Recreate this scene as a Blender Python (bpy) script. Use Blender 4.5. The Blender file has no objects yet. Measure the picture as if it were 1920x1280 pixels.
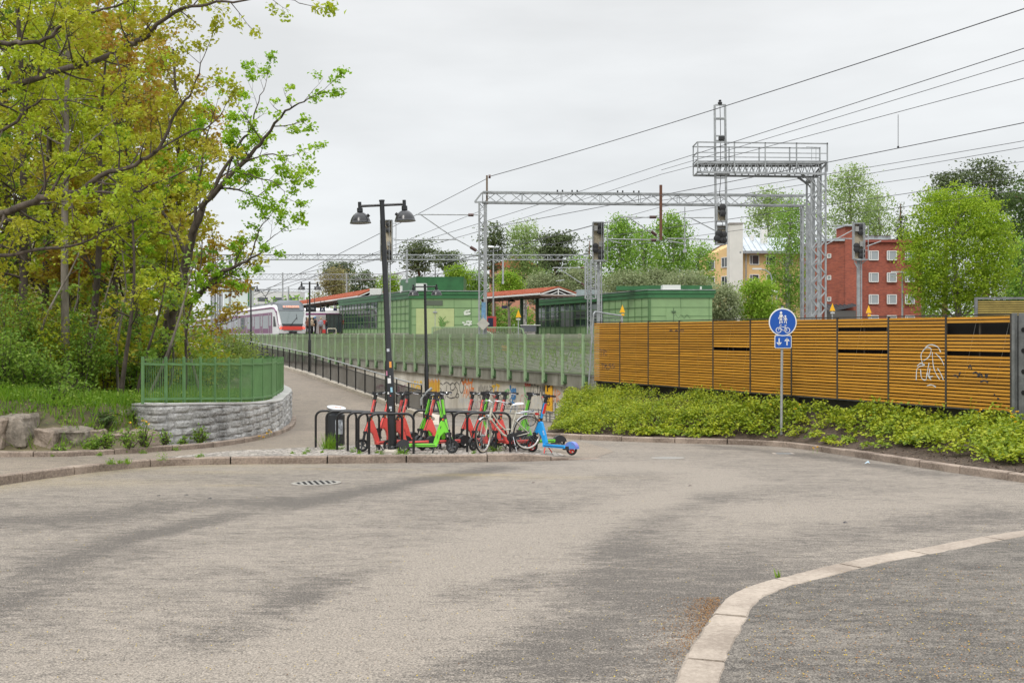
import bpy, math, random
import numpy as np
from math import sin, cos, pi, radians, atan2, sqrt
from mathutils import Vector, Matrix
from mathutils.geometry import delaunay_2d_cdt
sc = bpy.context.scene
C = sc.collection
rnd = random.Random(7)
FPX = 1920.0          # focal length in photograph pixels (36 mm lens)
EYE = 1.5
HZ = 626.0            # horizon row

# ---------------------------------------------------------------- camera, sky, sun, exposure
cam = bpy.data.cameras.new('camera'); co = bpy.data.objects.new('camera', cam); C.objects.link(co)
cam.lens = 36.0; cam.sensor_width = 36.0; cam.clip_start = .05; cam.clip_end = 4000
cam.shift_y = -14/1920
co.location = (0, 0, EYE); co.rotation_euler = (pi/2, 0, 0)
sc.camera = co
w = bpy.data.worlds.new('World'); sc.world = w; w.use_nodes = True
nt = w.node_tree; nt.nodes.clear()
N = nt.nodes.new; L = nt.links.new
sky = N('ShaderNodeTexSky'); sky.sky_type = 'NISHITA'; sky.sun_disc = False
SUN_EL, SUN_AZ = radians(48), radians(200)
sky.sun_elevation = SUN_EL; sky.sun_rotation = SUN_AZ
bg1 = N('ShaderNodeBackground'); bg1.inputs[1].default_value = .06; L(sky.outputs[0], bg1.inputs[0])
# overcast layer: pale grey, lighter towards the zenith, with soft streaks
tc = N('ShaderNodeTexCoord'); sx = N('ShaderNodeSeparateXYZ'); L(tc.outputs['Generated'], sx.inputs[0])
mz = N('ShaderNodeMapRange'); L(sx.outputs[2], mz.inputs[0])
mz.inputs[1].default_value = 0.0; mz.inputs[2].default_value = 1.0; mz.inputs[3].default_value = .0; mz.inputs[4].default_value = 1.0
rz = N('ShaderNodeValToRGB'); L(mz.outputs[0], rz.inputs[0])
cr = rz.color_ramp; cr.elements[0].position = 0.0; cr.elements[0].color = (.79, .815, .84, 1)
cr.elements[1].position = 1.0; cr.elements[1].color = (2.7, 2.74, 2.8, 1)
e = cr.elements.new(.10); e.color = (.79, .815, .83, 1)
e = cr.elements.new(.32); e.color = (.825, .838, .845, 1)
e = cr.elements.new(.5); e.color = (1.55, 1.57, 1.6, 1)
mp = N('ShaderNodeMapping'); mp.inputs['Scale'].default_value = (2.2, 2.2, 9.0); mp.inputs['Rotation'].default_value = (.18, .1, 0)
L(tc.outputs['Generated'], mp.inputs[0])
nz = N('ShaderNodeTexNoise'); nz.inputs['Scale'].default_value = 1.7; nz.inputs['Detail'].default_value = 5; nz.inputs['Roughness'].default_value = .5
L(mp.outputs[0], nz.inputs['Vector'])
mr = N('ShaderNodeMapRange'); L(nz.outputs[0], mr.inputs[0]); mr.inputs[1].default_value = .3; mr.inputs[2].default_value = .7
mr.inputs[3].default_value = .91; mr.inputs[4].default_value = 1.07
mm = N('ShaderNodeVectorMath'); mm.operation = 'SCALE'; L(rz.outputs[0], mm.inputs[0]); L(mr.outputs[0], mm.inputs['Scale'])
bg2 = N('ShaderNodeBackground'); bg2.inputs[1].default_value = 1.0; L(mm.outputs[0], bg2.inputs[0])
mx = N('ShaderNodeMixShader'); mx.inputs[0].default_value = .93; L(bg1.outputs[0], mx.inputs[1]); L(bg2.outputs[0], mx.inputs[2])
wo = N('ShaderNodeOutputWorld'); L(mx.outputs[0], wo.inputs[0])
sl = bpy.data.lights.new('sun', 'SUN'); sl.energy = 1.3; sl.angle = radians(14); sl.color = (1, .96, .9)
so = bpy.data.objects.new('sun', sl); C.objects.link(so)
sd = Vector((sin(SUN_AZ)*cos(SUN_EL), cos(SUN_AZ)*cos(SUN_EL), sin(SUN_EL)))
so.rotation_euler = sd.to_track_quat('Z', 'Y').to_euler(); so.location = (0, 0, 60)
sc.view_settings.view_transform = 'Standard'; sc.view_settings.look = 'None'
sc.view_settings.gamma = 1; sc.view_settings.exposure = 0.14; sc.view_settings.use_curve_mapping = False
sc.cycles.use_denoising = True
sc.cycles.max_bounces = 5; sc.cycles.diffuse_bounces = 3; sc.cycles.transparent_max_bounces = 24

# ---------------------------------------------------------------- helpers
def P(px, py, D): return Vector(((px-960)/FPX*D, D, EYE-(py-HZ)/FPX*D))
def X(px, D): return (px-960)/FPX*D
def Z(py, D): return EYE-(py-HZ)/FPX*D
def sm(a, b, t):
    t = min(1, max(0, (t-a)/(b-a))); return t*t*(3-2*t)
def pl(y): return -.0463*y
def lerpf(xs, ys):
    def f(t): return float(np.interp(t, xs, ys))
    return f

MATS = {}
def mat(name, col, rough=.6, metal=0, var=0, vscale=3, bump=0, bscale=40, col2=None, spec=.5, trans=0, detail=5, stretch=None):
    """principled with soft procedural colour variation and optional bump"""
    if name in MATS: return MATS[name]
    m = bpy.data.materials.new(name); m.use_nodes = True; t = m.node_tree; b = t.nodes['Principled BSDF']
    b.inputs['Base Color'].default_value = (*col, 1); b.inputs['Roughness'].default_value = rough
    b.inputs['Metallic'].default_value = metal; b.inputs['Specular IOR Level'].default_value = spec
    if trans: b.inputs['Transmission Weight'].default_value = trans
    if var or bump or col2:
        tc = t.nodes.new('ShaderNodeTexCoord'); src = tc.outputs['Object']
        if stretch:
            mp = t.nodes.new('ShaderNodeMapping'); mp.inputs['Scale'].default_value = stretch; t.links.new(src, mp.inputs[0]); src = mp.outputs[0]
        if var or col2:
            n = t.nodes.new('ShaderNodeTexNoise'); n.inputs['Scale'].default_value = vscale; n.inputs['Detail'].default_value = detail; n.inputs['Roughness'].default_value = .65
            t.links.new(src, n.inputs['Vector'])
            r = t.nodes.new('ShaderNodeValToRGB'); t.links.new(n.outputs[0], r.inputs[0])
            c2 = col2 or tuple(min(1, c*(1+var)) for c in col); c1 = col if col2 else tuple(c*(1-var) for c in col)
            r.color_ramp.elements[0].position = .33; r.color_ramp.elements[0].color = (*c1, 1)
            r.color_ramp.elements[1].position = .67; r.color_ramp.elements[1].color = (*c2, 1)
            t.links.new(r.outputs[0], b.inputs['Base Color'])
        if bump:
            n2 = t.nodes.new('ShaderNodeTexNoise'); n2.inputs['Scale'].default_value = bscale; n2.inputs['Detail'].default_value = 4
            t.links.new(src, n2.inputs['Vector'])
            bp = t.nodes.new('ShaderNodeBump'); bp.inputs['Strength'].default_value = bump; bp.inputs['Distance'].default_value = .02
            t.links.new(n2.outputs[0], bp.inputs['Height']); t.links.new(bp.outputs[0], b.inputs['Normal'])
    MATS[name] = m; return m

class MB:
    """mesh builder: collects shapes, links them as one mesh object"""
    def __init__(s): s.v = []; s.f = []; s.mi = []; s.m = 0; s.sm = []; s.smooth = False
    def add(s, vs, fs):
        o = len(s.v); s.v.extend([tuple(v) for v in vs])
        for f in fs: s.f.append(tuple(i+o for i in f)); s.mi.append(s.m); s.sm.append(s.smooth)
    def box(s, c, d, M=None):
        x, y, z = d[0]/2, d[1]/2, d[2]/2
        vs = [Vector(p) for p in ((-x,-y,-z),(x,-y,-z),(x,y,-z),(-x,y,-z),(-x,-y,z),(x,-y,z),(x,y,z),(-x,y,z))]
        if M is not None: vs = [M @ v for v in vs]
        c = Vector(c); s.add([v+c for v in vs], [(0,3,2,1),(4,5,6,7),(0,1,5,4),(1,2,6,5),(2,3,7,6),(3,0,4,7)]); return s
    def bar(s, a, b, w, h=None, up=(0,0,1)):
        """rectangular bar from a to b; w across, h along up"""
        a = Vector(a); b = Vector(b); h = h or w; d = (b-a)
        if d.length < 1e-6: return s
        d.normalize(); u = Vector(up)
        if abs(d.dot(u)) > .98: u = Vector((0, 1, 0))
        r = d.cross(u).normalized(); u = r.cross(d).normalized(); r *= w/2; u *= h/2
        s.add([a-r-u, a+r-u, a+r+u, a-r+u, b-r-u, b+r-u, b+r+u, b-r+u], [(0,3,2,1),(4,5,6,7),(0,1,5,4),(1,2,6,5),(2,3,7,6),(3,0,4,7)][::1]); return s
    def tube(s, pts, r, n=8, cap=True):
        pts = [Vector(p) for p in pts]; k = len(pts)
        rs = r if hasattr(r, '__len__') else [r]*k
        vs = []; d0 = (pts[1]-pts[0]).normalized()
        ref = Vector((0,0,1)) if abs(d0.z) < .9 else Vector((1,0,0))
        u = d0.cross(ref).normalized()
        for i in range(k):
            d = (pts[min(i+1,k-1)]-pts[max(i-1,0)])
            d = d.normalized() if d.length > 1e-9 else d0
            u = (u-d*u.dot(d)); u = u.normalized() if u.length > 1e-6 else d.orthogonal().normalized()
            v = d.cross(u)
            for j in range(n):
                a = 2*pi*j/n; vs.append(pts[i]+(u*cos(a)+v*sin(a))*rs[i])
        fs = [(i*n+j, i*n+(j+1)%n, (i+1)*n+(j+1)%n, (i+1)*n+j) for i in range(k-1) for j in range(n)]
        if cap: fs += [tuple(range(n))[::-1], tuple((k-1)*n+j for j in range(n))]
        s.add(vs, fs); return s
    def lathe(s, prof, n=20, M=None, c=(0,0,0)):
        """prof: (r,z) list revolved about z"""
        vs = []; c = Vector(c)
        for r, z in prof:
            for j in range(n):
                a = 2*pi*j/n; p = Vector((r*cos(a), r*sin(a), z)); vs.append((M @ p if M is not None else p)+c)
        fs = [(i*n+j, i*n+(j+1)%n, (i+1)*n+(j+1)%n, (i+1)*n+j) for i in range(len(prof)-1) for j in range(n)]
        if prof[0][0] > 1e-4: fs.append(tuple(range(n))[::-1])
        if prof[-1][0] > 1e-4: fs.append(tuple((len(prof)-1)*n+j for j in range(n)))
        s.add(vs, fs); return s
    def prism(s, poly, O, U, V, W):
        """polygon (u,v) extruded along W from origin O"""
        O, U, V, W = Vector(O), Vector(U), Vector(V), Vector(W); n = len(poly)
        a = [O+U*p[0]+V*p[1] for p in poly]; b = [p+W for p in a]
        s.add(a+b, [tuple(range(n))[::-1], tuple(range(n, 2*n))]+[(i, (i+1)%n, n+(i+1)%n, n+i) for i in range(n)]); return s
    def torus(s, c, R, r, axis=(0,1,0), n=28, k=8, a0=0, a1=2*pi):
        ax = Vector(axis).normalized(); u = ax.orthogonal().normalized(); v = ax.cross(u); c = Vector(c)
        full = abs(a1-a0-2*pi) < 1e-6
        if axis == (0,1,0): u = Vector((1,0,0)); v = Vector((0,0,1))
        pts = [c+(u*cos(a0+(a1-a0)*i/n)+v*sin(a0+(a1-a0)*i/n))*R for i in range(n+1)]
        if not full: return s.tube(pts, r, k)
        vs = []
        for i in range(n):
            a = 2*pi*i/n; d = u*cos(a)+v*sin(a)
            for j in range(k):
                b = 2*pi*j/k; vs.append(c+d*(R+r*cos(b))+ax*r*sin(b))
        s.add(vs, [(i*k+j, ((i+1)%n)*k+j, ((i+1)%n)*k+(j+1)%k, i*k+(j+1)%k) for i in range(n) for j in range(k)]); return s
    def build(s, name, m, parent=None, bevel=0, smooth=None):
        me = bpy.data.meshes.new(name); me.from_pydata(s.v, [], s.f)
        for q in (m if isinstance(m, (list, tuple)) else [m]): me.materials.append(q)
        if len(me.materials) > 1: me.polygons.foreach_set('material_index', s.mi)
        if smooth: me.polygons.foreach_set('use_smooth', [True]*len(s.f))
        elif any(s.sm): me.polygons.foreach_set('use_smooth', s.sm)
        me.update()
        if smooth is not None and smooth is not True and smooth: pass
        o = bpy.data.objects.new(name, me); C.objects.link(o)
        if parent: o.parent = parent
        if bevel:
            bm = o.modifiers.new('bevel', 'BEVEL'); bm.width = bevel; bm.segments = 2; bm.limit_method = 'ANGLE'
        return o
def autosmooth(o, ang=40):
    me = o.data
    me.polygons.foreach_set('use_smooth', [True]*len(me.polygons))
    try: me.set_sharp_from_angle(angle=radians(ang))
    except Exception: pass
    return o
def rawmesh(name, co, faces4, m, parent=None, smooth=False, attrs=None):
    """fast mesh from numpy: co (n,3), faces4 (k,4) or (k,3)"""
    me = bpy.data.meshes.new(name); k = faces4.shape[1]
    me.vertices.add(len(co)); me.vertices.foreach_set('co', np.asarray(co, np.float32).ravel())
    me.loops.add(faces4.size); me.loops.foreach_set('vertex_index', faces4.astype(np.int32).ravel())
    me.polygons.add(len(faces4)); me.polygons.foreach_set('loop_start', np.arange(0, faces4.size, k, dtype=np.int32))
    me.polygons.foreach_set('loop_total', np.full(len(faces4), k, np.int32))
    me.polygons.foreach_set('use_smooth', np.full(len(faces4), smooth, bool))
    for q in (m if isinstance(m, (list, tuple)) else [m]): me.materials.append(q)
    me.update(calc_edges=True); me.validate()
    for an, dom, vals in (attrs or []):
        a = me.attributes.new(an, 'FLOAT', dom); a.data.foreach_set('value', np.asarray(vals, np.float32))
    o = bpy.data.objects.new(name, me); C.objects.link(o)
    if parent: o.parent = parent
    return o
def tag(o, label=None, cat=None, group=None, kind=None):
    if label: o['label'] = label
    if cat: o['category'] = cat
    if group: o['group'] = group
    if kind: o['kind'] = kind
    return o
def thing(name, label, cat, loc=(0,0,0), rz=0, group=None):
    o = bpy.data.objects.new(name, None); C.objects.link(o); o.location = loc; o.rotation_euler = (0, 0, rz); o.empty_display_size = .2
    return tag(o, label, cat, group)
def struct(o): o['kind'] = 'structure'; return o
def dup(root, loc=None, rz=None, label=None, group=None):
    r = root.copy(); C.objects.link(r)
    if loc is not None: r.location = loc
    if rz is not None: r.rotation_euler = (0, 0, rz)
    if label: r['label'] = label
    if group: r['group'] = group
    for ch in list(root.children):
        c = ch.copy(); C.objects.link(c); c.parent = r
        for g in list(ch.children):
            d = g.copy(); C.objects.link(d); d.parent = c
    return r
def text_mesh(s, size, M, name, m, parent=None, ext=.002, bold=0):
    """lettering as a mesh object; M places it (x right, y up)"""
    cu = bpy.data.curves.new('t', 'FONT'); cu.body = s; cu.size = size; cu.extrude = ext; cu.align_x = 'CENTER'; cu.align_y = 'CENTER'; cu.resolution_u = 3
    if bold: cu.offset = bold
    ob = bpy.data.objects.new('t', cu); C.objects.link(ob)
    dg = bpy.context.evaluated_depsgraph_get(); me = bpy.data.meshes.new_from_object(ob.evaluated_get(dg))
    bpy.data.objects.remove(ob); bpy.data.curves.remove(cu)
    me.transform(M); me.materials.clear(); me.materials.append(m); me.name = name
    o = bpy.data.objects.new(name, me); C.objects.link(o)
    if parent: o.parent = parent
    return o
def frameM(o, x, y):
    """matrix whose local x,y map to given world directions, at o"""
    x = Vector(x).normalized(); y = Vector(y).normalized(); z = x.cross(y)
    m = Matrix((x, y, z)).transposed().to_4x4(); m.translation = Vector(o); return m
def ground_poly(name, boundary, zf, step, m, attrs=None):
    """sheet over a polygon, with interior points, heights from zf"""
    b = [Vector((p[0], p[1])) for p in boundary]; n = len(b); pts = []
    for i in range(n):
        a, c = b[i], b[(i+1) % n]; k = max(1, int((c-a).length/step))
        for j in range(k): pts.append(a.lerp(c, j/k))
    nb = len(pts); edges = [(i, (i+1) % nb) for i in range(nb)]
    A = np.array([(p.x, p.y) for p in pts]); x0, y0 = A.min(0); x1, y1 = A.max(0)
    gx, gy = np.meshgrid(np.arange(x0+step/2, x1, step), np.arange(y0+step/2, y1, step)); gx = gx.ravel(); gy = gy.ravel()
    ins = np.zeros(len(gx), bool); j = nb-1; md = np.full(len(gx), 1e9)
    for i in range(nb):
        xi, yi = A[i]; xj, yj = A[j]
        with np.errstate(divide='ignore', invalid='ignore'):
            c = ((yi > gy) != (yj > gy)) & (gx < (xj-xi)*(gy-yi)/(yj-yi+1e-12)+xi)
        ins ^= c; md = np.minimum(md, (gx-xi)**2+(gy-yi)**2); j = i
    k = ins & (md > (step*.4)**2)
    pts += [Vector((float(a), float(c))) for a, c in zip(gx[k], gy[k])]
    r = delaunay_2d_cdt(pts, edges, [], 1, 1e-5)
    vs = [(p.x, p.y, zf(p.x, p.y)) for p in r[0]]
    # keep triangles inside
    me = bpy.data.meshes.new(name); me.from_pydata(vs, [], [f[::1] for f in r[2]]); me.materials.append(m)
    me.update()
    if len(me.polygons) and me.polygons[0].normal.z < 0: me.flip_normals()
    me.polygons.foreach_set('use_smooth', [True]*len(me.polygons))
    o = bpy.data.objects.new(name, me); C.objects.link(o); return struct(o)
def polyline_at(pts, step):
    """resample polyline evenly"""
    pts = [Vector(p) for p in pts]; out = [pts[0]]
    for a, b in zip(pts, pts[1:]):
        k = max(1, round((b-a).length/step)); out += [a.lerp(b, (i+1)/k) for i in range(k)]
    return out
def smoothline(pts, n=6):
    """Catmull-Rom through points"""
    p = [Vector(q) for q in pts]; p = [p[0]*2-p[1]]+p+[p[-1]*2-p[-2]]; out = []
    for i in range(1, len(p)-2):
        for k in range(n):
            t = k/n; a, b, c, d = p[i-1], p[i], p[i+1], p[i+2]
            out.append(.5*((2*b)+(c-a)*t+(2*a-5*b+4*c-d)*t*t+(3*b-a-3*c+d)*t**3))
    out.append(p[-2]); return out
# ================================================================ plan of the place
FK = [(-12,2),(-9.6,6.5),(-8.3,10.5),(-7.65,13.2),(-7.4,14.8),(-7.17,16),(-6.8,17.2),(-6.2,18.15),(-5.1,18.55),(-3.9,18.65),(-2.55,18.83),(-1.09,19.0),(-.1,19.18),(.74,19.42),(1.33,19.7),(1.75,19.95)]
LK = [(-40,16.2),(-20,17.8),(-9.35,18.7),(-8.0,19.0),(-6.94,20.2),(-6.27,21.5),(-5.98,23.9),(-6.11,27.3),(-6.65,31.2),(-7.7,36.5)]
RW = [(-7.34,21.2),(-6.58,22.8),(-6.15,24.8),(-6.25,27.5),(-6.93,31),(-8.04,37),(-10.3,43),(-14.5,54.5),(-20.5,68)]
KB = [(.8,27.3),(2.09,26.1),(4.36,24.7),(5.5,24.2),(6.25,23.3),(6.66,21.3),(7.06,18.3),(7.3,16.7),(7.6,15.2),(8.1,13),(9,9.5),(11,4)]
RE = [(-2.6,33),(-3.27,38),(-10.9,54.5),(-13.05,59),(-18.6,70.6),(-33,100)]
def xF(y): return 2.73-.5*(y-36.4)
RWTOP = lerpf([21,22.8,24.8,31,37,54,68], [.03,-.067,-.19,-.45,-.5,-.3,.15])
RAMP = lerpf([34,39,47,54.5,59,70.6,100,130], [-1.454,-1.58,-1.12,-.68,-.5,-.1,.9,1.4])
def segdist(p, line):
    best = 1e9
    for a, b in zip(line, line[1:]):
        ax, ay = a[0], a[1]; bx, by = b[0]-ax, b[1]-ay
        t = max(0, min(1, ((p[0]-ax)*bx+(p[1]-ay)*by)/(bx*bx+by*by)))
        best = min(best, (p[0]-ax-bx*t)**2+(p[1]-ay-by*t)**2)
    return sqrt(best)
def zp(x, y):
    a = pl(y)+.005+.115*(1-sm(-.3, 1.7, x))
    if y > 34 and x < -2.9: return RAMP(y)
    return a
def zbank(x, y):
    dw = segdist((x, y), RW); yy = min(68, max(21.2, y))
    z0 = RWTOP(yy)-.05+.05*dw+8*sm(9, 34, dw)+.10*sin(x*1.3+y*.7)*sm(1, 4, dw)
    if x < -6.5 and y < 24:
        df = segdist((x, y), LK); low = pl(y)+.2
        return low+(z0-low)*sm(1.0, 2.0, df)
    return z0
def zbed(x, y):
    dk = segdist((x, y), KB); dw = segdist((x, y), [(2.66, 33), (9.67, 19.8), (14, 11.7)])
    t = dk/(dk+dw+1e-6); side = (x-2.66)*(-13.2)-(y-33)*7.01  # <0 beyond the noise wall
    z1 = pl(y)+.10
    zw_ = -.60+.25*sm(2.5, 4.6, x); z = z1+(zw_-z1)*(sm(0, 1, t)*.6+.4*t)
    return z
# ---------------------------------------------------------------- ground materials
def asphalt(name, light, dark, wearattr=True, sc2=1.0, dry=0.0):
    m = bpy.data.materials.new(name); m.use_nodes = True; t = m.node_tree; n = t.nodes.new; l = t.links.new
    b = t.nodes['Principled BSDF']; b.inputs['Roughness'].default_value = .85; b.inputs['Specular IOR Level'].default_value = .3
    geo = n('ShaderNodeNewGeometry'); pos = geo.outputs['Position']
    def noise(scale, detail, rough=.6, stretch=None, dist=0):
        src = pos
        if stretch:
            mp = n('ShaderNodeMapping'); mp.inputs['Scale'].default_value = stretch; mp.inputs['Rotation'].default_value = (0, 0, radians(0)); l(pos, mp.inputs[0]); src = mp.outputs[0]
        x = n('ShaderNodeTexNoise'); x.inputs['Scale'].default_value = scale; x.inputs['Detail'].default_value = detail; x.inputs['Roughness'].default_value = rough; x.inputs['Distortion'].default_value = dist
        l(src, x.inputs['Vector']); return x.outputs[0]
    big = noise(.35, 6, .62, (1, 1.3, 1), .4); mid = noise(2.6, 7, .75, (.75, 1.7, 1), .3); fine = noise(85, 3, .7); fine2 = noise(28, 4, .8); m3_ = noise(9, 5, .8, (.6, 1.6, 1), .2)
    def mth(op, a, b_, c=None, clamp=False):
        x = n('ShaderNodeMath'); x.operation = op; x.use_clamp = clamp
        for i, v in enumerate((a, b_, c)):
            if v is None: continue
            if isinstance(v, (int, float)): x.inputs[i].default_value = v
            else: l(v, x.inputs[i])
        return x.outputs[0]
    s = mth('ADD', mth('MULTIPLY', big, .9), mth('MULTIPLY', mid, 1.0)); s = mth('ADD', s, mth('MULTIPLY', fine2, .62)); s = mth('ADD', s, mth('MULTIPLY', mth('SUBTRACT', m3_, .5), 1.7)); s = mth('ADD', s, mth('MULTIPLY', mth('SUBTRACT', fine, .5), .9))
    if wearattr:
        at = n('ShaderNodeAttribute'); at.attribute_name = 'wear'; s = mth('ADD', s, mth('MULTIPLY', at.outputs['Fac'], .46))
    mr_ = n('ShaderNodeMapRange'); l(s, mr_.inputs[0]); mr_.inputs[1].default_value = 1.02-dry; mr_.inputs[2].default_value = 1.54-dry
    mixc = n('ShaderNodeMix'); mixc.data_type = 'RGBA'; l(mr_.outputs[0], mixc.inputs['Factor'])
    mixc.inputs['A'].default_value = (*dark, 1); mixc.inputs['B'].default_value = (*light, 1)
    gr = n('ShaderNodeMapRange'); l(fine, gr.inputs[0]); gr.inputs[1].default_value = .36; gr.inputs[2].default_value = .64; gr.inputs[3].default_value = .50; gr.inputs[4].default_value = 1.50
    v = n('ShaderNodeVectorMath'); v.operation = 'SCALE'; l(mixc.outputs['Result'], v.inputs[0]); l(gr.outputs[0], v.inputs['Scale'])
    # pale and dark stones of the aggregate
    vo = n('ShaderNodeTexVoronoi'); vo.inputs['Scale'].default_value = 110; l(pos, vo.inputs['Vector'])
    vr = n('ShaderNodeSeparateColor'); l(vo.outputs['Color'], vr.inputs[0])
    st = mth('GREATER_THAN', vr.outputs[0], .80); st2 = mth('MULTIPLY', st, mth('LESS_THAN', vo.outputs['Distance'], .36)); st2 = mth('MULTIPLY', st2, .5)
    m2 = n('ShaderNodeMix'); m2.data_type = 'RGBA'; l(st2, m2.inputs['Factor']); l(v.outputs[0], m2.inputs['A']); m2.inputs['B'].default_value = (.42, .38, .33, 1)
    last = m2.outputs['Result']
    if wearattr:
        pa = n('ShaderNodeAttribute'); pa.attribute_name = 'pollen'
        pf = noise(60, 4, .85); k = mth('MULTIPLY', pa.outputs['Fac'], mth('MULTIPLY', mth('SUBTRACT', pf, .49), 8.0), None, True)
        k = mth('MULTIPLY', k, .8, None, True)
        m3 = n('ShaderNodeMix'); m3.data_type = 'RGBA'; l(k, m3.inputs['Factor']); l(last, m3.inputs['A']); m3.inputs['B'].default_value = (.50, .36, .055, 1); last = m3.outputs['Result']
    l(last, b.inputs['Base Color'])
    bp = n('ShaderNodeBump'); bp.inputs['Strength'].default_value = .55; bp.inputs['Distance'].default_value = .006
    hh = mth('ADD', fine, mth('MULTIPLY', fine2, .6)); l(hh, bp.inputs['Height']); l(bp.outputs[0], b.inputs['Normal'])
    return m
M_ROAD = asphalt('road asphalt', (.232, .202, .168), (.098, .086, .074))
M_ROAD2 = asphalt('island asphalt', (.175, .155, .131), (.075, .067, .058), False, dry=-.04)
M_PATH = asphalt('path asphalt', (.250, .208, .163), (.140, .118, .096), False, dry=.10)
def granite(name, c1, c2, bump=.6, sc_=26, spk=.5):
    m = bpy.data.materials.new(name); m.use_nodes = True; t = m.node_tree; n = t.nodes.new; l = t.links.new
    b = t.nodes['Principled BSDF']; b.inputs['Roughness'].default_value = .82
    tcn = n('ShaderNodeNewGeometry'); a = n('ShaderNodeTexNoise'); a.inputs['Scale'].default_value = 1.6; a.inputs['Detail'].default_value = 6; l(tcn.outputs['Position'], a.inputs['Vector'])
    f = n('ShaderNodeTexNoise'); f.inputs['Scale'].default_value = sc_; f.inputs['Detail'].default_value = 5; f.inputs['Roughness'].default_value = .8; l(tcn.outputs['Position'], f.inputs['Vector'])
    ad = n('ShaderNodeMath'); ad.operation = 'MULTIPLY_ADD'; l(f.outputs[0], ad.inputs[0]); ad.inputs[1].default_value = spk*2; l(a.outputs[0], ad.inputs[2])
    mr_ = n('ShaderNodeMapRange'); l(ad.outputs[0], mr_.inputs[0]); mr_.inputs[1].default_value = .5+spk*.62; mr_.inputs[2].default_value = .5+spk*1.38
    mi = n('ShaderNodeMix'); mi.data_type = 'RGBA'; l(mr_.outputs[0], mi.inputs['Factor']); mi.inputs['A'].default_value = (*c1, 1); mi.inputs['B'].default_value = (*c2, 1)
    l(mi.outputs['Result'], b.inputs['Base Color'])
    bp = n('ShaderNodeBump'); bp.inputs['Strength'].default_value = bump; bp.inputs['Distance'].default_value = .03; l(f.outputs[0], bp.inputs['Height']); l(bp.outputs[0], b.inputs['Normal'])
    return m
M_KERB = granite('kerb granite', (.14, .105, .08), (.37, .295, .235))
M_KERBF = granite('worn kerb granite', (.22, .178, .14), (.385, .325, .265), .3)
M_WALLST = granite('grey split granite', (.17, .167, .158), (.53, .52, .50), .6, 24, .5)
M_COPE = granite('cope granite', (.36, .35, .33), (.52, .51, .49), .3)
M_ROCK = granite('red granite rock', (.13, .10, .075), (.33, .265, .21), .8, 9, .6)
M_ROCK2 = granite('brown granite rock', (.10, .085, .065), (.30, .255, .205), .8, 8, .6)
M_SOIL = mat('soil', (.035, .024, .016), .95, col2=(.10, .068, .045), vscale=14, bump=1, bscale=60)
M_BALLAST = mat('ballast', (.10, .092, .082), .95, col2=(.21, .195, .17), vscale=9, bump=1, bscale=30)
M_FAR = mat('far ground', (.07, .085, .03), .95, col2=(.13, .12, .06), vscale=.08)
M_LITTER = mat('forest floor', (.055, .05, .025), .95, col2=(.16, .13, .07), vscale=2.2, bump=1, bscale=24)

# ---------------------------------------------------------------- road sheet
def Dp(py, h=1.5): return FPX*h/(py-715.0)
def onroad(px, py, h=1.5):
    d = Dp(py, h); return ((px-960)/FPX*d, d)
xs = np.concatenate([[-60, -40, -25, -16], np.arange(-12, 16.01, .2), [20, 28, 45, 70]])
ys = np.concatenate([[-30, -15, -6, 0, 2], np.arange(3.2, 34.01, .2), np.arange(35, 80, 3)])
GX, GY = np.meshgrid(xs, ys); W_, H_ = len(xs), len(ys)
def npdist(line):
    best = np.full(GX.shape, 1e9)
    for a, b in zip(line, line[1:]):
        bx, by = b[0]-a[0], b[1]-a[1]; t = np.clip(((GX-a[0])*bx+(GY-a[1])*by)/(bx*bx+by*by+1e-9), 0, 1)
        best = np.minimum(best, (GX-a[0]-bx*t)**2+(GY-a[1]-by*t)**2)
    return np.sqrt(best)
def bump_(line, wdt, soft=1.0): return np.exp(-(npdist(line)/wdt)**2*soft)
q = onroad
dark1 = [q(-200,1190), q(0,1120), q(250,1010), q(480,960), q(650,925), q(800,900), q(930,878)]
dark2 = [q(-150,985), q(0,978), q(180,970), q(350,945), q(520,940)]
dark3 = [q(350,1215), q(470,1180), q(560,1120)]
dark4 = [q(860,1120), q(930,1100), q(1000,1085)]
dark5 = [q(1120,1100), q(1140,1050), q(1170,1010), q(1260,960), q(1340,930)]
dark6 = [q(1050,1230), q(1130,1180), q(1250,1130), q(1400,1080)]
dark7 = [q(1320,835), q(1480,850), q(1600,866), q(1750,890)]
dark8 = [q(1280,1050), q(1500,1020), q(1700,985), q(1920,960)]
dark9 = [q(560,1120), q(640,1085), q(720,1065)]
light1 = [q(-100,1150), q(100,1080), q(260,1020), q(450,975), q(520,950)]
light2 = [q(300,1270), q(520,1240), q(750,1130), q(950,1010), q(1200,945), q(1340,905), q(1330,885), q(1150,870)]
light3 = [q(700,1250), q(900,1180), q(1040,1090), q(1100,1010)]
light4 = [q(1300,985), q(1560,950), q(1800,930)]
wear = .25*np.ones(GX.shape)
for ln, wd, am in ((dark1,.34,-1.15),(dark2,.55,-.8),(dark3,.22,-.8),(dark4,.3,-.75),(dark5,.4,-.8),(dark6,.5,-.75),(dark7,.28,-.8),(dark8,.5,-.35),(dark9,.16,-.6),(light1,.16,.7),(light2,.6,.65),(light3,.3,.45),(light4,.8,.35)):
    wear += am*bump_(ln, wd)
wear -= .55*(1-np.clip((GY-4.2)/3.5, 0, 1))*np.clip((GX+1.5)/3, 0, 1)
FKn = [(p[0], p[1]) for p in FK]
dk = npdist(FKn); pol = .55*np.exp(-(dk/.55)**2)*np.clip((-1.5-GX)/3.5, 0, 1)
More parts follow.
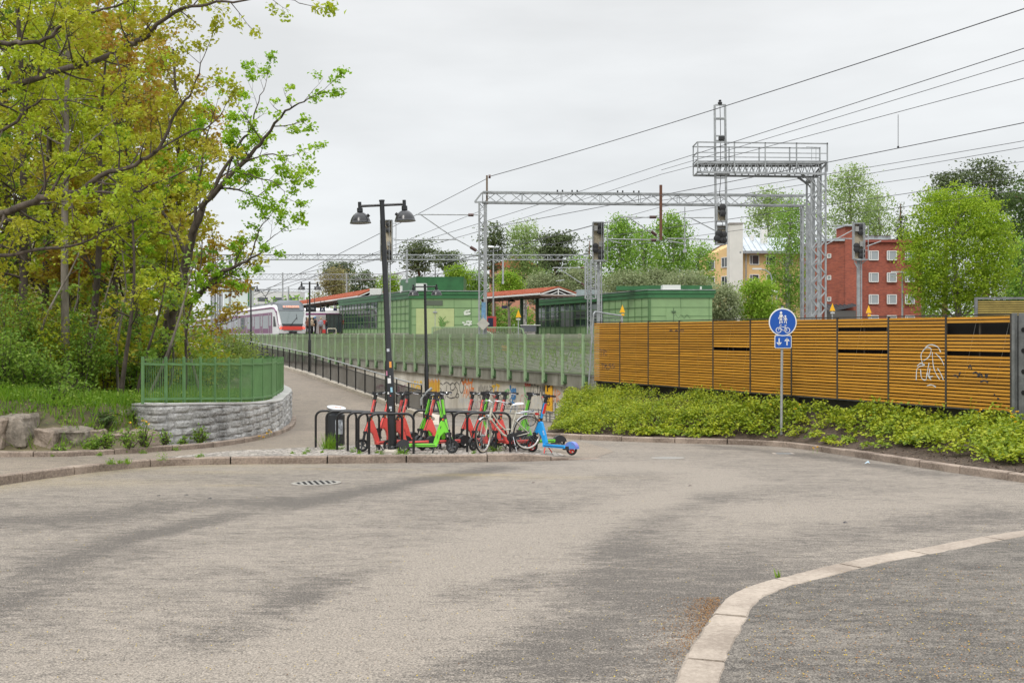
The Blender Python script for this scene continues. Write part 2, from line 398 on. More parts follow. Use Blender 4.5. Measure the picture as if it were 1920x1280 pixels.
for c, rx, ry, am in ((q(580,878),.7,.10,.9),(q(700,880),.9,.09,.8),(q(900,890),.9,.22,.9),(q(430,910),.5,.12,.6),(q(390,885),1.2,.35,.35),(q(120,905),1.8,.6,.4),(q(1000,895),1.4,.3,.35)):
    pol = np.maximum(pol, am*np.exp(-((GX-c[0])/rx)**2-((GY-c[1])/ry)**2))
cv = np.stack([GX.ravel(), GY.ravel(), -.0463*GY.ravel()], 1)
ii = (np.arange(H_-1)[:, None]*W_+np.arange(W_-1)[None, :]).ravel()
fc = np.stack([ii, ii+1, ii+W_+1, ii+W_], 1)
struct(rawmesh('road', cv, fc, M_ROAD, smooth=True, attrs=[('wear', 'POINT', wear.ravel()), ('pollen', 'POINT', pol.ravel())]))
# far ground beneath everything, out to the horizon
g = MB(); g.add([(-2500,-600,-5.2),(2500,-600,-5.2),(2500,3000,-5.2),(-2500,3000,-5.2)], [(0,1,2,3)]); struct(g.build('ground', M_FAR))

# ---------------------------------------------------------------- pavement, cobbles, ramp path
pav = [p for p in LK[1:]]
pav = [(p[0], p[1]-.0) for p in pav]
poly = [(-22, 5), (-13.2, 3)] + [(x-.12, y+.10) for x, y in FK[1:]] + [(2.2,22),(1.9,24.5),(1.2,28),(-1.2,31.5)] + RE[:5] + [(-33,100),(-37.5,100)] + [(-24,70),(-17.7,59),(-14.4,54.3),(-10.2,42.8),(-7.95,37)] + LK[::-1][1:8]
struct(ground_poly('pavement', poly, zp, .9, M_PATH))
# cobbles
cm = bpy.data.materials.new('cobbles'); cm.use_nodes = True; t = cm.node_tree; n = t.nodes.new; l = t.links.new; b = t.nodes['Principled BSDF']; b.inputs['Roughness'].default_value = .85
geo = n('ShaderNodeNewGeometry'); vo = n('ShaderNodeTexVoronoi'); vo.inputs['Scale'].default_value = 8.5; vo.inputs['Randomness'].default_value = .55; l(geo.outputs['Position'], vo.inputs['Vector'])
vd = n('ShaderNodeTexVoronoi'); vd.feature = 'DISTANCE_TO_EDGE'; vd.inputs['Scale'].default_value = 8.5; vd.inputs['Randomness'].default_value = .55; l(geo.outputs['Position'], vd.inputs['Vector'])
r1 = n('ShaderNodeValToRGB'); sp = n('ShaderNodeSeparateColor'); l(vo.outputs['Color'], sp.inputs[0]); l(sp.outputs[0], r1.inputs[0])
r1.color_ramp.elements[0].color = (.22, .2, .18, 1); r1.color_ramp.elements[1].color = (.46, .41, .36, 1)
r2 = n('ShaderNodeMapRange'); l(vd.outputs[0], r2.inputs[0]); r2.inputs[2].default_value = .10
mi = n('ShaderNodeMix'); mi.data_type = 'RGBA'; l(r2.outputs[0], mi.inputs['Factor']); mi.inputs['A'].default_value = (.085, .075, .055, 1); l(r1.outputs[0], mi.inputs['B']); l(mi.outputs['Result'], b.inputs['Base Color'])
bp = n('ShaderNodeBump'); bp.inputs['Strength'].default_value = .9; bp.inputs['Distance'].default_value = .02; l(r2.outputs[0], bp.inputs['Height']); l(bp.outputs[0], b.inputs['Normal'])
fk2 = [(x-.02, y+.16) for x, y in FK[6:14]]
struct(ground_poly('cobbles', fk2+[(1.2,20.4),(.6,21.6),(.2,22.2),(-1.2,22.6),(-3.6,22.0),(-5.6,20.3)], lambda x, y: zp(x, y)+.006, .35, cm))

# ---------------------------------------------------------------- kerbs
def kerb(name, line, w_, h, zf, m, inside=1, stone=1.35, hf=None, jit=.008):
    """stones laid end to end along line; 'inside' side gets the width"""
    pts = smoothline([Vector((p[0], p[1], 0)) for p in line], 5); acc = 0; cur = [pts[0]]; g = MB(); r_ = random.Random(3)
    pts2 = [pts[0]]
    for a, b_ in zip(pts, pts[1:]):
        k = max(1, int((b_-a).length/.22)); pts2 += [a.lerp(b_, (i+1)/k) for i in range(k)]
    stones = []; cur = [pts2[0]]; acc = 0; L_ = stone
    for a, b_ in zip(pts2, pts2[1:]):
        acc += (b_-a).length; cur.append(b_)
        if acc > L_: stones.append(cur); cur = [b_]; acc = 0; L_ = stone*r_.uniform(.75, 1.2)
    if len(cur) > 1: stones.append(cur)
    for s_ in stones:
        s_ = [p.copy() for p in s_]
        if len(s_) > 1:
            d = (s_[1]-s_[0]).normalized(); s_[0] += d*.012; d = (s_[-1]-s_[-2]).normalized(); s_[-1] -= d*.012
        vs = []; dz = r_.uniform(-jit, jit)
        for i, p in enumerate(s_):
            d = (s_[min(i+1, len(s_)-1)]-s_[max(0, i-1)]).normalized(); nrm = Vector((-d.y, d.x, 0))*inside
            z0 = zf(p.x, p.y); hh = h*(hf(p.x, p.y) if hf else 1)
            j = lambda q_: r_.uniform(-q_, q_)
            a = p+nrm*(0+j(.007)); c = p+nrm*(w_+j(.01))
            vs += [(a.x, a.y, z0-.15), (a.x, a.y, z0+hh-.018+j(.005)+dz), (a.x+nrm.x*.02, a.y+nrm.y*.02, z0+hh+dz), (c.x-nrm.x*.015, c.y-nrm.y*.015, z0+hh+dz+j(.004)), (c.x, c.y, z0+hh-.015+dz), (c.x, c.y, z0-.15)]
        k = len(s_); fs = [(i*6+j, (i+1)*6+j, (i+1)*6+j+1, i*6+j+1) for i in range(k-1) for j in range(5)]
        fs += [tuple(range(6)), tuple((k-1)*6+j for j in range(6))[::-1]]
        g.add(vs, fs)
    o = g.build(name, m)
    bmn = __import__('bmesh').new(); bmn.from_mesh(o.data); __import__('bmesh').ops.recalc_face_normals(bmn, faces=bmn.faces); bmn.to_mesh(o.data); bmn.free()
    return struct(o)
kerb('front_kerb', FK, .17, .135, lambda x, y: pl(y), M_KERB, 1, 1.35, lambda x, y: 1-.93*sm(-.1, 1.7, x))
kerb('left_kerb', LK, .15, .10, lambda x, y: zp(max(x, -7.9) if y > 34 else x, y) if y > 19 else pl(y)+.12, M_KERB, 1, 1.2)
kerb('planting_kerb', KB, .15, .125, lambda x, y: pl(y), M_KERB, 1, 1.3)
isl = [onroad(*p) for p in ((1990,985),(1920,995),(1819,1012),(1719,1031),(1623,1048),(1537,1067),(1479,1082),(1431,1093),(1383,1111),(1357,1128),(1335,1155),(1311,1193),(1287,1229),(1262,1285),(1235,1360))]
isl = [onroad(2600, 915), onroad(2250, 950)]+isl
kerb('island_kerb', isl, .225, .018, lambda x, y: pl(y), M_KERBF, 1, 1.1, None, .004)
# darker asphalt inside the island
isp = [(x+.02, y+.0) for x, y in isl]
def off(line, d):
    out = []
    for i, p in enumerate(line):
        a = Vector(line[max(0, i-1)]); b_ = Vector(line[min(len(line)-1, i+1)]); t_ = (b_-a).normalized(); out.append((p[0]-t_.y*d, p[1]+t_.x*d))
    return out
ip = off([tuple(v[:2]) for v in smoothline([Vector((p[0], p[1], 0)) for p in isl], 4)], .20)
struct(ground_poly('island', ip+[(ip[-1][0], 1.0), (20, 1.0), (20, ip[0][1])], lambda x, y: pl(y)+.008, .8, M_ROAD2))
# ---------------------------------------------------------------- left bank, planting bed, railway bed
bankp = [(-48, 16.1), (-20, 18.0), (-9.4, 18.86), (-8.05, 19.14), (-7.3, 20.0), (-7.5, 21.3)] + [(x-.30, y+.1) for x, y in RW[1:]] + [(-38, 100), (-110, 100), (-110, 16.1)]
struct(ground_poly('bank', bankp, zbank, 1.0, M_LITTER))
KBi = off(KB, .14)
struct(ground_poly('planting_bed', KBi+[(16, 4), (xF(12), 12), (xF(20), 20), (xF(30), 30), (xF(36.3), 36.3), (2.2, 33.2), (1.2, 29.5)], zbed, .6, M_SOIL))
ts = np.concatenate([np.arange(-20, 120, 3.), np.arange(125, 420, 15.), [500, 650, 900, 1400]]); ds = np.array([0, .6, 1.5, 2.5, 3.5, 5, 7, 10, 16, 26, 45, 80, 140, 250, 500, 1100.])
vv = []
for y in ts:
    for d in ds: vv.append((xF(y)+d, y, .05+.83*sm(.6, 5, d)+(3.0*sm(60, 200, d+max(0, y-120)*.3))))
i_ = (np.arange(len(ts)-1)[:, None]*len(ds)+np.arange(len(ds)-1)[None, :]).ravel()
struct(rawmesh('railway_bed', np.array(vv), np.stack([i_, i_+1, i_+len(ds)+1, i_+len(ds)], 1), M_BALLAST, smooth=True))
g = MB(); g.add([(xF(101)+1, 101, .95), (-36, 101, .95), (-900, 101, .95), (-1500, 1400, 4), (xF(1400)+1, 1400, 4)], [(0, 4, 3, 2, 1)]); o = g.build('far_field', M_FAR); struct(o); o.name = 'far_field'
# platforms (strips along the rails; c = x + y/2)
def strip(name, c0, c1, y0, y1, z0, z1, m):
    g = MB(); a = [(c0-.5*y0, y0), (c1-.5*y0, y0), (c1-.5*y1, y1), (c0-.5*y1, y1)]
    g.add([(x, y, z0) for x, y in a]+[(x, y, z1) for x, y in a], [(4,5,6,7),(0,1,5,4),(1,2,6,5),(2,3,7,6),(3,0,4,7)]); return g.build(name, m)
M_CONC = mat('concrete', (.27, .255, .225), .85, var=.28, vscale=.9, bump=.3, bscale=25)
struct(strip('platform', 33.3, 45.9, 62, 260, .3, 1.48, M_CONC))
struct(strip('platform', 50.6, 62.4, 58, 260, .3, 1.48, M_CONC))
# steel rails on sleepers, seen through the mesh fence
M_RAIL = mat('rail steel', (.16, .10, .07), .6, .6, var=.3); M_SLEEP = mat('sleeper', (.20, .19, .17), .9, var=.2)
for c in (26.4, 31.4, 48.2):
    g = MB(); r2 = MB()
    for s_ in (-.84, .84):
        r2.bar((c+s_-.5*20, 20, .93), (c+s_-.5*250, 250, .93), .07, .15)
    for k in range(150):
        y = 22+k*.65; g.bar((c-1.4-.5*y+.0, y-.65*.5, .90), (c+1.4-.5*y, y+.65*.5+.0, .90), .22, .12)
    tr = r2.build('railway_track', M_RAIL); struct(tr); g.build('sleepers', M_SLEEP, tr)
# ================================================================ walls, fences, railings
M_BLACK = mat('black paint', (.012, .012, .013), .42, var=.3, vscale=6)
M_BLACKM = mat('matt black', (.018, .018, .018), .7)
M_STEEL = mat('galvanised steel', (.32, .335, .34), .5, .35, var=.22, vscale=5)
M_STEELD = mat('weathered steel', (.16, .165, .165), .6, .2, var=.3, vscale=4)
M_GREENF = mat('green fence paint', (.115, .235, .085), .6, var=.12, vscale=3)
M_GREENM = mat('faded green mesh', (.165, .215, .12), .65, var=.15, vscale=2)
M_GREENP = mat('faded green post', (.27, .385, .215), .6, var=.15, vscale=2)
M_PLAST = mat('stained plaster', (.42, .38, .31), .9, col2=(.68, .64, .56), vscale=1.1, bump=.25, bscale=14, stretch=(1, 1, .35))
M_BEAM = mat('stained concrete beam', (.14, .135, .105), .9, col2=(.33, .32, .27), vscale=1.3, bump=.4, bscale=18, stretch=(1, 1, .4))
uF = Vector((-.5, 1, 0)).normalized(); nF = Vector((-uF.y, uF.x, 0))      # nF points away from the tracks (towards the path)
oF = Vector((2.73, 36.4, 0))
def onF(px, py, off_=0.0):
    """point of the concrete wall's face seen at a pixel"""
    d = 20.93/((px-960)/1920+.5); p = P(px, py, d); return p+nF*off_
def Fs(s, z, o=0.0): p = oF+uF*s+nF*o; return Vector((p.x, p.y, z))
# concrete retaining wall below the railway
cw = thing('concrete_wall', 'long stained pale concrete wall below the railway, covered in graffiti', 'wall', (oF.x, oF.y, -3))
g = MB(); s0, s1 = -34, 90
def fbar(g, sa, sb, za, zb, oa, ob):
    p = [Fs(sa, za, oa), Fs(sb, za, oa), Fs(sb, za, ob), Fs(sa, za, ob)]; q_ = [Vector((v.x, v.y, zb)) for v in p]
    g.add([v-cw.location for v in p+q_], [(0,3,2,1),(4,5,6,7),(0,1,5,4),(1,2,6,5),(2,3,7,6),(3,0,4,7)])
def recalc(o):
    import bmesh
    bm = bmesh.new(); bm.from_mesh(o.data); bmesh.ops.recalc_face_normals(bm, faces=bm.faces); bm.to_mesh(o.data); bm.free(); return o
s_ = s0
while s_ < s1: fbar(g, s_, s_+5.96, -4.6, -.44, -.35, 0); s_ += 6
fbar(g, s0, s1, -4.6, -.46, -.30, -.02)
recalc(g.build('wall_face', M_PLAST, cw))
g = MB(); s_ = s0
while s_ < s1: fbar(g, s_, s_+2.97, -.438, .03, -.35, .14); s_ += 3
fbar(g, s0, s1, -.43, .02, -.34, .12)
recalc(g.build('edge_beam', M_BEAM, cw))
# graffiti strokes lie on the wall's face
GCOL = {'k': (.03, .03, .035), 'o': (.72, .22, .06), 'y': (.80, .50, .06), 'b': (.06, .20, .42), 'g': (.18, .50, .18), 'r': (.60, .10, .08), 'p': (.32, .06, .16), 's': (.55, .58, .60), 'w': (.72, .72, .70), 'n': (.10, .07, .06)}
MG = {k: mat('spray paint '+k, c, .8) for k, c in GCOL.items()}
def ribbons(name, strokes, on, nrm, width, m, parent):
    g = MB()
    for st in strokes:
        pts = smoothline([on(*p) for p in st], 3) if len(st) > 2 else [on(*p) for p in st]
        vs = []
        for i, p in enumerate(pts):
            d = (pts[min(i+1, len(pts)-1)]-pts[max(0, i-1)]).normalized(); s2 = d.cross(nrm).normalized()*width*(.5+.14*sin(i*1.9+p.z*9))
            vs += [p-s2-parent.location, p+s2-parent.location]
        g.add(vs, [(2*i, 2*i+1, 2*i+3, 2*i+2) for i in range(len(pts)-1)])
    return g.build(name, m, parent)
gr_ = random.Random(11)
def tagstrokes(x0, x1, y0, y1, n, kind=0):
    """handstyle letters filling a box in wall coordinates"""
    out = []; w_ = (x1-x0)/n
    for i in range(n):
        a = x0+i*w_+w_*.1; b_ = a+w_*.8; h = y1-y0; u = lambda: gr_.uniform(-.12, .12)*h; k = gr_.randrange(6)
        if kind == 1: k = gr_.choice([0, 1])
        if k == 0: out.append([(a, y1+u()), (a+w_*.25, y0+u()), (a+w_*.5, y1-h*.3), (b_, y0+u()), (b_+w_*.1, y1+u())])
        elif k == 1: out.append([(b_, y0+h*.15), ((a+b_)/2, y0+u()), (a, y0+h*.4), ((a+b_)/2, y1+u()), (b_, y1-h*.2), (b_-w_*.1, y0+h*.5)])
        elif k == 2: out += [[(a, y0+u()), (a+w_*.1, (y0+y1)/2), (a, y1+u())], [(a, y0+h*.1), (b_, y0+h*.3), (a, y0+h*.55), (b_, y1+u())]]
        elif k == 3: out += [[(a, y0+u()), (b_, y0+h*.1)], [((a+b_)/2, y0), ((a+b_)/2, y1+u())]]
        elif k == 4: out += [[(b_, y0+u()), (a, y0+h*.3), (b_, y0+h*.55), (a, y1+u())]]
        else: out += [[(a, y1+u()), ((a+b_)/2, y0+u()), (b_, y1+u())], [(a+w_*.15, (y0+y1)/2), (b_-w_*.1, (y0+y1)/2)]]
    return out
onW = lambda x, y: onF(x, y, .012)
rib = lambda st, wd, c: ribbons('graffiti', st, onW, nF, wd, MG[c], cw)
# bubble-letter outline seen right of the orange block
rib([[(831,722),(826,718),(824,726),(828,730),(825,737),(830,742),(834,738)],[(832,720),(838,716),(844,721),(846,719)],[(838,722),(837,733),(839,742)],[(846,742),(845,722),(850,718),(854,724),(850,731),(846,730)],
     [(861,721),(857,716),(853,722),(858,731),(854,744),(848,745)],[(866,712),(862,722),(863,733),(867,736),(870,724),(868,713),(866,712)],[(858,737),(855,743),(859,745),(861,740),(858,737)],[(838,742),(844,746),(852,745)]], .035, 'k')
rib([[(804+i*3.2, 712+(i%2)*4), (803.5+i*3.2, 746-(i%3)*4)] for i in range(7)], .22, 'y')
rib([[(804.5+i*3.0, 710+(i%2)*3), (804+i*3.0, 742-(i%2)*5)] for i in range(7)], .09, 'o')
rib(tagstrokes(764, 792, 716, 730, 5)+[[(769,731),(770,738)],[(775,730),(774,737)]], .10, 'y')
rib(tagstrokes(745, 762, 722, 742, 3), .07, 'p'); rib(tagstrokes(705, 735, 722, 732, 4), .05, 'p')
rib([[(866,709),(869,721),(873,711),(876,722),(879,710)],[(866,709),(868,716),(875,716)],[(879,711),(880,728)],[(880,718),(886,716)],[(887,709),(884,726),(889,728)],[(872,722),(875,735),(877,741)]], .08, 'o')
rib(tagstrokes(868, 888, 728, 745, 3), .04, 'o')
rib(tagstrokes(896, 925, 722, 741, 4), .025, 'k'); rib(tagstrokes(895, 935, 736, 752, 6), .02, 'k'); rib(tagstrokes(860, 895, 745, 758, 5), .025, 's')
rib(tagstrokes(922, 938, 722, 740, 2), .09, 'y'); rib(tagstrokes(924, 934, 735, 745, 2), .07, 'r')
rib([[(957,722),(959,733),(964,728),(960,745),(966,746),(967,728),(963,736)],[(958,736),(965,740),(961,752),(968,760)]], .10, 'b'); rib(tagstrokes(956, 969, 742, 770, 2), .03, 'b')
rib(tagstrokes(946, 956, 730, 746, 2), .05, 'g'); rib([[(983,724),(986,740),(991,746),(984,740)],[(984,745),(988,765)]], .06, 'g')
rib(tagstrokes(984, 996, 718, 724, 3), .05, 'r'); rib(tagstrokes(975, 990, 738, 775, 2), .02, 'r')
rib(tagstrokes(995, 1022, 722, 742, 5), .03, 'k'); rib(tagstrokes(1000, 1020, 745, 765, 3), .02, 's')
rib(tagstrokes(1038, 1052, 730, 752, 2), .03, 'o'); rib(tagstrokes(1056, 1090, 732, 750, 5)+tagstrokes(1054, 1080, 752, 774, 4), .035, 'k')
rib(tagstrokes(1062, 1070, 730, 778, 1)+[[(1088,752),(1093,748)],[(1080,760),(1086,766),(1094,758)]], .04, 'k')
rib(tagstrokes(935, 960, 744, 765, 4), .02, 'n'); rib(tagstrokes(882, 920, 752, 772, 5), .02, 'p')
# yellow parking board fixed on the wall
p0 = onF(1031, 742, .03)
ps = thing('parking_sign', 'upright yellow board with a black P fixed on the graffiti wall', 'sign', p0)
g = MB(); g.prism([(-.27,-.62),(.27,-.62),(.27,.62),(-.27,.62)], (0,0,0), -uF, (0,0,1), nF*.03); recalc(g.build('board', mat('sign yellow', (.80, .42, .02), .5), ps))
text_mesh('P', .52, frameM(nF*.036+Vector((0,0,.33)), -uF, (0,0,1)), 'lettering', M_BLACKM, ps, bold=.012)
g = MB(); g.tube([nF*.036+Vector((0,0,-.05))+(-uF)*.09*cos(a)+Vector((0,0,.09*sin(a))) for a in np.linspace(0, 2*pi, 14)], .012, 4); g.tube([nF*.036+Vector((0,0,-.28))+(-uF)*.11*cos(a)+Vector((0,0,.07*sin(a))) for a in np.linspace(0, 2*pi, 14)], .012, 4)
g.build('symbol', M_BLACKM, ps)
# ---------------------------------------------------------------- green mesh fence on the concrete edge
fe = thing('railway_fence', 'long faded green mesh fence on brackets along the concrete edge beam', 'fence', (oF.x, oF.y, 0))
def lf(s, z, o): return Fs(s, z, o)-fe.location
NP = 60; brk = MB()
for n in range(-1, NP):
    s_ = (n)*1.5; g = MB()
    g.bar(lf(s_, -.36, .22), lf(s_, 1.50, .22), .10, .09, nF); g.build('post', M_GREENP, fe)
    g = MB(); g.bar(lf(s_-.10, -.33, .16), lf(s_-.10, -.02, .16), .13, .04, nF); g.bar(lf(s_-.10, -.30, .20), lf(s_-.10, -.24, .20), .16, .06, nF)
    if n < 36: g.build('bracket', mat('dark green bracket', (.05, .105, .04), .6, var=.3), fe)
    g = MB(); nb = 30 if n < 26 else 16; wd = .016 if n < 26 else .032
    for k in range(1, nb): 
        a = s_+1.5*k/nb; g.bar(lf(a, .07, .21), lf(a, 1.5, .21), wd, .008, nF)
    for z in (.09, 1.30): g.bar(lf(s_+.03, z, .215), lf(s_+1.47, z, .215), .03, .045 if z != 1.30 else .07)
    for k in range(9):
        g.bar(lf(s_+.03, .1+.13*k, .218), lf(s_+1.47, .1+.13*k+.12, .218), .008, .014)
    if n < NP-1: g.build('mesh_panel', M_GREENM, fe)
# grey picket fence between the tracks
f2 = thing('picket_fence', 'low grey picket fence with pale posts standing between the tracks', 'fence', (oF.x, oF.y, .9))
for n in range(34):
    s_ = -6+n*3.0; g = MB(); o_ = -4.9
    g.bar(Fs(s_, .8, o_)-f2.location, Fs(s_, 1.52, o_)-f2.location, .12, .12, nF); g.build('post', mat('pale post', (.33, .30, .25), .85, var=.2), f2)
    g = MB()
    for k in range(1, 20): g.bar(Fs(s_+.15*k, .85, o_)-f2.location, Fs(s_+.15*k, 1.40, o_)-f2.location, .03, .02, nF)
    for z in (.95, 1.32): g.bar(Fs(s_, z, o_)-f2.location, Fs(s_+3, z, o_)-f2.location, .03, .04)
    g.build('picket_panel', mat('grey picket', (.20, .205, .16), .8, var=.2), f2)

# ---------------------------------------------------------------- yellow slatted noise wall
wa = Vector((2.66, 33, 0)); wb = Vector((9.67, 19.8, 0)); uW = (wb-wa).normalized(); nW = Vector((uW.y, -uW.x, 0)); 
if nW.y > 0: nW = -nW
PW = (wb-wa).length/10; WT = 1.875
nwl = thing('noise_wall', 'long low wall of ochre yellow horizontal boards raised on steel posts', 'wall', wa)
M_BOARD = mat('ochre boards', (.46, .205, .017), .6, col2=(.58, .28, .027), vscale=1.6, bump=.25, bscale=30, stretch=(1, 1, 14))
def boardtone(m, pitch, org, amt=.24):
    """each board weathers to its own tone"""
    t = m.node_tree; b = t.nodes['Principled BSDF']; n = t.nodes.new; l = t.links.new; src = b.inputs['Base Color'].links[0].from_socket
    tc = n('ShaderNodeTexCoord'); sp = n('ShaderNodeSeparateXYZ'); l(tc.outputs['Object'], sp.inputs[0])
    def fl(sock, k, o):
        a = n('ShaderNodeMath'); a.operation = 'MULTIPLY_ADD'; l(sock, a.inputs[0]); a.inputs[1].default_value = k; a.inputs[2].default_value = o; f = n('ShaderNodeMath'); f.operation = 'FLOOR'; l(a.outputs[0], f.inputs[0]); return f.outputs[0]
    cb = n('ShaderNodeCombineXYZ'); l(fl(sp.outputs[2], -1/pitch, org/pitch), cb.inputs[2]); l(fl(sp.outputs[0], 1/.7007, 0), cb.inputs[0])
    wn = n('ShaderNodeTexWhiteNoise'); wn.noise_dimensions = '3D'; l(cb.outputs[0], wn.inputs['Vector']); mr = n('ShaderNodeMapRange'); l(wn.outputs[0], mr.inputs[0]); mr.inputs[3].default_value = 1-amt; mr.inputs[4].default_value = 1+amt*.45
    v = n('ShaderNodeVectorMath'); v.operation = 'SCALE'; l(src, v.inputs[0]); l(mr.outputs[0], v.inputs['Scale'])
    # grey weathering in blotches
    nz = n('ShaderNodeTexNoise'); nz.inputs['Scale'].default_value = 3.5; nz.inputs['Detail'].default_value = 8; nz.inputs['Roughness'].default_value = .75; l(tc.outputs['Object'], nz.inputs['Vector'])
    m2 = n('ShaderNodeMapRange'); l(nz.outputs[0], m2.inputs[0]); m2.inputs[1].default_value = .56; m2.inputs[2].default_value = .74; m2.inputs[4].default_value = .35
    mi = n('ShaderNodeMix'); mi.data_type = 'RGBA'; l(m2.outputs[0], mi.inputs['Factor']); l(v.outputs[0], mi.inputs['A']); mi.inputs['B'].default_value = (.22, .13, .05, 1); l(mi.outputs['Result'], b.inputs['Base Color'])
boardtone(M_BOARD, (1.875-.02)/26, 1.875-.03)
M_FRM = mat('brown steel frame', (.055, .048, .04), .6, .2, var=.3)
M_DARK = mat('black absorber', (.008, .008, .008), .9)
def lw(s, z, o=0.0): p = uW*s+nW*o; return Vector((p.x, p.y, z))
NS = 26; pit = (WT-.02)/NS
gaps = {4: [10.6], 7: [3.0, 10.9], 9: [2.9, 3.9, 4.9, 10.9]}
gaps = {4: [10], 7: [3, 10], 9: [2, 3, 4, 10]}
wr = random.Random(5)
for k in range(10):
    a, b_ = k*PW+.025, (k+1)*PW-.025; zt = WT-.0
    g = MB()
    for i in range(NS):
        if i in gaps.get(k, []): continue
        z = zt-.03-pit*(i+.36); t1, t2 = wr.uniform(-.003, .003), wr.uniform(-.003, .003)
        g.bar(lw(a, z+t1, .015), lw(b_, z+t2, .015), .028, pit*.66)
        if k >= 5 and i < 12 and i % 2 == 0: pass
    o = g.build('board_panel', M_BOARD, nwl)
    g = MB(); g.bar(lw(b_+.025, .0, .02), lw(b_+.025, zt-.005, .02), .040, .035, nW); g.bar(lw(a, zt+.006, -.01), lw(b_+.05, zt+.006, -.01), .10, .022)
    g.bar(lw(a, .002, -.01), lw(b_, .002, -.01), .07, .03)
    for fr in (.5,): g.bar(lw((a+b_)/2, .03, -.05), lw((a+b_)/2, zt-.03, -.05), .03, .03, nW)
    g.build('frame', M_FRM, nwl)
    g = MB(); g.bar(lw(a-.02, .02, -.22), lw(a-.02, zt-.03, -.22), .001, .001); g.bar(lw(a-.025, zt/2, -.2), lw(b_+.025, zt/2, -.2), .03, zt-.06); g.build('backing', M_DARK, nwl)
    if k in gaps:
        g = MB()
        for fr in (.28, .78): g.bar(lw(a+PW*fr-.15, .5, -.12), lw(a+PW*fr+.18, zt-.05, -.12), .006)
        g.build('brace_wire', M_STEEL, nwl)
for k in (0, 2, 4, 6, 8, 10):
    g = MB(); s_ = k*PW+(.12 if k == 0 else 0); g.bar(lw(s_, -1.0, -.10), lw(s_, .0, -.10), .13, .13, nW); g.build('post', M_FRM, nwl)
g = MB(); g.bar(lw(-.05, -.22, -.30), lw(15.1, -.22, -.30), .14, .36); g.build('base_beam', mat('dark base concrete', (.06, .058, .048), .9, var=.4, vscale=2), nwl)
g = MB(); g.bar(lw(15.02, -.95, .03), lw(15.02, WT+.03, .03), .06, .09, nW); g.bar(lw(15.17, -.95, -.04), lw(15.17, WT+.03, -.04), .22, .02, nW); g.bar(lw(15.30, -.95, .03), lw(15.30, WT, .03), .03, .09, nW)
g.build('end_column', M_STEELD, nwl)
g = MB()
for z in (1.58, 1.18, .78, .38): 
    g.lathe([(.045, 0), (.045, .004)], 14, Matrix.Rotation(0, 3, 'Z') @ frameM((0,0,0), uW, (0,0,1)).to_3x3(), lw(15.17, z, -.022))
g.build('hole', M_DARK, nwl)
onN = lambda px, py: (lambda d: P(px, py, d)+nW*.036)(lambda_d(px))
def lambda_d(px):
    k = (px-960)/1920; return (wa.x*uW.y-wa.y*uW.x)/(k*uW.y-uW.x)
def onN(px, py): d = lambda_d(px); return P(px, py, d)+nW*.034
rb = lambda st, wd, c: ribbons('graffiti', st, onN, nW, wd, MG[c], nwl)
rb([[(1732,683),(1729,665),(1738,652),(1748,654),(1744,668),(1734,676)],[(1734,655),(1745,646),(1760,650),(1766,660)],[(1744,680),(1741,700),(1748,712)],[(1750,660),(1752,685),(1757,700),(1764,711)],[(1756,662),(1766,672),(1772,684)],
    [(1722,686),(1728,681),(1736,684),(1722,690),(1720,712)],[(1728,692),(1730,708),(1738,712),(1740,698)],[(1746,690),(1744,705),(1752,705)],[(1760,690),(1766,700),(1771,712)],[(1740,723),(1748,721),(1757,725)]], .019, 's')
rb([[(1790,705),(1794,703),(1799,708)],[(1800,703),(1803,697)],[(1818,690),(1821,684),(1824,692)],[(1826,700),(1832,697),(1836,702),(1840,698)],[(1834,706),(1842,702),(1844,708)],[(1850,701),(1851,709),(1854,700)],[(1840,716),(1848,713),(1855,717)],[(1866,738),(1868,742)],[(1872,746),(1876,748)]], .03, 'k')
rb(tagstrokes(1128, 1155, 682, 692, 4)+tagstrokes(1125, 1140, 655, 668, 2), .02, 'n')
rb(tagstrokes(1255, 1285, 618, 622, 3), .015, 'n')
for o in [c for c in nwl.children]: 
    pass
# second, farther noise wall beyond the tracks on the right
nw2 = thing('noise_wall', 'pale yellow slatted noise wall in a grey frame far beyond the long ochre wall', 'wall', P(1830, 600, 34))
g = MB(); g2 = MB()
for k in range(3):
    a = Vector((k*2.05, -k*.35, 0)); b_ = Vector((k*2.05+2.0, -k*.35-.34, 0))
    for i in range(8): g.bar(a+Vector((.06, 0, .10+.072*i)), b_+Vector((-.06, 0, .10+.072*i)), .02, .042)
    for q_ in (a, b_): g2.bar(q_+Vector((0, 0, -1)), q_+Vector((0, 0, .75)), .08)
    g2.bar(a+Vector((0, 0, .72)), b_+Vector((0, 0, .72)), .07); g2.bar(a+Vector((0, 0, .05)), b_+Vector((0, 0, .05)), .05)
    g2.bar(a+Vector((.9, -.03, .05)), a+Vector((1.1, -.05, .7)), .03)
g.build('board_panel', mat('pale yellow boards', (.36, .27, .07), .7, var=.2), nw2); g2.build('frame', M_STEELD, nw2)
g = MB(); g.bar((0, .12, .37), (6.1, -.9, .37), .02, .6); g.build('backing', mat('dark green backing', (.05, .06, .03), .8), nw2)

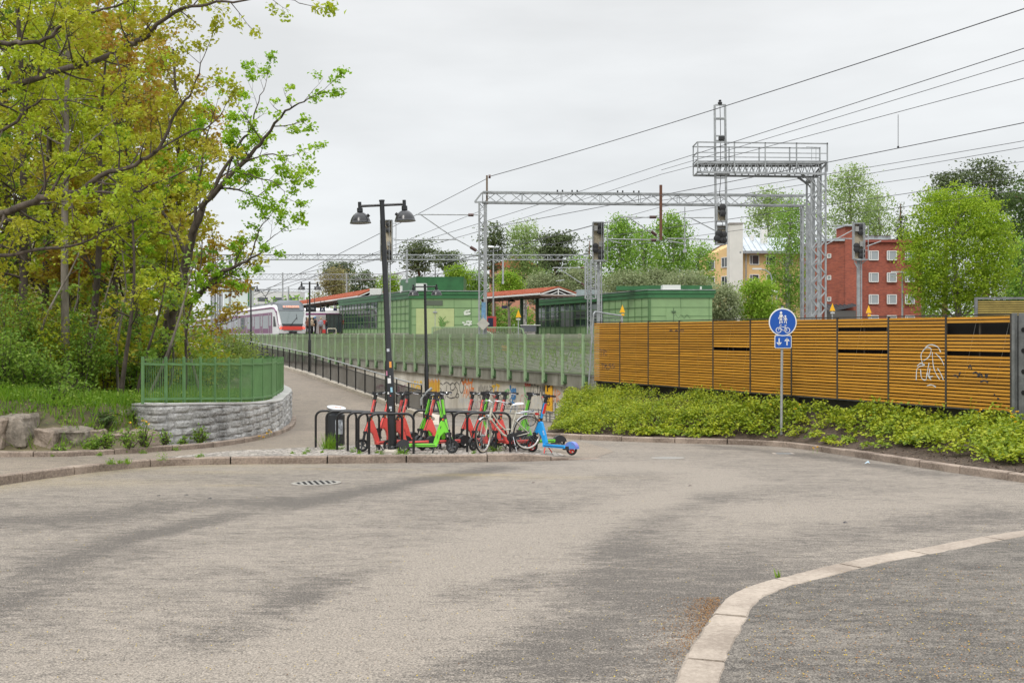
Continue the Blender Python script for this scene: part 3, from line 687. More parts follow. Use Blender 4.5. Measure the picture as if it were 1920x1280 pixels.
# ---------------------------------------------------------------- leaning temporary mesh fence at the end of the railway fence
tf = thing('temporary_fence', 'leaning grey wire mesh panel where green fence meets the ochre wall', 'fence', P(1106, 735, 34.2))
a0 = Vector((0, 0, 0)); a1 = P(1113, 584, 34.2)-tf.location; b1 = P(1165, 592, 35.6)-tf.location; b0 = P(1160, 735, 35.6)-tf.location; c0 = P(1100, 780, 34.2)-tf.location
g = MB(); g.tube([c0, a1*.97, a1+(b1-a1)*.05, b1], .028, 8); g.tube([b1, b0], .028, 8); g.build('frame', M_STEEL, tf)
g = MB()
for k in range(1, 18): t_ = k/18; g.bar(a0.lerp(b0, t_), a1.lerp(b1, t_), .008)
for k in range(1, 26): t_ = k/26; g.bar(a0.lerp(a1, t_), b0.lerp(b1, t_), .007)
g.build('wire_mesh', M_STEEL, tf)

# ---------------------------------------------------------------- split-stone retaining wall and its green fence
rwl = thing('retaining_wall', 'curved retaining wall of rough split grey granite blocks beside the path', 'wall', (RW[0][0], RW[0][1], -1))
top = [Vector((-7.95, 21.75, 0))]+[Vector((-7.34, 21.2, 0))]
line = [Vector((p[0], p[1], 0)) for p in RW]; sml = smoothline(line, 8)
body = polyline_at([Vector((-8.1, 21.9, 0)), line[0]], .05)[:-1]+polyline_at(sml, .05)
rows = 34; S = 0; acc = []
for i, p in enumerate(body):
    if i: S += (p-body[i-1]).length
    acc.append(S)
nS = [k for k in range(len(acc)) if body[k].y < 46]; body = body[:nS[-1]]; acc = acc[:nS[-1]]
rr = np.random.RandomState(4); CH = .165; BL = .42
noise2 = rr.rand(400, 60)
def hsh(a, b_): return noise2[int(a) % 400, int(b_) % 60]
cv = []; nr = rows
for i, p in enumerate(body):
    d = (body[min(i+1, len(body)-1)]-body[max(0, i-1)]).normalized(); nn = Vector((d.y, -d.x, 0))
    y_ = min(max(p.y, 21.2), 60); zt = RWTOP(y_)-.0; zb = zt-1.35
    for j in range(nr):
        z = zb+(zt-zb)*j/(nr-1); lev = (z+3.0-acc[i]*.012)/CH; cr_ = math.floor(lev); fz = lev-cr_
        bu = acc[i]/BL+.5*(cr_ % 2); cb = math.floor(bu); fu = bu-cb
        e_ = min(fz, 1-fz)*CH; e2 = min(fu, 1-fu)*BL
        bulge = .060*min(1, e_/.035)**.6*min(1, e2/.03)**.6
        k1 = hsh(cb*3+1, cr_*5+2); nz_ = (hsh(acc[i]*19, z*43+7)-.5)*.010+(hsh(acc[i]*8+50, z*18+30)-.5)*.014
        o_ = bulge*(.8+.4*k1)+nz_*min(1, e_/.03)*(1 if e2 > .02 else .3)
        if j == nr-1: o_ = .01
        q_ = p+nn*o_; cv.append((q_.x, q_.y, z))
cv = np.array(cv)-np.array([rwl.location.x, rwl.location.y, -1]); n_ = len(body)
ii = (np.arange(n_-1)[:, None]*nr+np.arange(nr-1)[None, :]).ravel()
rawmesh('stone_face', cv, np.stack([ii, ii+nr, ii+nr+1, ii+1], 1), M_WALLST, rwl)
g = MB(); vs = []
for i in range(0, n_, 3):
    p = body[i]; d = (body[min(i+1, n_-1)]-body[max(0, i-1)]).normalized(); nn = Vector((d.y, -d.x, 0)); zt = RWTOP(min(max(p.y, 21.2), 60))+1
    for o_, z in ((.045, zt-.0), (.045, zt+.035), (-.30, zt+.04), (-.30, zt-.0)): q_ = p+nn*o_-rwl.location; vs.append((q_.x, q_.y, z))
m_ = len(vs)//4; g.add(vs, [(i*4+j, (i+1)*4+j, (i+1)*4+(j+1) % 4, i*4+(j+1) % 4) for i in range(m_-1) for j in range(4)]+[(0, 1, 2, 3)])
recalc(g.build('coping', M_COPE, rwl))
gf = thing('green_fence', 'bright green vertical bar fence stepping along the granite retaining wall', 'fence', (-7.7, 21.4, 0))
FL = [(-7.72,21.4),(-6.93,22.95),(-6.47,24.8),(-6.55,27.5),(-7.2,31),(-8.3,37),(-10.6,43),(-13.6,50.5)]
fl = smoothline([Vector((p[0], p[1], 0)) for p in FL], 8); posts = [fl[0]]
tgt = [311,344,375,403,428,451,473,492,509,521]; acc_ = 0; fine_ = polyline_at(fl, .02)
for p in fine_:
    if tgt:
        if 960+FPX*p.x/p.y >= tgt[0] or p.y > 32+0: posts.append(p); tgt.pop(0); lastp = p
    elif (p-lastp).length > 1.0: posts.append(p); lastp = p
TOPF = lerpf([21.4, 25, 31, 37, 50], [.97, .87, .70, .62, .50])
for i, p in enumerate(posts):
    zb = RWTOP(max(21.2, p.y))+.03; zt = TOPF(p.y); g = MB(); q_ = p-gf.location
    g.bar((q_.x, q_.y, zb), (q_.x, q_.y, zt+.06), .05, .05); g.build('post', M_GREENF, gf)
    if i == len(posts)-1: break
    r_ = posts[i+1]-gf.location; g = MB(); zb2 = RWTOP(max(21.2, posts[i+1].y))+.03
    g.bar((q_.x, q_.y, zt-.09), (r_.x, r_.y, zt-.13+(-.0)), .03, .05); g.bar((q_.x, q_.y, zb+.10), (r_.x, r_.y, zb2+.10), .03, .05)
    nb = max(8, int((posts[i+1]-p).length/.045)) if p.y < 33 else 15
    for k in range(1, nb):
        t_ = k/nb; m2 = q_.lerp(r_, t_); g.bar((m2.x, m2.y, zb+(zb2-zb)*t_+.03), (m2.x, m2.y, zt+.02), .010 if p.y < 33 else .022, .010)
    g.build('bar_panel', M_GREENF, gf)
# boulders along the foot of the bank
import bmesh
def boulder(name, c, d, seed, m, label, rz=0, group='boulders at the foot of the bank'):
    bm = bmesh.new(); bmesh.ops.create_cube(bm, size=1); r_ = random.Random(seed)
    for v in bm.verts: v.co = Vector((v.co.x*d[0]+r_.uniform(-.07, .07), v.co.y*d[1]+r_.uniform(-.07, .07), v.co.z*d[2]+r_.uniform(-.05, .05)))
    bmesh.ops.bevel(bm, geom=bm.edges[:], offset=min(d)*.10, segments=1, affect='EDGES')
    for e_ in range(3): bmesh.ops.subdivide_edges(bm, edges=bm.edges[:], cuts=1, use_grid_fill=True)
    from mathutils import noise as mn
    for v in bm.verts:
        n_ = mn.noise(v.co*2.2+Vector((seed, 0, 0)))*.09+mn.noise(v.co*7+Vector((seed, 3, 0)))*.035+mn.noise(v.co*19)*.014
        v.co += v.co.normalized()*n_
    me = bpy.data.meshes.new(name); bm.to_mesh(me); bm.free(); me.materials.append(m)
    o = bpy.data.objects.new(name, me); C.objects.link(o); o.location = c; o.rotation_euler = (0, 0, rz); return tag(o, label, 'boulder', group)
bl = [(20,808,19.7,.66,.62,M_ROCK2,'tall brown boulder, second from the left edge of the bank'),(-14,812,19.6,.5,.58,M_ROCK,'tall reddish boulder cut by the left edge of the photo'),(82,823,19.7,.50,.40,M_ROCK,'low dark red boulder just right of the tall brown ones'),
      (127,824,19.9,.52,.40,M_ROCK2,'low pale faced boulder with a cracked slanting top'),(170,824,20.3,.45,.40,M_ROCK,'narrow reddish boulder left of the climbing green plants'),(211,826,20.6,.5,.40,M_ROCK,'reddish boulder half hidden behind leafy green plants'),(258,826,21.0,.60,.42,M_ROCK,'reddish boulder touching the corner of the granite wall')]
for i, (px, py, D, w_, h_, m, lb) in enumerate(bl): boulder('boulder', P(px, py, D)+Vector((0, .26, -.02)), (w_*1.05, .6, h_*1.0), i+3, m, lb, i*.11-.25)
sl_ = ['leftmost', 'second', 'third', 'fourth', 'fifth', 'sixth', 'seventh', 'eighth', 'rightmost']
for i in range(9):
    px = 216+i*6.6; st = boulder('stone', P(px, 787-(i % 3)*6, 21.6)+Vector((0, .15, 0)), (.14, .14, .07), 30+i, M_ROCK2, sl_[i]+' small flat stone in the little dry wall left of the granite corner', i*.7, 'small stones stacked beside the granite corner'); st['category'] = 'stone'

# ---------------------------------------------------------------- black railing on its stone kerb along the ramp
M_PERF = bpy.data.materials.new('perforated black sheet'); M_PERF.use_nodes = True; t = M_PERF.node_tree; b = t.nodes['Principled BSDF']; b.inputs['Base Color'].default_value = (.02, .02, .022, 1); b.inputs['Alpha'].default_value = .74
rk = thing('ramp_wall', 'pale stone kerb wall carrying the black railing beside the ramp', 'wall', (-3.27, 38, -2))
sm_ = smoothline([Vector((p[0], p[1], 0)) for p in RE], 6); g = MB()
for a, b_ in zip(sm_, sm_[1:]):
    d = (b_-a).normalized(); nn = Vector((d.y, -d.x, 0))*.22
    za = (RAMP(max(34, a.y)) if a.y > 34 else pl(a.y)+.02)+.13*sm(32.9, 37, a.y); zb = (RAMP(b_.y) if b_.y > 34 else pl(b_.y)+.02)+.13*sm(32.9, 37, b_.y)
    ps_ = [a-nn*.6, a+nn, b_+nn, b_-nn*.6]; zz = [za, za, zb, zb]
    vs = [(p.x, p.y, -5) for p in ps_]+[(p.x, p.y, z) for p, z in zip(ps_, zz)]; g.add([Vector(v)-rk.location for v in vs], [(0,3,2,1),(4,5,6,7),(0,1,5,4),(1,2,6,5),(2,3,7,6),(3,0,4,7)])
recalc(g.build('wall_face', mat('pale kerb stone', (.34, .30, .24), .85, col2=(.52, .46, .38), vscale=1.5, bump=.3), rk))
rg = thing('railing', 'black railing with perforated panels running up beside the ramp path', 'railing', (-3.27, 38.4, -1.5))
def REp(y): return Vector((float(np.interp(y, [p[1] for p in RE], [p[0] for p in RE]))+.10, y, 0))
ys_ = [38.5+i*1.333 for i in range(28)]
for i, y in enumerate(ys_):
    p = REp(y); z = RAMP(y)+.10; g = MB(); g.bar(p+Vector((0, 0, z))-rg.location, p+Vector((0, 0, z+1.05))-rg.location, .05, .07); g.build('post', M_BLACK, rg)
    if i == len(ys_)-1: break
    y2 = ys_[i+1]; p2 = REp(y2); z2 = RAMP(y2)+.10; g = MB()
    A = lambda h: p+Vector((0, 0, z+h))-rg.location; B_ = lambda h: p2+Vector((0, 0, z2+h))-rg.location
    for h, s2 in ((.86, .03), (.10, .03)): g.bar(A(h), B_(h), s2)
    g.build('rail', M_BLACK, rg)
    g = MB(); g.tube([A(1.06), B_(1.06)], .028, 8); g.build('handrail', M_STEEL if i < 26 else M_BLACK, rg)
    g = MB(); g.add([A(.12), B_(.12), B_(.85), A(.85)], [(0, 1, 2, 3)]); g.build('infill_panel', M_PERF, rg)
# stickered end post and handrail stub
ep = thing('end_post', 'black post with white scribbles and silver handrail stub at the railing end', 'post', P(797, 822, 33.5))
g = MB(); h_ = Z(742, 33.5)-ep.location.z; g.bar((0, 0, 0), (0, 0, h_), .13, .08); g.build('post', M_BLACK, ep)
g = MB(); g.tube([(-.12, 0, h_-.3), (-.12, 0, h_-.12), (.0, 0, h_+.06), (.22, 0, h_+.26)], .045, 8); g.build('handrail', M_STEEL, ep)
g = MB(); r_ = random.Random(2)
for k in range(9): a = Vector((r_.uniform(-.04, .04), -.045, h_-.25-k*.09)); g.bar(a, a+Vector((r_.uniform(-.04, .04), 0, r_.uniform(.02, .07))), .012, .002)
g.build('scribble', MG['w'], ep)
# low steel handrail in front of the graffiti wall
hr = thing('handrail', 'thin grey double handrail in front of the graffiti wall', 'handrail', onF(1000, 800, 1.0))
def hp(px, py, o_=.8): d = 20.93/((px-960)/1920+.5); p = P(px, py, d*.965); return p-hr.location
g = MB()
for dy in (0, 9): g.tube([hp(700, 766+dy), hp(870, 766+dy), hp(980, 766+dy), hp(1010, 768+dy), hp(1040, 773+dy)], .02, 6)
g.build('rail', M_STEELD, hr)
for px in (880, 925, 982, 1010):
    g = MB(); g.tube([hp(px, 766), hp(px, 800)], .022, 6); g.build('post', M_STEELD, hr)
g = MB()
for px, y0, y1 in ((1041, 755, 806), (1048, 772, 806), (1052, 772, 806), (1024, 772, 805), (1031, 772, 805)): g.bar(hp(px, y0), hp(px, y1), .05)
g.bar(hp(1024, 773), hp(1052, 773), .04); g.bar(hp(1024, 786), hp(1052, 786), .03); g.build('gate', M_STEELD, hr)
# ================================================================ lamps, racks, bin, signs
M_LAMP = mat('black lamp enamel', (.016, .017, .019), .22, var=.2, vscale=8)
M_LAMPIN = mat('pale reflector', (.55, .50, .43), .5)
M_STK = {c: mat('sticker '+c, v, .6) for c, v in {'white': (.72, .72, .70), 'blue': (.32, .55, .66), 'orange': (.75, .33, .07), 'pink': (.5, .2, .3), 'red': (.6, .08, .05), 'silver': (.5, .52, .56)}.items()}
def make_lamp():
    t = thing('street_lamp', '', 'street lamp')
    H = 4.87
    g = MB(); g.tube([(0,0,0.08),(0,0,1.75),(0,0,1.8),(0,0,H)], [.082, .082, .060, .046], 16); g.lathe([(.1,.08),(.1,.12),(.088,.14)], 16); g.lathe([(.058,1.0),(.058,1.0)], 8)
    autosmooth(g.build('pole', M_LAMP, t))
    g = MB(); g.lathe([(.19,-.1),(.19,.05),(.16,.08),(.0,.08)], 20); autosmooth(g.build('base', mat('pale base', (.42, .38, .32), .8, var=.2), t))
    g = MB(); g.tube([(-.43,0,H-.09),(.43,0,H-.09)], .026, 10); g.lathe([(.056,H-.02),(.056,H+.01),(.0,H+.015)], 12); autosmooth(g.build('arm', M_LAMP, t))
    for s in (-1, 1):
        x = s*.43
        g = MB(); g.lathe([(0,H-.01),(.034,H-.01),(.034,H-.125)], 14, None, (x,0,0)); g.lathe([(.056,H-.125),(.058,H-.20),(.045,H-.21)], 16, None, (x,0,0))
        g.lathe([(.045,H-.205),(.09,H-.225),(.135,H-.265),(.170,H-.315),(.190,H-.37),(.199,H-.405),(.207,H-.412),(.205,H-.42),(.194,H-.415)], 28, None, (x,0,0))
        hd = autosmooth(g.build('lamp_head', M_LAMP, t), 50)
        g = MB(); g.tube([(x-s*.13,-.01,H-.30),(x-s*.175,-.01,H-.262)], [.03,.032], 10); autosmooth(g.build('latch', M_LAMP, hd)) 
        g = MB(); g.lathe([(.194,H-.413),(.12,H-.33),(0,H-.29)], 24, None, (x,0,0)); g.build('reflector', M_LAMPIN, hd)
    return t
lamp = make_lamp()
def tilt(o, a): o.rotation_euler = (0, a, 0)
GL = 'twin headed black street lamps along the path'
LP = [(737, 849, 19.75, -2.55, 'tallest twin headed black street lamp, stickers on its pole, among the scooters'), (801, 777, 38.3, -1.0, 'black twin headed street lamp in front of the graffiti wall and green station hall'),
      (580.5, 700, 54.5, 0, 'black twin headed street lamp beside the train front along the railing'), (470.5, 667, 71, 0, 'farthest black twin headed street lamp, in front of the train side windows')]
for i, (px, py, D, a, lb) in enumerate(LP):
    p = P(px, py, D); o = lamp if i == 0 else dup(lamp); o.location = p; o['label'] = lb; o['group'] = GL; tilt(o, radians(a))
    if i == 0: first = o
for i, (x_, z, w_, h_, c, rnd_) in enumerate([(-.02, 1.95, .05, .09, 'silver', 1), (.02, 1.46, .04, .12, 'orange', 0), (-.04, 1.22, .035, .09, 'pink', 0), (.0, 1.0, .06, .10, 'white', 0), (.03, .78, .045, .10, 'blue', 0), (-.03, .73, .035, .035, 'white', 0), (0, .46, .05, .05, 'silver', 1), (.02, .68, .02, .02, 'red', 0), (-.02, .40, .02, .02, 'white', 0)]):
    pass
g_ = {}
for (x_, py, w_, h_, c) in [(.0, 656, .05, .055, 'silver'), (.035, 683, .045, .115, 'orange'), (-.045, 699, .03, .09, 'pink'), (.0, 713, .062, .10, 'white'), (.035, 730, .04, .095, 'blue'), (-.03, 736, .034, .04, 'white'), (.01, 741, .02, .02, 'red'), (-.0, 763, .05, .045, 'silver'), (.01, 768, .02, .03, 'white'), (.02, 705, .02, .02, 'white')]:
    z = (849-py)/1920*19.75; r_ = .0905 if z < 1.75 else .068; g = MB(); k = 5; vs = []
    for j in range(k+1):
        a = -pi/2+(x_/r_)+(j/k-.5)*w_/r_; vs += [((r_+.002)*cos(a), (r_+.002)*sin(a), z-h_/2), ((r_+.002)*cos(a), (r_+.002)*sin(a), z+h_/2)]
    g.add(vs, [(2*j, 2*j+2, 2*j+3, 2*j+1) for j in range(k)]); g.build('sticker', M_STK[c], lamp)

# bike racks: hoops
M_RACK = mat('black rack tube', (.010, .010, .011), .38)
def make_rack(wd=.84, h=.76, r=.024, cr=.14):
    g = MB(); pts = [(-wd/2, 0, -.05), (-wd/2, 0, h-cr)]
    for k in range(1, 7): a = pi-pi/2*k/6; pts.append((-wd/2+cr+cr*cos(a), 0, h-cr+cr*sin(a)))
    for k in range(0, 7): a = pi/2-pi/2*k/6; pts.append((wd/2-cr+cr*cos(a), 0, h-cr+cr*sin(a)))
    pts.append((wd/2, 0, -.05)); g.tube(pts, r, 12)
    return autosmooth(g.build('bike_rack', M_RACK))
rk0 = make_rack(); first = True
ordn = ['nearest', 'second nearest', 'third nearest', 'fourth nearest', 'fifth nearest', 'farthest']
def place_rack(pxl, pyb, D, lb, grp, rz=0, wdd=.84):
    global first
    o = rk0 if first else rk0.copy()
    if not first: C.objects.link(o)
    first = False
    x = X(pxl, D); z = zp(x, D)+.004; o.location = (x+wdd/2*cos(rz), D+wdd/2*sin(rz), z); o.rotation_euler = (0, 0, rz); tag(o, lb, 'bike rack', grp)
for i in range(6):
    D = 19.4+i*.40; place_rack(692-i*20.3+(i*.3), 0, D, f'{ordn[i]} black hoop in the left row of bike racks, by the bin and lamp', 'black hoop bike racks in the left row', .10)
for i in range(5):
    D = 20.0+i*.42; place_rack(876-i*(25.2), 0, D, f'{ordn[i]} black hoop in the right row of bike racks, behind the bicycle and scooters', 'black hoop bike racks in the right row', .06, .84)
# litter bin
bn = thing('litter_bin', 'dark cylindrical litter bin with a slanted white lid behind the left racks', 'litter bin', (X(629, 22.2), 22.2, zp(-3.8, 22.2)))
g = MB(); g.lathe([(.0,0),(.175,0),(.20,.02),(.20,.66),(.17,.68),(.15,.70),(.15,.76),(0,.76)], 24); autosmooth(g.build('body', mat('dark bin', (.022, .024, .028), .45), bn))
R_ = Matrix.Rotation(radians(8), 3, 'Y') @ Matrix.Rotation(radians(6), 3, 'X')
g = MB(); g.lathe([(0,-.02),(.20,-.02),(.205,.0)], 26, R_, (.02, 0, .80)); autosmooth(g.build('lid_rim', M_BLACKM, bn))
g = MB(); g.lathe([(.205,.002),(.20,.022),(0,.024)], 26, R_, (.02, 0, .80)); ld = g.build('lid', mat('white lid', (.66, .68, .70), .4), bn)
g = MB()
for pts in ([(-.09,-.06),(-.03,.05),(.0,-.06),(.03,.04)], [(.05,-.07),(.09,.05),(.10,-.05)], [(-.10,.03),(-.02,.0),(.11,.06)]):
    v3 = [R_ @ Vector((a, b_, .028))+Vector((.02, 0, .80)) for a, b_ in pts]
    for a, b_ in zip(v3, v3[1:]): g.bar(a, b_, .012, .002)
g.build('scribble', MG['o'], ld)
g = MB(); vs = []
for j in range(7):
    a = -pi/2+.15+j*.15; vs += [(.202*cos(a), .202*sin(a), .25), (.202*cos(a), .202*sin(a), .56)]
g.add(vs, [(2*j, 2*j+2, 2*j+3, 2*j+1) for j in range(6)]); g.build('poster', mat('torn poster', (.03, .03, .035), .6, col2=(.55, .60, .64), vscale=14, stretch=(1, 1, .5)), bn)

# blue shared path sign
D = 23.9; sb = thing('path_sign', 'round blue sign with white adult, child and bicycle above an arrow plate', 'sign', (X(1465, D), D, zbed(X(1465, D), D)-.05)); sb.rotation_euler = (0, radians(.4), 0)
z0 = sb.location.z; zt = Z(572, D)-z0; zc = Z(604, D)-z0; zr = Z(640.5, D)-z0
g = MB(); g.tube([(0,0,0),(0,0,zt-.03)], .031, 12); autosmooth(g.build('pole', M_STEEL, sb)); g = MB(); g.tube([(0,0,zt-.03),(0,0,zt)], .034, 12); g.build('cap', M_BLACKM, sb)
M_BL = mat('sign blue', (.006, .075, .36), .35); M_WH = mat('sign white', (.72, .72, .69), .4)
R0 = Matrix.Rotation(pi/2, 3, 'X')
def disc(g, r, y, c, n=40): vs = [(r*cos(2*pi*i/n)+c[0], y, r*sin(2*pi*i/n)+c[1]) for i in range(n)]; g.add(vs, [tuple(range(n))])
g = MB(); g.lathe([(.0,0),(.322,0),(.326,.008),(.322,.016),(0,.016)], 44, R0, (0,-.04,zc)); autosmooth(g.build('disc_border', M_WH, sb))
g = MB(); g.lathe([(.0,.0165),(.300,.0165),(.300,.0185),(0,.0185)], 44, R0, (0,-.04,zc)); g.build('disc_face', M_BL, sb)
g = MB(); yy = -.0605; g.smooth = False
def poly(pts, dy=0): g.prism([(a, b_) for a, b_ in pts], (0, yy+dy, zc), (1,0,0), (0,0,1), (0,-.0015,0))
# pictograms, in metres about the disc centre
def circ(cx, cy, r, n=14): poly([(cx+r*cos(2*pi*i/n), cy+r*sin(2*pi*i/n)) for i in range(n)])
def stroke(pts, wd):
    for a, b_ in zip(pts, pts[1:]):
        v = Vector((b_[0]-a[0], b_[1]-a[1])); v.normalize(); n_ = Vector((-v.y, v.x))*wd/2; v *= wd*.3
        poly([(a[0]-v.x+n_.x, a[1]-v.y+n_.y), (a[0]-v.x-n_.x, a[1]-v.y-n_.y), (b_[0]+v.x-n_.x, b_[1]+v.y-n_.y), (b_[0]+v.x+n_.x, b_[1]+v.y+n_.y)])
circ(-.044, .222, .029); poly([(-.068,.188),(-.022,.188),(-.016,.10),(-.028,.09),(-.062,.09),(-.074,.10)]); stroke([(-.066,.180),(-.080,.125),(-.098,.085)], .020); stroke([(-.024,.180),(.002,.130),(.014,.108)], .020)
stroke([(-.056,.10),(-.066,.03),(-.070,-.030)], .024); stroke([(-.034,.10),(-.024,.03),(-.018,-.012)], .024)
circ(.058, .140, .022); poly([(.044,.112),(.074,.112),(.082,.058),(.040,.058)]); stroke([(.044,.106),(.030,.075),(.022,.055)], .015); stroke([(.074,.106),(.090,.075),(.098,.058)], .015); stroke([(.052,.062),(.046,.02),(.034,-.012)], .017); stroke([(.068,.062),(.078,.02),(.083,-.026)], .018)
for cx in (-.098, .104):
    n_ = 26; ro, ri = .066, .052
    for i in range(n_):
        a, b_ = 2*pi*i/n_, 2*pi*(i+1)/n_; poly([(cx+ro*cos(a), -.185+ro*sin(a)), (cx+ri*cos(a), -.185+ri*sin(a)), (cx+ri*cos(b_), -.185+ri*sin(b_)), (cx+ro*cos(b_), -.185+ro*sin(b_))])
stroke([(-.098,-.185),(-.066,-.082),(-.045,-.062),(-.030,-.062)], .012); stroke([(-.072,-.098),(.045,-.116)], .012); stroke([(-.078,-.112),(.005,-.190),(.104,-.190)], .012); stroke([(.040,-.185),(.062,-.075)], .012); stroke([(.040,-.072),(.086,-.072)], .012); stroke([(.104,-.190),(.055,-.11)], .010)
g.build('pictogram', M_WH, sb)
def rrect(w_, h_, r, n=5): return [(sx_*(w_/2-r)+r*cos(a), sy_*(h_/2-r)+r*sin(a)) for sx_, sy_, a0 in ((1,1,0),(-1,1,pi/2),(-1,-1,pi),(1,-1,3*pi/2)) for a in [a0+pi/2*k/n for k in range(n+1)]]
g = MB(); g.prism(rrect(.395,.305,.035), (.012,-.052,zr), (1,0,0), (0,0,1), (0,.012,0)); recalc(g.build('plate_border', M_WH, sb))
g = MB(); g.prism(rrect(.365,.275,.022), (.012,-.0545,zr), (1,0,0), (0,0,1), (0,.002,0)); recalc(g.build('plate_face', M_BL, sb))
g = MB(); yy = -.0545; zc2 = zc; zc = zr
for sx_, d in ((-.082, -1), (.102, 1)):
    stroke([(sx_, -d*.075), (sx_, d*.065)], .026); stroke([(sx_-.046, d*.020), (sx_, d*.078), (sx_+.046, d*.020)], .024)
g.build('arrows', M_WH, sb); zc = zc2
g = MB(); g.bar((0,-.03,zc+.15), (0,.03,zc+.15), .09, .03); g.bar((0,-.03,zr), (0,.03,zr), .09, .03); g.build('clamp', M_STEEL, sb)

# manhole covers and a drain grate
def manhole(px, py, r, lb, grate):
    x, y = onroad(px, py); o = thing('manhole_cover', lb, 'manhole cover', (x, y, pl(y)+.004)); o.rotation_euler = (-radians(2.65), 0, .3)
    g = MB(); g.lathe([(r,-.02),(r,.008),(r*.84,.010),(r*.84,.004)], 36); autosmooth(g.build('frame', mat('manhole frame', (.27, .25, .22) if grate else (.19, .17, .15), .8, var=.15, vscale=20), o))
    g = MB(); g.lathe([(r*.84,.0),(r*.84,.007),(0,.009)], 36); cv_ = g.build('cover', mat('manhole iron', (.22, .21, .19) if grate else (.16, .145, .13), .7, var=.2, vscale=20), o)
    if grate:
        g = MB()
        for ix in range(-3, 4):
            for iy in range(-3, 4):
                if ix*ix+iy*iy < 12: g.bar((ix*.085-.02, iy*.085, .0115), (ix*.085+.02, iy*.085, .0115), .05, .001)
        g.build('slots', M_DARK, o)
manhole(593, 906, .36, 'round cast iron drain grate set in a pale ring in the road', True)
manhole(1252, 859, .33, 'round smooth manhole cover on the road near planting kerb', False)
x, y = onroad(1465, 849); dg = thing('drain_cover', 'small square drain cover by the planting kerb', 'drain', (x, y-.2, pl(y)+.006)); g = MB(); g.bar((-.22,0,.0),(.22,0,.0), .36, .012); g.build('frame', mat('drain frame', (.30, .26, .22), .8), dg); g = MB(); g.bar((-.15,0,.008),(.15,0,.008), .24, .006); g.build('grate', M_STEELD, dg)
# ================================================================ railway equipment
M_GALV = mat('mast steel', (.30, .315, .32), .55, .3, var=.25, vscale=3)
M_WIRE = mat('wire', (.05, .05, .055), .5, .4)
M_RUST = mat('rusty steel', (.13, .055, .03), .8, var=.3)
M_INS = mat('brown insulator', (.07, .03, .025), .3)
M_BEIGE = mat('beige signal back', (.46, .40, .29), .6, var=.12)
M_SBLK = mat('signal black', (.015, .015, .016), .5)
M_SGREY = mat('grey case', (.27, .27, .26), .5)
M_YEL = mat('warning yellow', (.80, .42, .01), .5)
M_GLASS = mat('dark glass', (.03, .045, .045), .06, 0, spec=.9)
def lattice(g, a, b, w_, h_, n, ch=.06, br=.03, up=(0,0,1)):
    """box truss from a to b"""
    a, b = Vector(a), Vector(b); d = (b-a).normalized(); u = Vector(up); r = d.cross(u).normalized(); u = r.cross(d).normalized()
    cs = [r*sx_*w_/2+u*sy_*h_/2 for sx_, sy_ in ((-1,-1),(1,-1),(1,1),(-1,1))]
    for c in cs: g.bar(a+c, b+c, ch, ch, u)
    for i in range(n):
        p, q_ = a.lerp(b, i/n), a.lerp(b, (i+1)/n)
        for j in range(4):
            c, e_ = cs[j], cs[(j+1) % 4]
            if (i+j) % 2: c, e_ = e_, c
            g.bar(p+c, q_+e_, br, br)
            if i % 3 == 0: g.bar(p+c, p+e_, br, br)
def wire(name_lb, pts, r=.012, lb=None):
    g = MB(); g.tube(pts, r, 4, False); return g
# portal frames carrying the catenary
def portal(lb, xl, xr, D, ztop, zbot, base, tilt=0, ends=True, cw_=.32):
    o = thing('catenary_portal', lb, 'gantry', (X(xl, D), D, base)); o_ = o.location
    A_ = Vector((X(xl, D), D, 0)); D2 = D+tilt; B_ = Vector((X(xr, D2), D2, 0)); zm = (ztop+zbot)/2
    g = MB(); lattice(g, Vector((A_.x, A_.y, zm))-o_, Vector((B_.x, B_.y, zm))-o_, .45, ztop-zbot, max(14, int((B_-A_).length/.62)), .07, .03); g.build('beam', M_GALV, o)
    if ends:
        for k, Q in enumerate((A_, B_)):
            g = MB(); s_ = .17
            lattice(g, Vector((Q.x, Q.y, base))-o_, Vector((Q.x, Q.y, zbot))-o_, cw_, .3, 18, .08, .03, (0, 1, 0)); g.bar(Vector((Q.x+.12, Q.y-.16, base))-o_, Vector((Q.x+.12, Q.y-.16, zbot))-o_, .14, .03, (0,1,0))
            g.build('mast', M_GALV, o)
    for fr in (.235, .28, .42, .47):
        p = A_.lerp(B_, fr); g = MB(); g.box(Vector((p.x, p.y, ztop+.03))-o_, (.32,.08,.05))
        for dx in (-.12, .12): g.tube([Vector((p.x+dx, p.y, ztop))-o_, Vector((p.x+dx, p.y, ztop+.16))-o_], .04, 6)
        g.build('insulator', M_SBLK, o)
    return o
po = portal('nearest steel catenary portal with a grey mast standing left of centre', 905, 1510, 48, Z(361, 48), Z(380, 48), .3, 1.2)
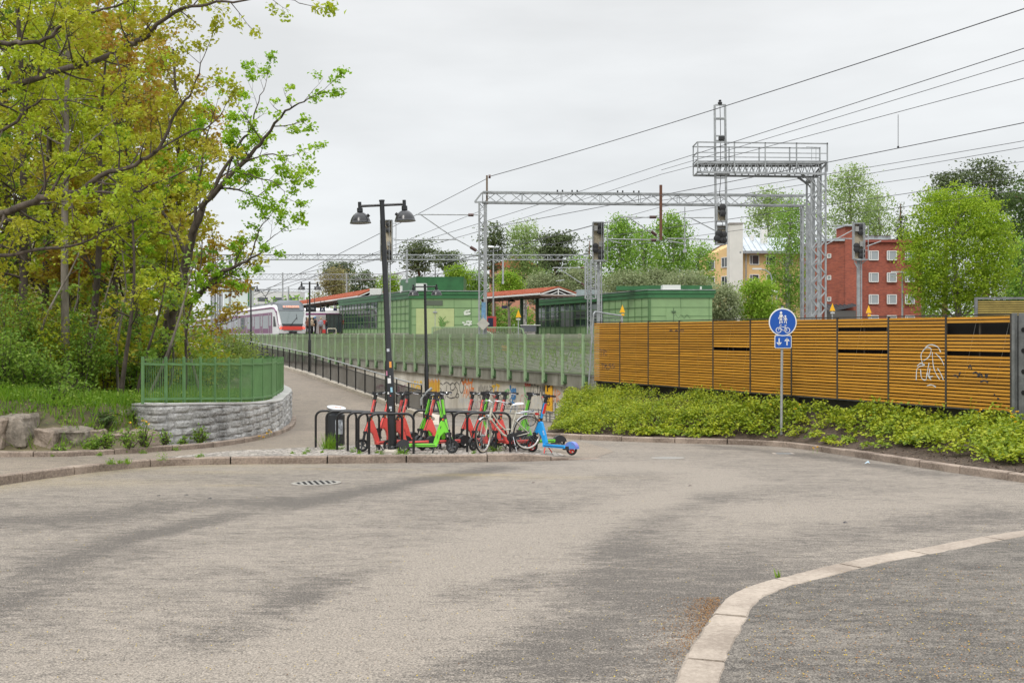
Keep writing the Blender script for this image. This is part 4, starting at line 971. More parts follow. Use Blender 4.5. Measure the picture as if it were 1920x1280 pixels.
# diagonal corner, post above, clamps on the left mast
g = MB(); L0 = po.location; k = lambda px, py, D=48: P(px, py, D)-L0
g.bar(k(890,379), k(905,379), .08); g.bar(k(890,379), k(903,362), .07); g.bar(k(903,362), k(940,362), .07); g.build('corner_brace', M_GALV, po)
g = MB(); g.bar(k(913,329), k(913,383), .09); g.build('top_post', mat('brown post', (.16, .12, .085), .8), po)
g = MB(); g.tube([k(916,331), k(920,331)], .09, 8); g.build('insulator', M_INS, po)
g = MB(); g.bar(k(1239,347), k(1239,450), .12); g.build('drop_post', M_RUST, po)
g = MB(); g.bar(k(903,585), k(911,585), .40, .9, (0,0,1)); g.build('blue_band', mat('faded blue band', (.13, .26, .40), .7, var=.3), po)
dsn = thing('diamond_sign', 'pale weathered diamond shaped plate on the grey mast', 'sign', P(906, 607, 47.55)); g = MB(); g.prism([(-.30,0),(0,-.30),(.30,0),(0,.30)], (0,0,0), (1,0,0), (0,0,1), (0,.02,0)); recalc(g.build('diamond_plate', mat('pale plate', (.42, .41, .36), .7, var=.1), dsn)); g = MB(); g.bar((0,.03,-.9), (0,.03,.42), .04); g.build('bracket', M_GALV, dsn)
# cantilevers holding the wires
def cantilever(lb, pts, D, ins, c=M_GALV, r=.028):
    o = thing('cantilever', lb, 'cantilever', P(*pts[0][0], D)); g = MB()
    for seg in pts: g.tube([P(*q_, D)-o.location for q_ in seg], r, 6)
    g.build('tube', c, o); g = MB()
    for a, b in ins: g = MB(); g.tube([P(*a, D)-o.location, P(*b, D)-o.location], .075, 8); g.build('insulator', M_INS, o)
    g_ = 'cantilever arms holding the wires'; o['group'] = g_; return o
cantilever('long diagonal cantilever arm on the nearest left mast above the lamps', [[(780,402),(902,403)],[(788,402),(856,449),(902,474)],[(738,450),(856,449)]], 47.6, [((878,403),(888,403)),((882,463),(893,470))])
cantilever('cantilever arm on the rusty drop post near the birches', [[(1163,407),(1239,408)],[(1178,407),(1239,449)],[(1140,448),(1239,450)],[(1145,452),(1165,456)]], 48.5, [((1218,407),(1230,407)),((1221,434),(1231,441)),((1221,450),(1230,450))])
cantilever('cantilever arm left of the hanging signal above yellow house', [[(1278,408),(1338,408)],[(1294,408),(1340,432)],[(1250,447),(1338,449)],[(1254,452),(1284,457)]], 48.5, [])
cantilever('cantilever arm behind the lattice column over the brick house', [[(1548,423),(1610,423)],[(1548,459),(1600,431)],[(1560,447),(1665,449)],[(1625,462),(1652,452)]], 52, [])
cantilever('cantilever arm on the lattice mast behind the red canopy', [[(1037,502),(1100,502)],[(1046,502),(1096,535)],[(1042,527),(1058,525)]], 88, [((1089,502),(1095,502)),((1090,530),(1096,536))], r=.04)
# farther portals
portal('second catenary portal, thin truss running left behind the tall lamp', 400, 1105, 92, Z(478, 92), Z(487, 92), .9, 0)
p3 = portal('third catenary portal beyond the train with thin drop posts', 410, 985, 140, Z(514, 140), Z(524, 140), .9, 0)
portal('farthest catenary portal low above the train roof', 415, 800, 200, Z(542, 200), Z(548, 200), .9, 0)
for i, (px, y0, y1, D) in enumerate([(530,511,560,139), (541,538,580,139), (763,468,528,91), (816,495,545,139), (943,480,530,91), (650,512,556,139), (1284,388,470,60), (431,478,600,92), (404,500,580,139), (449,560,600,150)]):
    o = thing('drop_post', ['thin grey hanging post under a distant portal above the train', 'short dark post above the train roof', 'thin grey hanging post right of the tall lamp before dark pines', 'thin grey hanging post over the green roof', 'thin grey hanging post right of the nearest mast', 'thin hanging post above the red canopy', 'thin grey post near the birch trees left of yellow house', 'pale mast at the edge of the left trees', 'pale distant mast amid the left branches', 'short grey pole above the far train carriages'][i], 'post', P(px, y1, D), 0, 'thin posts of the overhead line'); g = MB(); g.bar((0,0,0), (0,0,(y1-y0)/1920*D), .16 if D > 80 else .05); g.bar((-.1,0,0), (.1,0,0), .2); g.build('pole', M_GALV, o)
# lattice mast with a curved elbow behind the canopy
lm = thing('lattice_mast', 'slender lattice mast with bent top behind the second green hall', 'mast', P(1104, 560, 90)); q0 = lm.location
g = MB(); lattice(g, P(1107,560,90)-q0, P(1107,492,90)-q0, .9, .5, 10, .10, .05, (0,1,0)); g.bar(P(1102,492,90)-q0, P(1092,486,90)-q0, .12); g.bar(P(1111,492,90)-q0, P(1112,482,90)-q0, .12); g.build('mast', M_GALV, lm)
# signal gantry
D = 45; sg = thing('signal_gantry', 'grey steel signal gantry with railed walkway and tall lattice column', 'gantry', P(1530, 600, D)); q0 = sg.location
k = lambda px, py, dy=0: Vector((X(px, D), D+dy, Z(py, D)))-q0
g = MB(); w2 = .45
for dy in (-w2, w2):
    g.bar(k(1304,308,dy), k(1545,308,dy), .07, .10); g.bar(k(1304,326,dy), k(1540,329,dy), .07, .09)
    n_ = 18
    for i in range(n_):
        a, b = 1308+i*(225/n_), 1308+(i+1)*(225/n_); m_ = (a+b)/2; g.bar(k(a,326,dy), k(m_,308,dy), .03); g.bar(k(m_,308,dy), k(b,326,dy), .03)
for px in (1304, 1364, 1422, 1480, 1540): g.bar(k(px,308,-w2), k(px,308,w2), .05); g.bar(k(px,327,-w2), k(px,327,w2), .05)
g.build('truss_beam', M_GALV, sg)
g = MB(); g.bar(k(1306,305,0), k(1544,305,0), .8, .03); g.build('walkway', M_STEELD, sg)
g = MB()
for dy in (-.55, .55):
    g.bar(k(1303,271,dy), k(1545,274,dy), .05); g.bar(k(1303,290,dy), k(1545,292,dy), .035)
    for px in (1304, 1372, 1429, 1487, 1544): g.bar(k(px,272,dy), k(px,326,dy), .05)
for py in (271, 290, 304): g.bar(k(1303,py,-.55), k(1303,py,.55), .04)
for px in (1515, 1523, 1531): g.bar(k(px,280,-.55), k(px,304,-.55), .02)
g.bar(k(1505,280,-.55), k(1531,281,-.55), .02); g.build('guard_rail', M_GALV, sg)
g = MB(); zb = Vector((0,0,0))
for px in (1517, 1530, 1543.5):
    for dy in (-.35, .35): g.bar(k(px, 620, dy), k(px, 335 if px < 1540 else 308, dy), .07 if px != 1530 else .11, .07)
n_ = 17
for i in range(n_):
    y0, y1 = 610-i*(270/n_), 610-(i+1)*(270/n_)
    for dy in (-.38, .38):
        a, b = ((1530, 1543.5) if i % 2 else (1543.5, 1530)); g.bar(k(a,y0,dy), k(b,y1,dy), .06, .05)
        a, b = ((1517, 1530) if i % 2 else (1530, 1517)); g.bar(k(a,y0,dy), k(b,y1,dy), .06, .05)
g.build('lattice_column', M_GALV, sg)
g = MB()
g.bar(k(1500,330,-.35), k(1517,342,-.35), .08); g.bar(k(1500,330,.35), k(1517,342,.35), .08); g.bar(k(1517,342,-.35), k(1517,342,.35), .08); g.bar(k(1517, 342, -.35), k(1542, 312, -.35), .07); g.bar(k(1517, 342, .35), k(1542, 312, .35), .07)
g.build('knee_brace', M_STEELD, sg)
# hanging ladder frame with two signal heads
def signal_head(par, q0, px, pyt, pyb, wpx, D, hoods, cases, M_=None):
    k = lambda x, y, dy=0: Vector((X(x, D), D+dy, Z(y, D)))-q0
    g = MB(); g.bar(k(px,pyt,.10), k(px,pyb,.10), wpx/1920*D, .05, (0,1,0)); bd = g.build('back_board', M_BEIGE, par)
    g = MB()
    for x in (px-wpx/2, px+wpx/2): g.bar(k(x,pyt,.0), k(x,pyb,.0), .05, .22, (0,1,0))
    g.bar(k(px-wpx/2,pyt,0), k(px+wpx/2,pyt,0), .22, .05); g.bar(k(px-wpx/2,pyb,0), k(px+wpx/2,pyb,0), .22, .05); g.build('case_frame', M_GALV, par)
    for x, y in hoods:
        g = MB(); g.lathe([(0,-.12),(.10,-.11),(.14,-.05),(.15,.06),(.15,.10),(.05,.12)], 14, Matrix.Rotation(pi/2, 3, 'X'), k(x,y,-.02)); g.torus(k(x,y,-.10), .11, .018, (0,1,0), 14, 5); hd = g.build('lamp_housing', M_SBLK, par)
    for x, y in cases:
        g = MB(); g.box(k(x,y,-.06), (.17,.16,.24)); g.tube([k(x,y+2.5,-.08), k(x+1.5,y+5,-.12), k(x+3.5,y+4,-.1)], .012, 4); g.build('cable_case', M_SGREY, par)
D = 44.7; tw = thing('hanging_signal', 'tall narrow ladder frame hanging through the gantry with two signal heads', 'railway signal', P(1352, 460, D)); q0 = tw.location
k = lambda px, py, dy=0: Vector((X(px, D), D+dy, Z(py, D)))-q0
g = MB()
for x0, x1 in ((1340,1342.5),(1359.5,1362.5)): g.bar(k(x0,197), k(x1,458), .09, .07, (0,1,0))
for y in (197, 222, 255, 264, 308, 327, 334, 396, 428): g.bar(k(1341,y), k(1361,y), .06)
g.bar(k(1350,197,0), k(1350,189,0), .05); g.bar(k(1340,224,.02), k(1362,224,.02), .03); g.build('ladder_frame', M_GALV, tw)
g = MB(); g.lathe([(0,0),(.09,.02),(.10,.10),(.05,.16),(.07,.2),(0,.24)], 10, None, k(1350,197)); g.box(k(1352,260,-.1), (.24,.2,.14)); g.tube([k(1350,200),k(1351,240),k(1351,340),k(1349,365),k(1353,385)], .014, 4); g.build('fitting', M_SBLK, tw)
signal_head(tw, q0, 1352, 386, 415, 17, D-.05, [(1354,389),(1354,400)], []); signal_head(tw, q0, 1352, 423, 458, 18, D-.05, [(1356,440),(1356,451),(1347,438),(1344,447)], [])
g = MB(); g.tube([k(1351,400,-.25),k(1346,410,-.28),k(1353,420,-.25),k(1350,432,-.28),k(1358,460,-.25),k(1353,462,-.2)], .014, 4); g.build('cable', M_SBLK, tw)
def signal(lb, px, pyt, pyb, wpx, D, pym, flip=False):
    o = thing('railway_signal', lb, 'railway signal', P(px, pym, D), 0, 'railway signals on ladder masts'); q0 = o.location; h = pyb-pyt
    k = lambda x, y, dy=0: Vector((X(x, D), D+dy, Z(y, D)))-q0
    signal_head(o, q0, px, pyt, pyb, wpx, D, [(px+3.6, pyt+h*.10), (px+3.6, pyt+h*.25), (px+4.8, pyt+h*.78), (px+4.8, pyt+h*.91), (px-5.4, pyt+h*.63), (px-5.4, pyt+h*.73)], [(px-4.6, pyt+h*.16), (px+4.4, pyt+h*.58)])
    mx_ = px+4
    g = MB()
    for dx in (-2.6, 2.6):
        g.bar(k(mx_+dx, pym, .12), k(mx_+dx, pyb, .12), .06, .06)
    n_ = int((pym-pyb)/5)
    for i in range(n_): g.bar(k(mx_-2.6, pyb+i*5+2, .12), k(mx_+2.6, pyb+i*5+2, .12), .03, .02)
    g.build('mast', M_GALV, o)
    g = MB(); g.bar(k(mx_-3, pym, .12), k(mx_-3, pyb, .12), .14, .1); g.build('ladder', M_GALV, o)
    g = MB(); g.bar(k(px-6, pyb+2), k(px+16, pyb+1), .5, .05); g.bar(k(px-8, pyb+5), k(px-1, pyb+18), .05); g.bar(k(px+14, pyb+2), k(px+6, pyb+8), .04)
    for yy_ in (pyt+6, pyt+h*.45, pyt+h*.75): g.bar(k(px+wpx/2, yy_), k(px+18, yy_), .03)
    g.bar(k(px+18, pyt+4), k(px+18, pyb+1), .035); g.bar(k(px+6, pyt-1,-.2), k(px+6, pyb,-.2), .025); g.build('platform_bracket', M_GALV, o); return o
signal('ladder mast railway signal half hidden behind the tall black lamp post', 724.5, 413, 489, 22, 60, 645)
signal('ladder mast railway signal before the birches, above the second green hall', 1121.5, 417, 488, 20, 50, 606)
signal('ladder mast railway signal in front of the red brick house', 1610, 419, 486, 20, 50, 606)
# yellow triangular plates on poles
for i, (px, py, D, lb, sm_) in enumerate([(972, 588, 48, 'yellow triangular plate on a grey pole before the red canopy', 0), (1167, 579, 45, 'yellow triangular plate with a small arrow, left above the ochre wall', 1), (1561, 576, 60, 'yellow triangular plate beside the lattice column near the brick house', 0), (1629, 580, 60, 'yellow triangular plate with arrow below the right signal', 1)]):
    o = thing('warning_triangle', lb, 'sign', P(px, py, D), 0, 'yellow triangular railway plates'); s_ = 5.2/1920*D
    g = MB(); g.prism([(-s_, -s_*1.3), (s_, -s_*1.3), (0, s_*1.5)], (0,0,0), (1,0,0), (0,0,1), (0,.03,0)); recalc(g.build('triangle', M_YEL, o))
    g = MB(); g.bar((0,.05,-s_*1.3), (0,.05,-1.9), .055); g.build('pole', M_GALV, o)
    g = MB()
    if sm_: g.box((0.02,0,-s_*2.1), (s_*1.1,.04,s_*.7)); g.build('arrow_plate', M_YEL, o)
    else: g.box((0,0,-s_*2.0), (s_*1.5,.04,s_*.6)); g.build('number_plate', mat('pale number plate', (.45, .45, .42), .6), o)
# overhead wires: straight in space, from pixel to pixel at a constant height above the eye
def owire(lb, a, b, zr, sagm=0, r=.013, ext=1.0, droppers=None):
    Da, Db = FPX*zr/(HZ-a[1]), FPX*zr/(HZ-b[1]); A_, B_ = P(a[0], a[1], Da), P(b[0], b[1], Db)
    A_ = A_+(A_-B_)*(ext-1) if ext > 1 else A_
    o = thing('overhead_wire', lb, 'wire', A_); g = MB(); n_ = 10; rr_ = r
    pts = [A_.lerp(B_, i/n_)-Vector((0,0,sagm*4*(i/n_)*(1-i/n_)))-A_ for i in range(n_+1)]
    g.tube(pts, [rr_*max(1, (p+A_).y/45) for p in pts], 4, False); g.build('wire', M_WIRE, o); o['group'] = 'overhead railway wires'; return o
WL = [((2000,-10),(918,331),8.6,.15,.016,'uppermost dark wire rising from the mast top to the upper right corner'),((1990,68),(1240,309),7.2,.02,.012,'second wire below the uppermost, crossing the gantry'),((1990,92),(1240,319),7.2,.02,.010,'third wire crossing the gantry at the right edge'),
      ((1990,128),(1240,327),6.8,.02,.010,'fourth wire crossing the gantry, the lowest of the close three'),((1990,216),(930,425),5.9,.05,.013,'dark contact wire passing just below the gantry walkway'),((1990,252),(1240,376),7.0,.05,.011,'thin wire above the bright maple, upper of a pair'),((1990,264),(1240,388),7.0,.05,.011,'thin wire above the bright maple, lower of a pair'),
      ((1990,292),(1120,420),7.4,.05,.011,'wire skimming the pine tops at the right'),((1990,320),(1000,462),6.2,.05,.013,'contact wire across the bright maple'),((1990,345),(1100,470),5.9,.05,.010,'lower thin wire across the bright maple'),
      ((915,334),(470,556),8.6,.2,.014,'wire descending left from the nearest mast top behind the lamp'),((910,392),(480,560),7.2,.1,.010,'wire running down left past the lamp heads'),((1240,309),(560,514),7.2,.3,.011,'wire continuing left from the gantry towards the second portal'),((1240,327),(640,500),6.8,.3,.010,'lower wire continuing left towards the second portal'),
      ((930,425),(500,540),5.9,.1,.010,'contact wire reaching left above the green roofs'),((1240,388),(700,520),7.0,.3,.010,'faint wire passing over the far pines'),((1120,420),(600,540),7.4,.4,.010,'faint wire over the red canopy'),((1000,462),(640,560),6.2,.2,.010,'lowest faint wire over the red canopy')]
for a, b, zr, sg_, r, lb in WL: owire(lb, a, b, zr, sg_, r)
g = MB(); dr = thing('dropper_wire', 'short vertical dropper wire hanging near the right signal sky', 'wire', P(1684, 215, 40)); g.tube([(0,0,0), P(1684,276,40)-P(1684,215,40)], .012, 4); g.box(P(1684,276,40)-P(1684,215,40), (.06,.06,.08)); g.build('wire', M_WIRE, dr)

# ================================================================ station halls
M_GPAN = mat('green panel', (.19, .30, .135), .55, var=.10, vscale=.6)
M_GROOF = mat('dark green roof edge', (.025, .115, .038), .45, var=.25, vscale=.8)
M_GJNT = mat('panel joint', (.06, .11, .05), .6)
M_DOORG = mat('pale green door', (.36, .42, .19), .5, var=.06)
M_WHITE = mat('white paint', (.62, .62, .60), .5)
M_HGLASS = mat('hall glass', (.025, .045, .035), .05, 0, spec=1.0)
M_TILE = mat('red roof tiles', (.30, .075, .035), .8, col2=(.42, .125, .06), vscale=2)
uR = Vector((-.43, 1, 0)).normalized()
def hall(lb, K, Ls, Lf, H, zbase, us, uf, glass_from, glass_to, rows, pit_, front_cols, door_col, roof_t=.34, skirt=0.55):
    """K near corner; side wall goes back-left along us (length Ls), front wall goes right along uf (length Lf)"""
    o = thing('station_hall', lb, 'building', (K[0], K[1], zbase)); us, uf = Vector(us).normalized(), Vector(uf).normalized()
    q0 = Vector((0,0,0)); nS_ = Vector((us.y, -us.x, 0)); nS_ = -nS_ if nS_.dot(uf) > 0 else nS_; nF_ = Vector((uf.y, -uf.x, 0)); nF_ = -nF_ if nF_.y > 0 else nF_
    def S_(s, z, d=0): return us*s+nS_*d+Vector((0,0,z))
    def F_(s, z, d=0): return uf*s+nF_*d+Vector((0,0,z))
    Hw = H-roof_t*2
    g = MB(); a = [q0, uf*Lf, uf*Lf+us*Ls, us*Ls]; g.add([v+Vector((0,0,0)) for v in a]+[v+Vector((0,0,Hw)) for v in a], [(4,5,6,7),(0,1,5,4),(1,2,6,5),(2,3,7,6),(3,0,4,7)])
    w_ = recalc(g.build('wall', M_GPAN, o))
    g = MB()
    for z0_, z1_, d in ((Hw, Hw+roof_t, .12), (Hw+roof_t+.01, H-.03, .20)):
        a = [uf*-d+us*-d, uf*(Lf+d)+us*-d, uf*(Lf+d)+us*(Ls+d), us*(Ls+d)+uf*-d]; g.add([v+Vector((0,0,z0_)) for v in a]+[v+Vector((0,0,z1_)) for v in a], [(0,3,2,1),(4,5,6,7),(0,1,5,4),(1,2,6,5),(2,3,7,6),(3,0,4,7)])
    rf = recalc(g.build('roof', M_GROOF, o)); g = MB()
    g.bar(S_(-.25,H-.01,.22), S_(Ls+.2,H-.01,.22), .08, .05); g.bar(F_(-.25,H-.01,.22), F_(Lf+.2,H-.01,.22), .08, .05); g.build('roof_trim', M_STEEL, rf)
    g = MB(); zs = [skirt+(Hw-skirt)*i/rows for i in range(rows+1)]
    n_ = int(round(Ls/pit_)); ps_ = [Ls*i/n_ for i in range(n_+1)]
    for s in ps_: g.bar(S_(s, 0, .02), S_(s, Hw, .02), .07 if glass_from <= s <= glass_to else .035, .05, nS_)
    for z in zs+[.0]: g.bar(S_(0, z, .018), S_(Ls, z, .018), .05, .06)
    fc = [Lf*c for c in front_cols]
    for s in fc: g.bar(F_(s, 0, .012), F_(s, Hw, .012), .035, .03, nF_)
    for z in [Hw*.26, Hw*.5, Hw*.74]: g.bar(F_(0, z, .010), F_(Lf, z, .010), .03, .03)
    g.bar(F_(.08, 0, .02), F_(.08, Hw, .02), .16, .05, nF_); g.bar(S_(.08, 0, .02), S_(.08, Hw, .02), .16, .05, nS_)
    g.build('mullion', M_GJNT if False else mat('green frame', (.075, .15, .055), .5), o)
    for i in range(n_):
        if ps_[i] < glass_from-.01 or ps_[i+1] > glass_to+.01: continue
        for j in range(rows):
            g = MB(); g.bar(S_(ps_[i]+.04, (zs[j]+zs[j+1])/2, .005), S_(ps_[i+1]-.04, (zs[j]+zs[j+1])/2, .005), .012, zs[j+1]-zs[j]-.06); g.build('window', M_HGLASS, o)
    g = MB(); c0, c1 = door_col
    M2 = M_DOORG if c1-c0 > .3 else M_GPAN
    g.bar(F_(Lf*c0, Hw*.36, .03), F_(Lf*c1, Hw*.36, .03), .05, Hw*.72); dr_ = g.build('door', M2, o)
    g = MB(); g.bar(F_(Lf*(c0+c1)/2, 0, .06), F_(Lf*(c0+c1)/2, Hw*.72, .06), .05, .02, nF_); g.box(F_(Lf*(c0+c1)/2, Hw*.62, .1), (.35,.08,.12)); g.build('handle', M_STEEL if c1-c0 > .3 else M_GJNT, dr_)
    return o, S_, F_, H
D1 = 90; K1 = (X(768, D1), D1); D2_ = 86; K2 = (X(1217, D2_), D2_)
h1, S1, F1, H1 = hall('left green station hall with gridded glass side and pale double door', K1, 25.5, 6.3, Z(545, D1)-1.48, 1.48, (-.43, 1, 0), (1, .05, 0), 9.5, 25.6, 4, 1.275, [.0, .33, .62, .86], (.09, .62), .34)
g = MB(); g.bar(F1(1.3, 2.75, .03), F1(2.9, 2.75, .03), .05, .42); g.build('vent', mat('vent grille', (.08, .10, .07), .6), h1)
rr_ = random.Random(3)
for zc_, w_ in ((1.9,.28),(.95,.34)):
    g = MB()
    for i in range(9): a = F1(4.9+rr_.uniform(-w_, w_), zc_+rr_.uniform(-.16, .16), .045); g.bar(a, a+Vector((rr_.uniform(.1,.35),0,rr_.uniform(-.1,.1))), .01, .14)
    g.build('paint_patch', mat('pale paint patch', (.52, .56, .48), .7), h1)
g = MB(); rr_ = random.Random(8)
for i in range(14): a = F1(2.9, .5, .07); g.tube([a, a+Vector((rr_.uniform(-.3,.3), -.02, rr_.uniform(.2,.6))), a+Vector((rr_.uniform(-.5,.6), -.02, rr_.uniform(.5,1.1)))], .02, 4)
g.build('paint_splash', mat('green paint splash', (.12, .26, .06), .7), h1)
# raised plant room, hatch on roof
g = MB(); a = [Vector((.3,3,0)), Vector((4.6,3,0)), Vector((4.6,9,0)), Vector((-1.8,9,0)), ]; zt = Z(520, 94)-1.48
g.add([v+Vector((0,0,H1-.04)) for v in a]+[v+Vector((0,0,zt)) for v in a], [(4,5,6,7),(0,1,5,4),(1,2,6,5),(2,3,7,6),(3,0,4,7)]); recalc(g.build('plant_room', M_GROOF, h1))
g = MB(); g.box((.9,1.7,H1+.40), (.95,.8,.62)); g.build('roof_hatch', M_WHITE, h1)
g = MB(); g.tube([(-.9,1.6,H1-.1), (-.9,1.6,H1+.5)], .12, 8); g.build('vent_pipe', M_WHITE, h1); g = MB(); g.box((-4.0,8,H1+.25), (1.1,.9,.6)); g.build('roof_box', M_WHITE, h1)
g = MB(); g.bar(S1(0,.04,.05), S1(25.5,.04,.05), .03, .1); g.build('base_trim', M_CONC, h1)
h2, S2, F2, H2 = hall('right green station hall with dark gridded windows above the ochre wall', K2, 26.3, 5.35, Z(543, D2_)-1.48, 1.48, (-.355, 1, 0), (1, .04, 0), 8.4, 26.4, 3, 1.315, [0, .5, .95], (.27, .5), .34, .72)
g = MB(); g.box((2.0,1.2,H2+.22), (1.5,1.2,.42)); g.box((2.0,1.2,H2+.02), (1.8,1.4,.06)); g.build('roof_hatch', M_WHITE, h2); g = MB(); g.tube([(4.5,.8,H2-.1),(4.5,.8,H2+.3)], .08, 8); g.build('vent_pipe', M_WHITE, h2)
for q_, d_ in ((S2(17,H2+.30,-1.8), (2.2,2.2,.75)), (S2(24.2,H2+.2,-1.5), (1.5,1.5,.55))): g = MB(); g.box(q_, d_); g.build('ventilation_unit', mat('vent unit', (.30, .34, .36), .5, .3, var=.15), h2)
g = MB(); g.box((-.2,2.4,H2+.22), (4.6,1.0,.35)); g.box((2.8,3.6,H2+.25), (6.2,1,.5)); g.build('roof_step', M_GROOF, h2)
# graffiti outlines on the right hall
ribbons('graffiti', [[(1.0-.0+a, b) for a, b in st] for st in [[(.5,1.0),(.2,1.1),(.15,.7),(.5,.6),(.5,.8)],[(.7,1.0),(1.1,1.05)],[(.9,1.0),(.9,.6)],[(1.2,.6),(1.3,1.0),(1.4,.8),(1.55,1.0),(1.6,.6)]]]+[[(3.0+a*.7, 1.5+.15*sin(a*9)) for a in np.linspace(0, 2, 14)]]+[[(3.0+a*.6, .85+.22*sin(a*7)) for a in np.linspace(0, 2, 14)]], lambda a, b: F2(a-.9, b, .06)+h2.location, Vector((0,-1,0)), .03, mat('faint dark paint', (.07, .12, .06), .8), h2)

# tiled platform canopies with posts and light boards
def canopy(lb, xa, Da, xb, Db, wl, wr, zr, zl, n, M_post):
    """ridge line from a (near) to b (far)"""
    A_ = Vector((X(xa, Da), Da, 0)); B_ = Vector((X(xb, Db), Db, 0)); d = (B_-A_); Ln = d.length; d.normalize(); r = Vector((d.y, -d.x, 0))
    o = thing('platform_canopy', lb, 'canopy', (A_.x, A_.y, 1.48)); q0 = Vector((A_.x, A_.y, 1.48))
    def W(s, t, z): return A_+d*s+r*t+Vector((0,0,z))-q0
    g = MB()
    for t0, z0_, t1, z1_ in ((0, zr, wl, zl), (0, zr, wr, zl)):
        g.add([W(0,t0,z0_), W(Ln,t0,z0_), W(Ln,t1,z1_), W(0,t1,z1_)]+[W(0,t0,z0_-.10), W(Ln,t0,z0_-.10), W(Ln,t1,z1_-.10), W(0,t1,z1_-.10)], [(0,1,2,3),(7,6,5,4),(0,4,5,1),(1,5,6,2),(2,6,7,3),(3,7,4,0)])
    k_ = int(Ln/.45)
    for i in range(k_):
        for t1 in (wl, wr): g.bar(W(i*.45, 0, zr+.03), W(i*.45, t1, zl+.03), .12, .08)
    rf = recalc(g.build('tile_roof', M_TILE, o))
    g = MB()
    for t1 in (wl, wr): g.bar(W(0,t1,zl-.12), W(Ln,t1,zl-.12), .06, .16)
    for s in (0, Ln):
        g.bar(W(s,0,zr-.14), W(s,wl,zl-.16), .08, .12); g.bar(W(s,0,zr-.14), W(s,wr,zl-.16), .08, .12); g.bar(W(s,wl,zl-.2), W(s,wr,zl-.2), .08, .12); g.bar(W(s,0,zl-.2), W(s,0,zr-.2), .10, .10)
        for t_ in (wl*.5, wr*.5): g.bar(W(s,t_,zl-.2), W(s,0,zr-.4), .07, .07)
    g.build('gable_frame', M_WHITE, rf)
    g = MB()
    for i in range(int(Ln/1.2)+1): g.bar(W(i*1.2, wl+.1, zl-.27), W(i*1.2, wr-.1, zl-.27), .10, .14)
    g.add([W(0,wl+.05,zl-.19), W(Ln,wl+.05,zl-.19), W(Ln,wr-.05,zl-.19), W(0,wr-.05,zl-.19)], [(0,1,2,3)]); g.build('ceiling', mat('brown timber ceiling', (.20, .14, .115), .8, var=.2), o)
    for i in range(n):
        s = (i+.5)*Ln/n
        for t_ in (wl*.45, wr*.45):
            g = MB(); g.bar(W(s,t_,0), W(s,t_,zl-.3), .26, .26, r); g.build('post', M_post, o)
        g = MB(); g.lathe([(.12,.0),(.42,-.22),(.0,-.22)], 14, None, W(s+1.5, wl*.62, zl-.42)); g.build('pendant_lamp', M_SBLK, o)
    return o, W
M_GPOST = mat('dark green post', (.03, .055, .028), .5)
c1, W1 = canopy('left red tiled platform canopy between the train and the green hall', 702, 116, 552, 165, -1.9, 1.9, Z(541, 116), Z(554, 116), 6, M_GPOST)
c2, W2 = canopy('right red tiled platform canopy between the two green halls', 1047, 97, 676, 150, -1.95, 1.95, Z(538, 97), Z(549, 97), 5, M_GPOST)
# dark platform displays and signs under the left canopy
def board(lb, name, px, py, D, w_, h_, m, txt=None, cat='sign'):
    o = thing(name, lb, cat, P(px, py, D)); g = MB(); g.box((0,0,0), (w_/1920*D,.16,h_/1920*D)); g.build('panel', m, o); g = MB()
    for s in (-.35, .35): g.bar((s*w_/1920*D,0,h_/3840*D), (s*w_/1920*D,0,h_/3840*D+.7), .05)
    g.build('hanger', M_SBLK, o)
    if txt: text_mesh(txt[0], txt[1]/1920*D, frameM((0,-.09,0), (1,0,0), (0,0,1)), 'lettering', mat('pale lettering', (.6, .62, .64), .5), o)
    return o
M_DISP = mat('display black', (.008, .010, .014), .3); M_NAVY = mat('sign navy', (.012, .018, .05), .4)
board('dark departure display hanging under the left canopy beside the train', 'departure_display', 583, 578.5, 102, 19, 12, M_DISP, ('2  17:42', 4), 'display')
board('dark navy platform letter A sign under the left canopy', 'platform_sign', 604.5, 580.5, 104, 9.5, 8, M_NAVY, ('A', 8)); board('small navy sign right of the letter A sign', 'platform_sign', 628.5, 580, 108, 6.5, 5, M_NAVY)
board('navy sign under the right canopy, left of its posts', 'platform_sign', 946, 575.5, 100, 11, 5, M_NAVY); board('navy display beside the mast under the right canopy', 'platform_sign', 897, 574, 98, 9, 12, M_NAVY)
# shelter, bench, railing on the left platform
sh = thing('ticket_machine', 'grey and red ticket machine behind the waiting people', 'ticket machine', P(604, 625, 116)); g = MB(); g.box((0,0,1.0), (1.35,.6,2.0)); g.build('cabinet', mat('machine grey', (.30, .28, .27), .6), sh); g = MB(); g.box((.1,-.32,1.28), (.95,.05,.42)); g.box((.3,-.32,.25), (.5,.05,.4)); g.build('front_panel', mat('machine red', (.50, .04, .03), .5), sh)
gl = thing('glass_shelter', 'dark framed glass waiting shelter on the left platform', 'shelter', P(626, 625, 112)); g = MB(); 
for x_ in (-.85, -.45, 0, .5, .85): g.bar((x_,0,0), (x_,0,2.1), .07)
g.bar((-.9,0,2.1), (.9,0,2.1), .09); g.bar((-.9,0,.1), (.9,0,.1), .07); g.build('frame', M_SBLK, gl); g = MB(); g.box((0,.02,1.1), (1.7,.03,1.9)); g.build('glass', M_GLASS, gl)
rb_ = thing('platform_railing', 'small pale tubular railing at the platform edge near the people', 'railing', P(622, 625, 106)); g = MB(); g.tube([(-.45,0,0),(-.45,0,.42),(-.38,0,.5),(.38,0,.5),(.45,0,.42),(.45,0,0)], .045, 8); g.build('rail', mat('pale tube', (.55, .50, .38), .5), rb_)
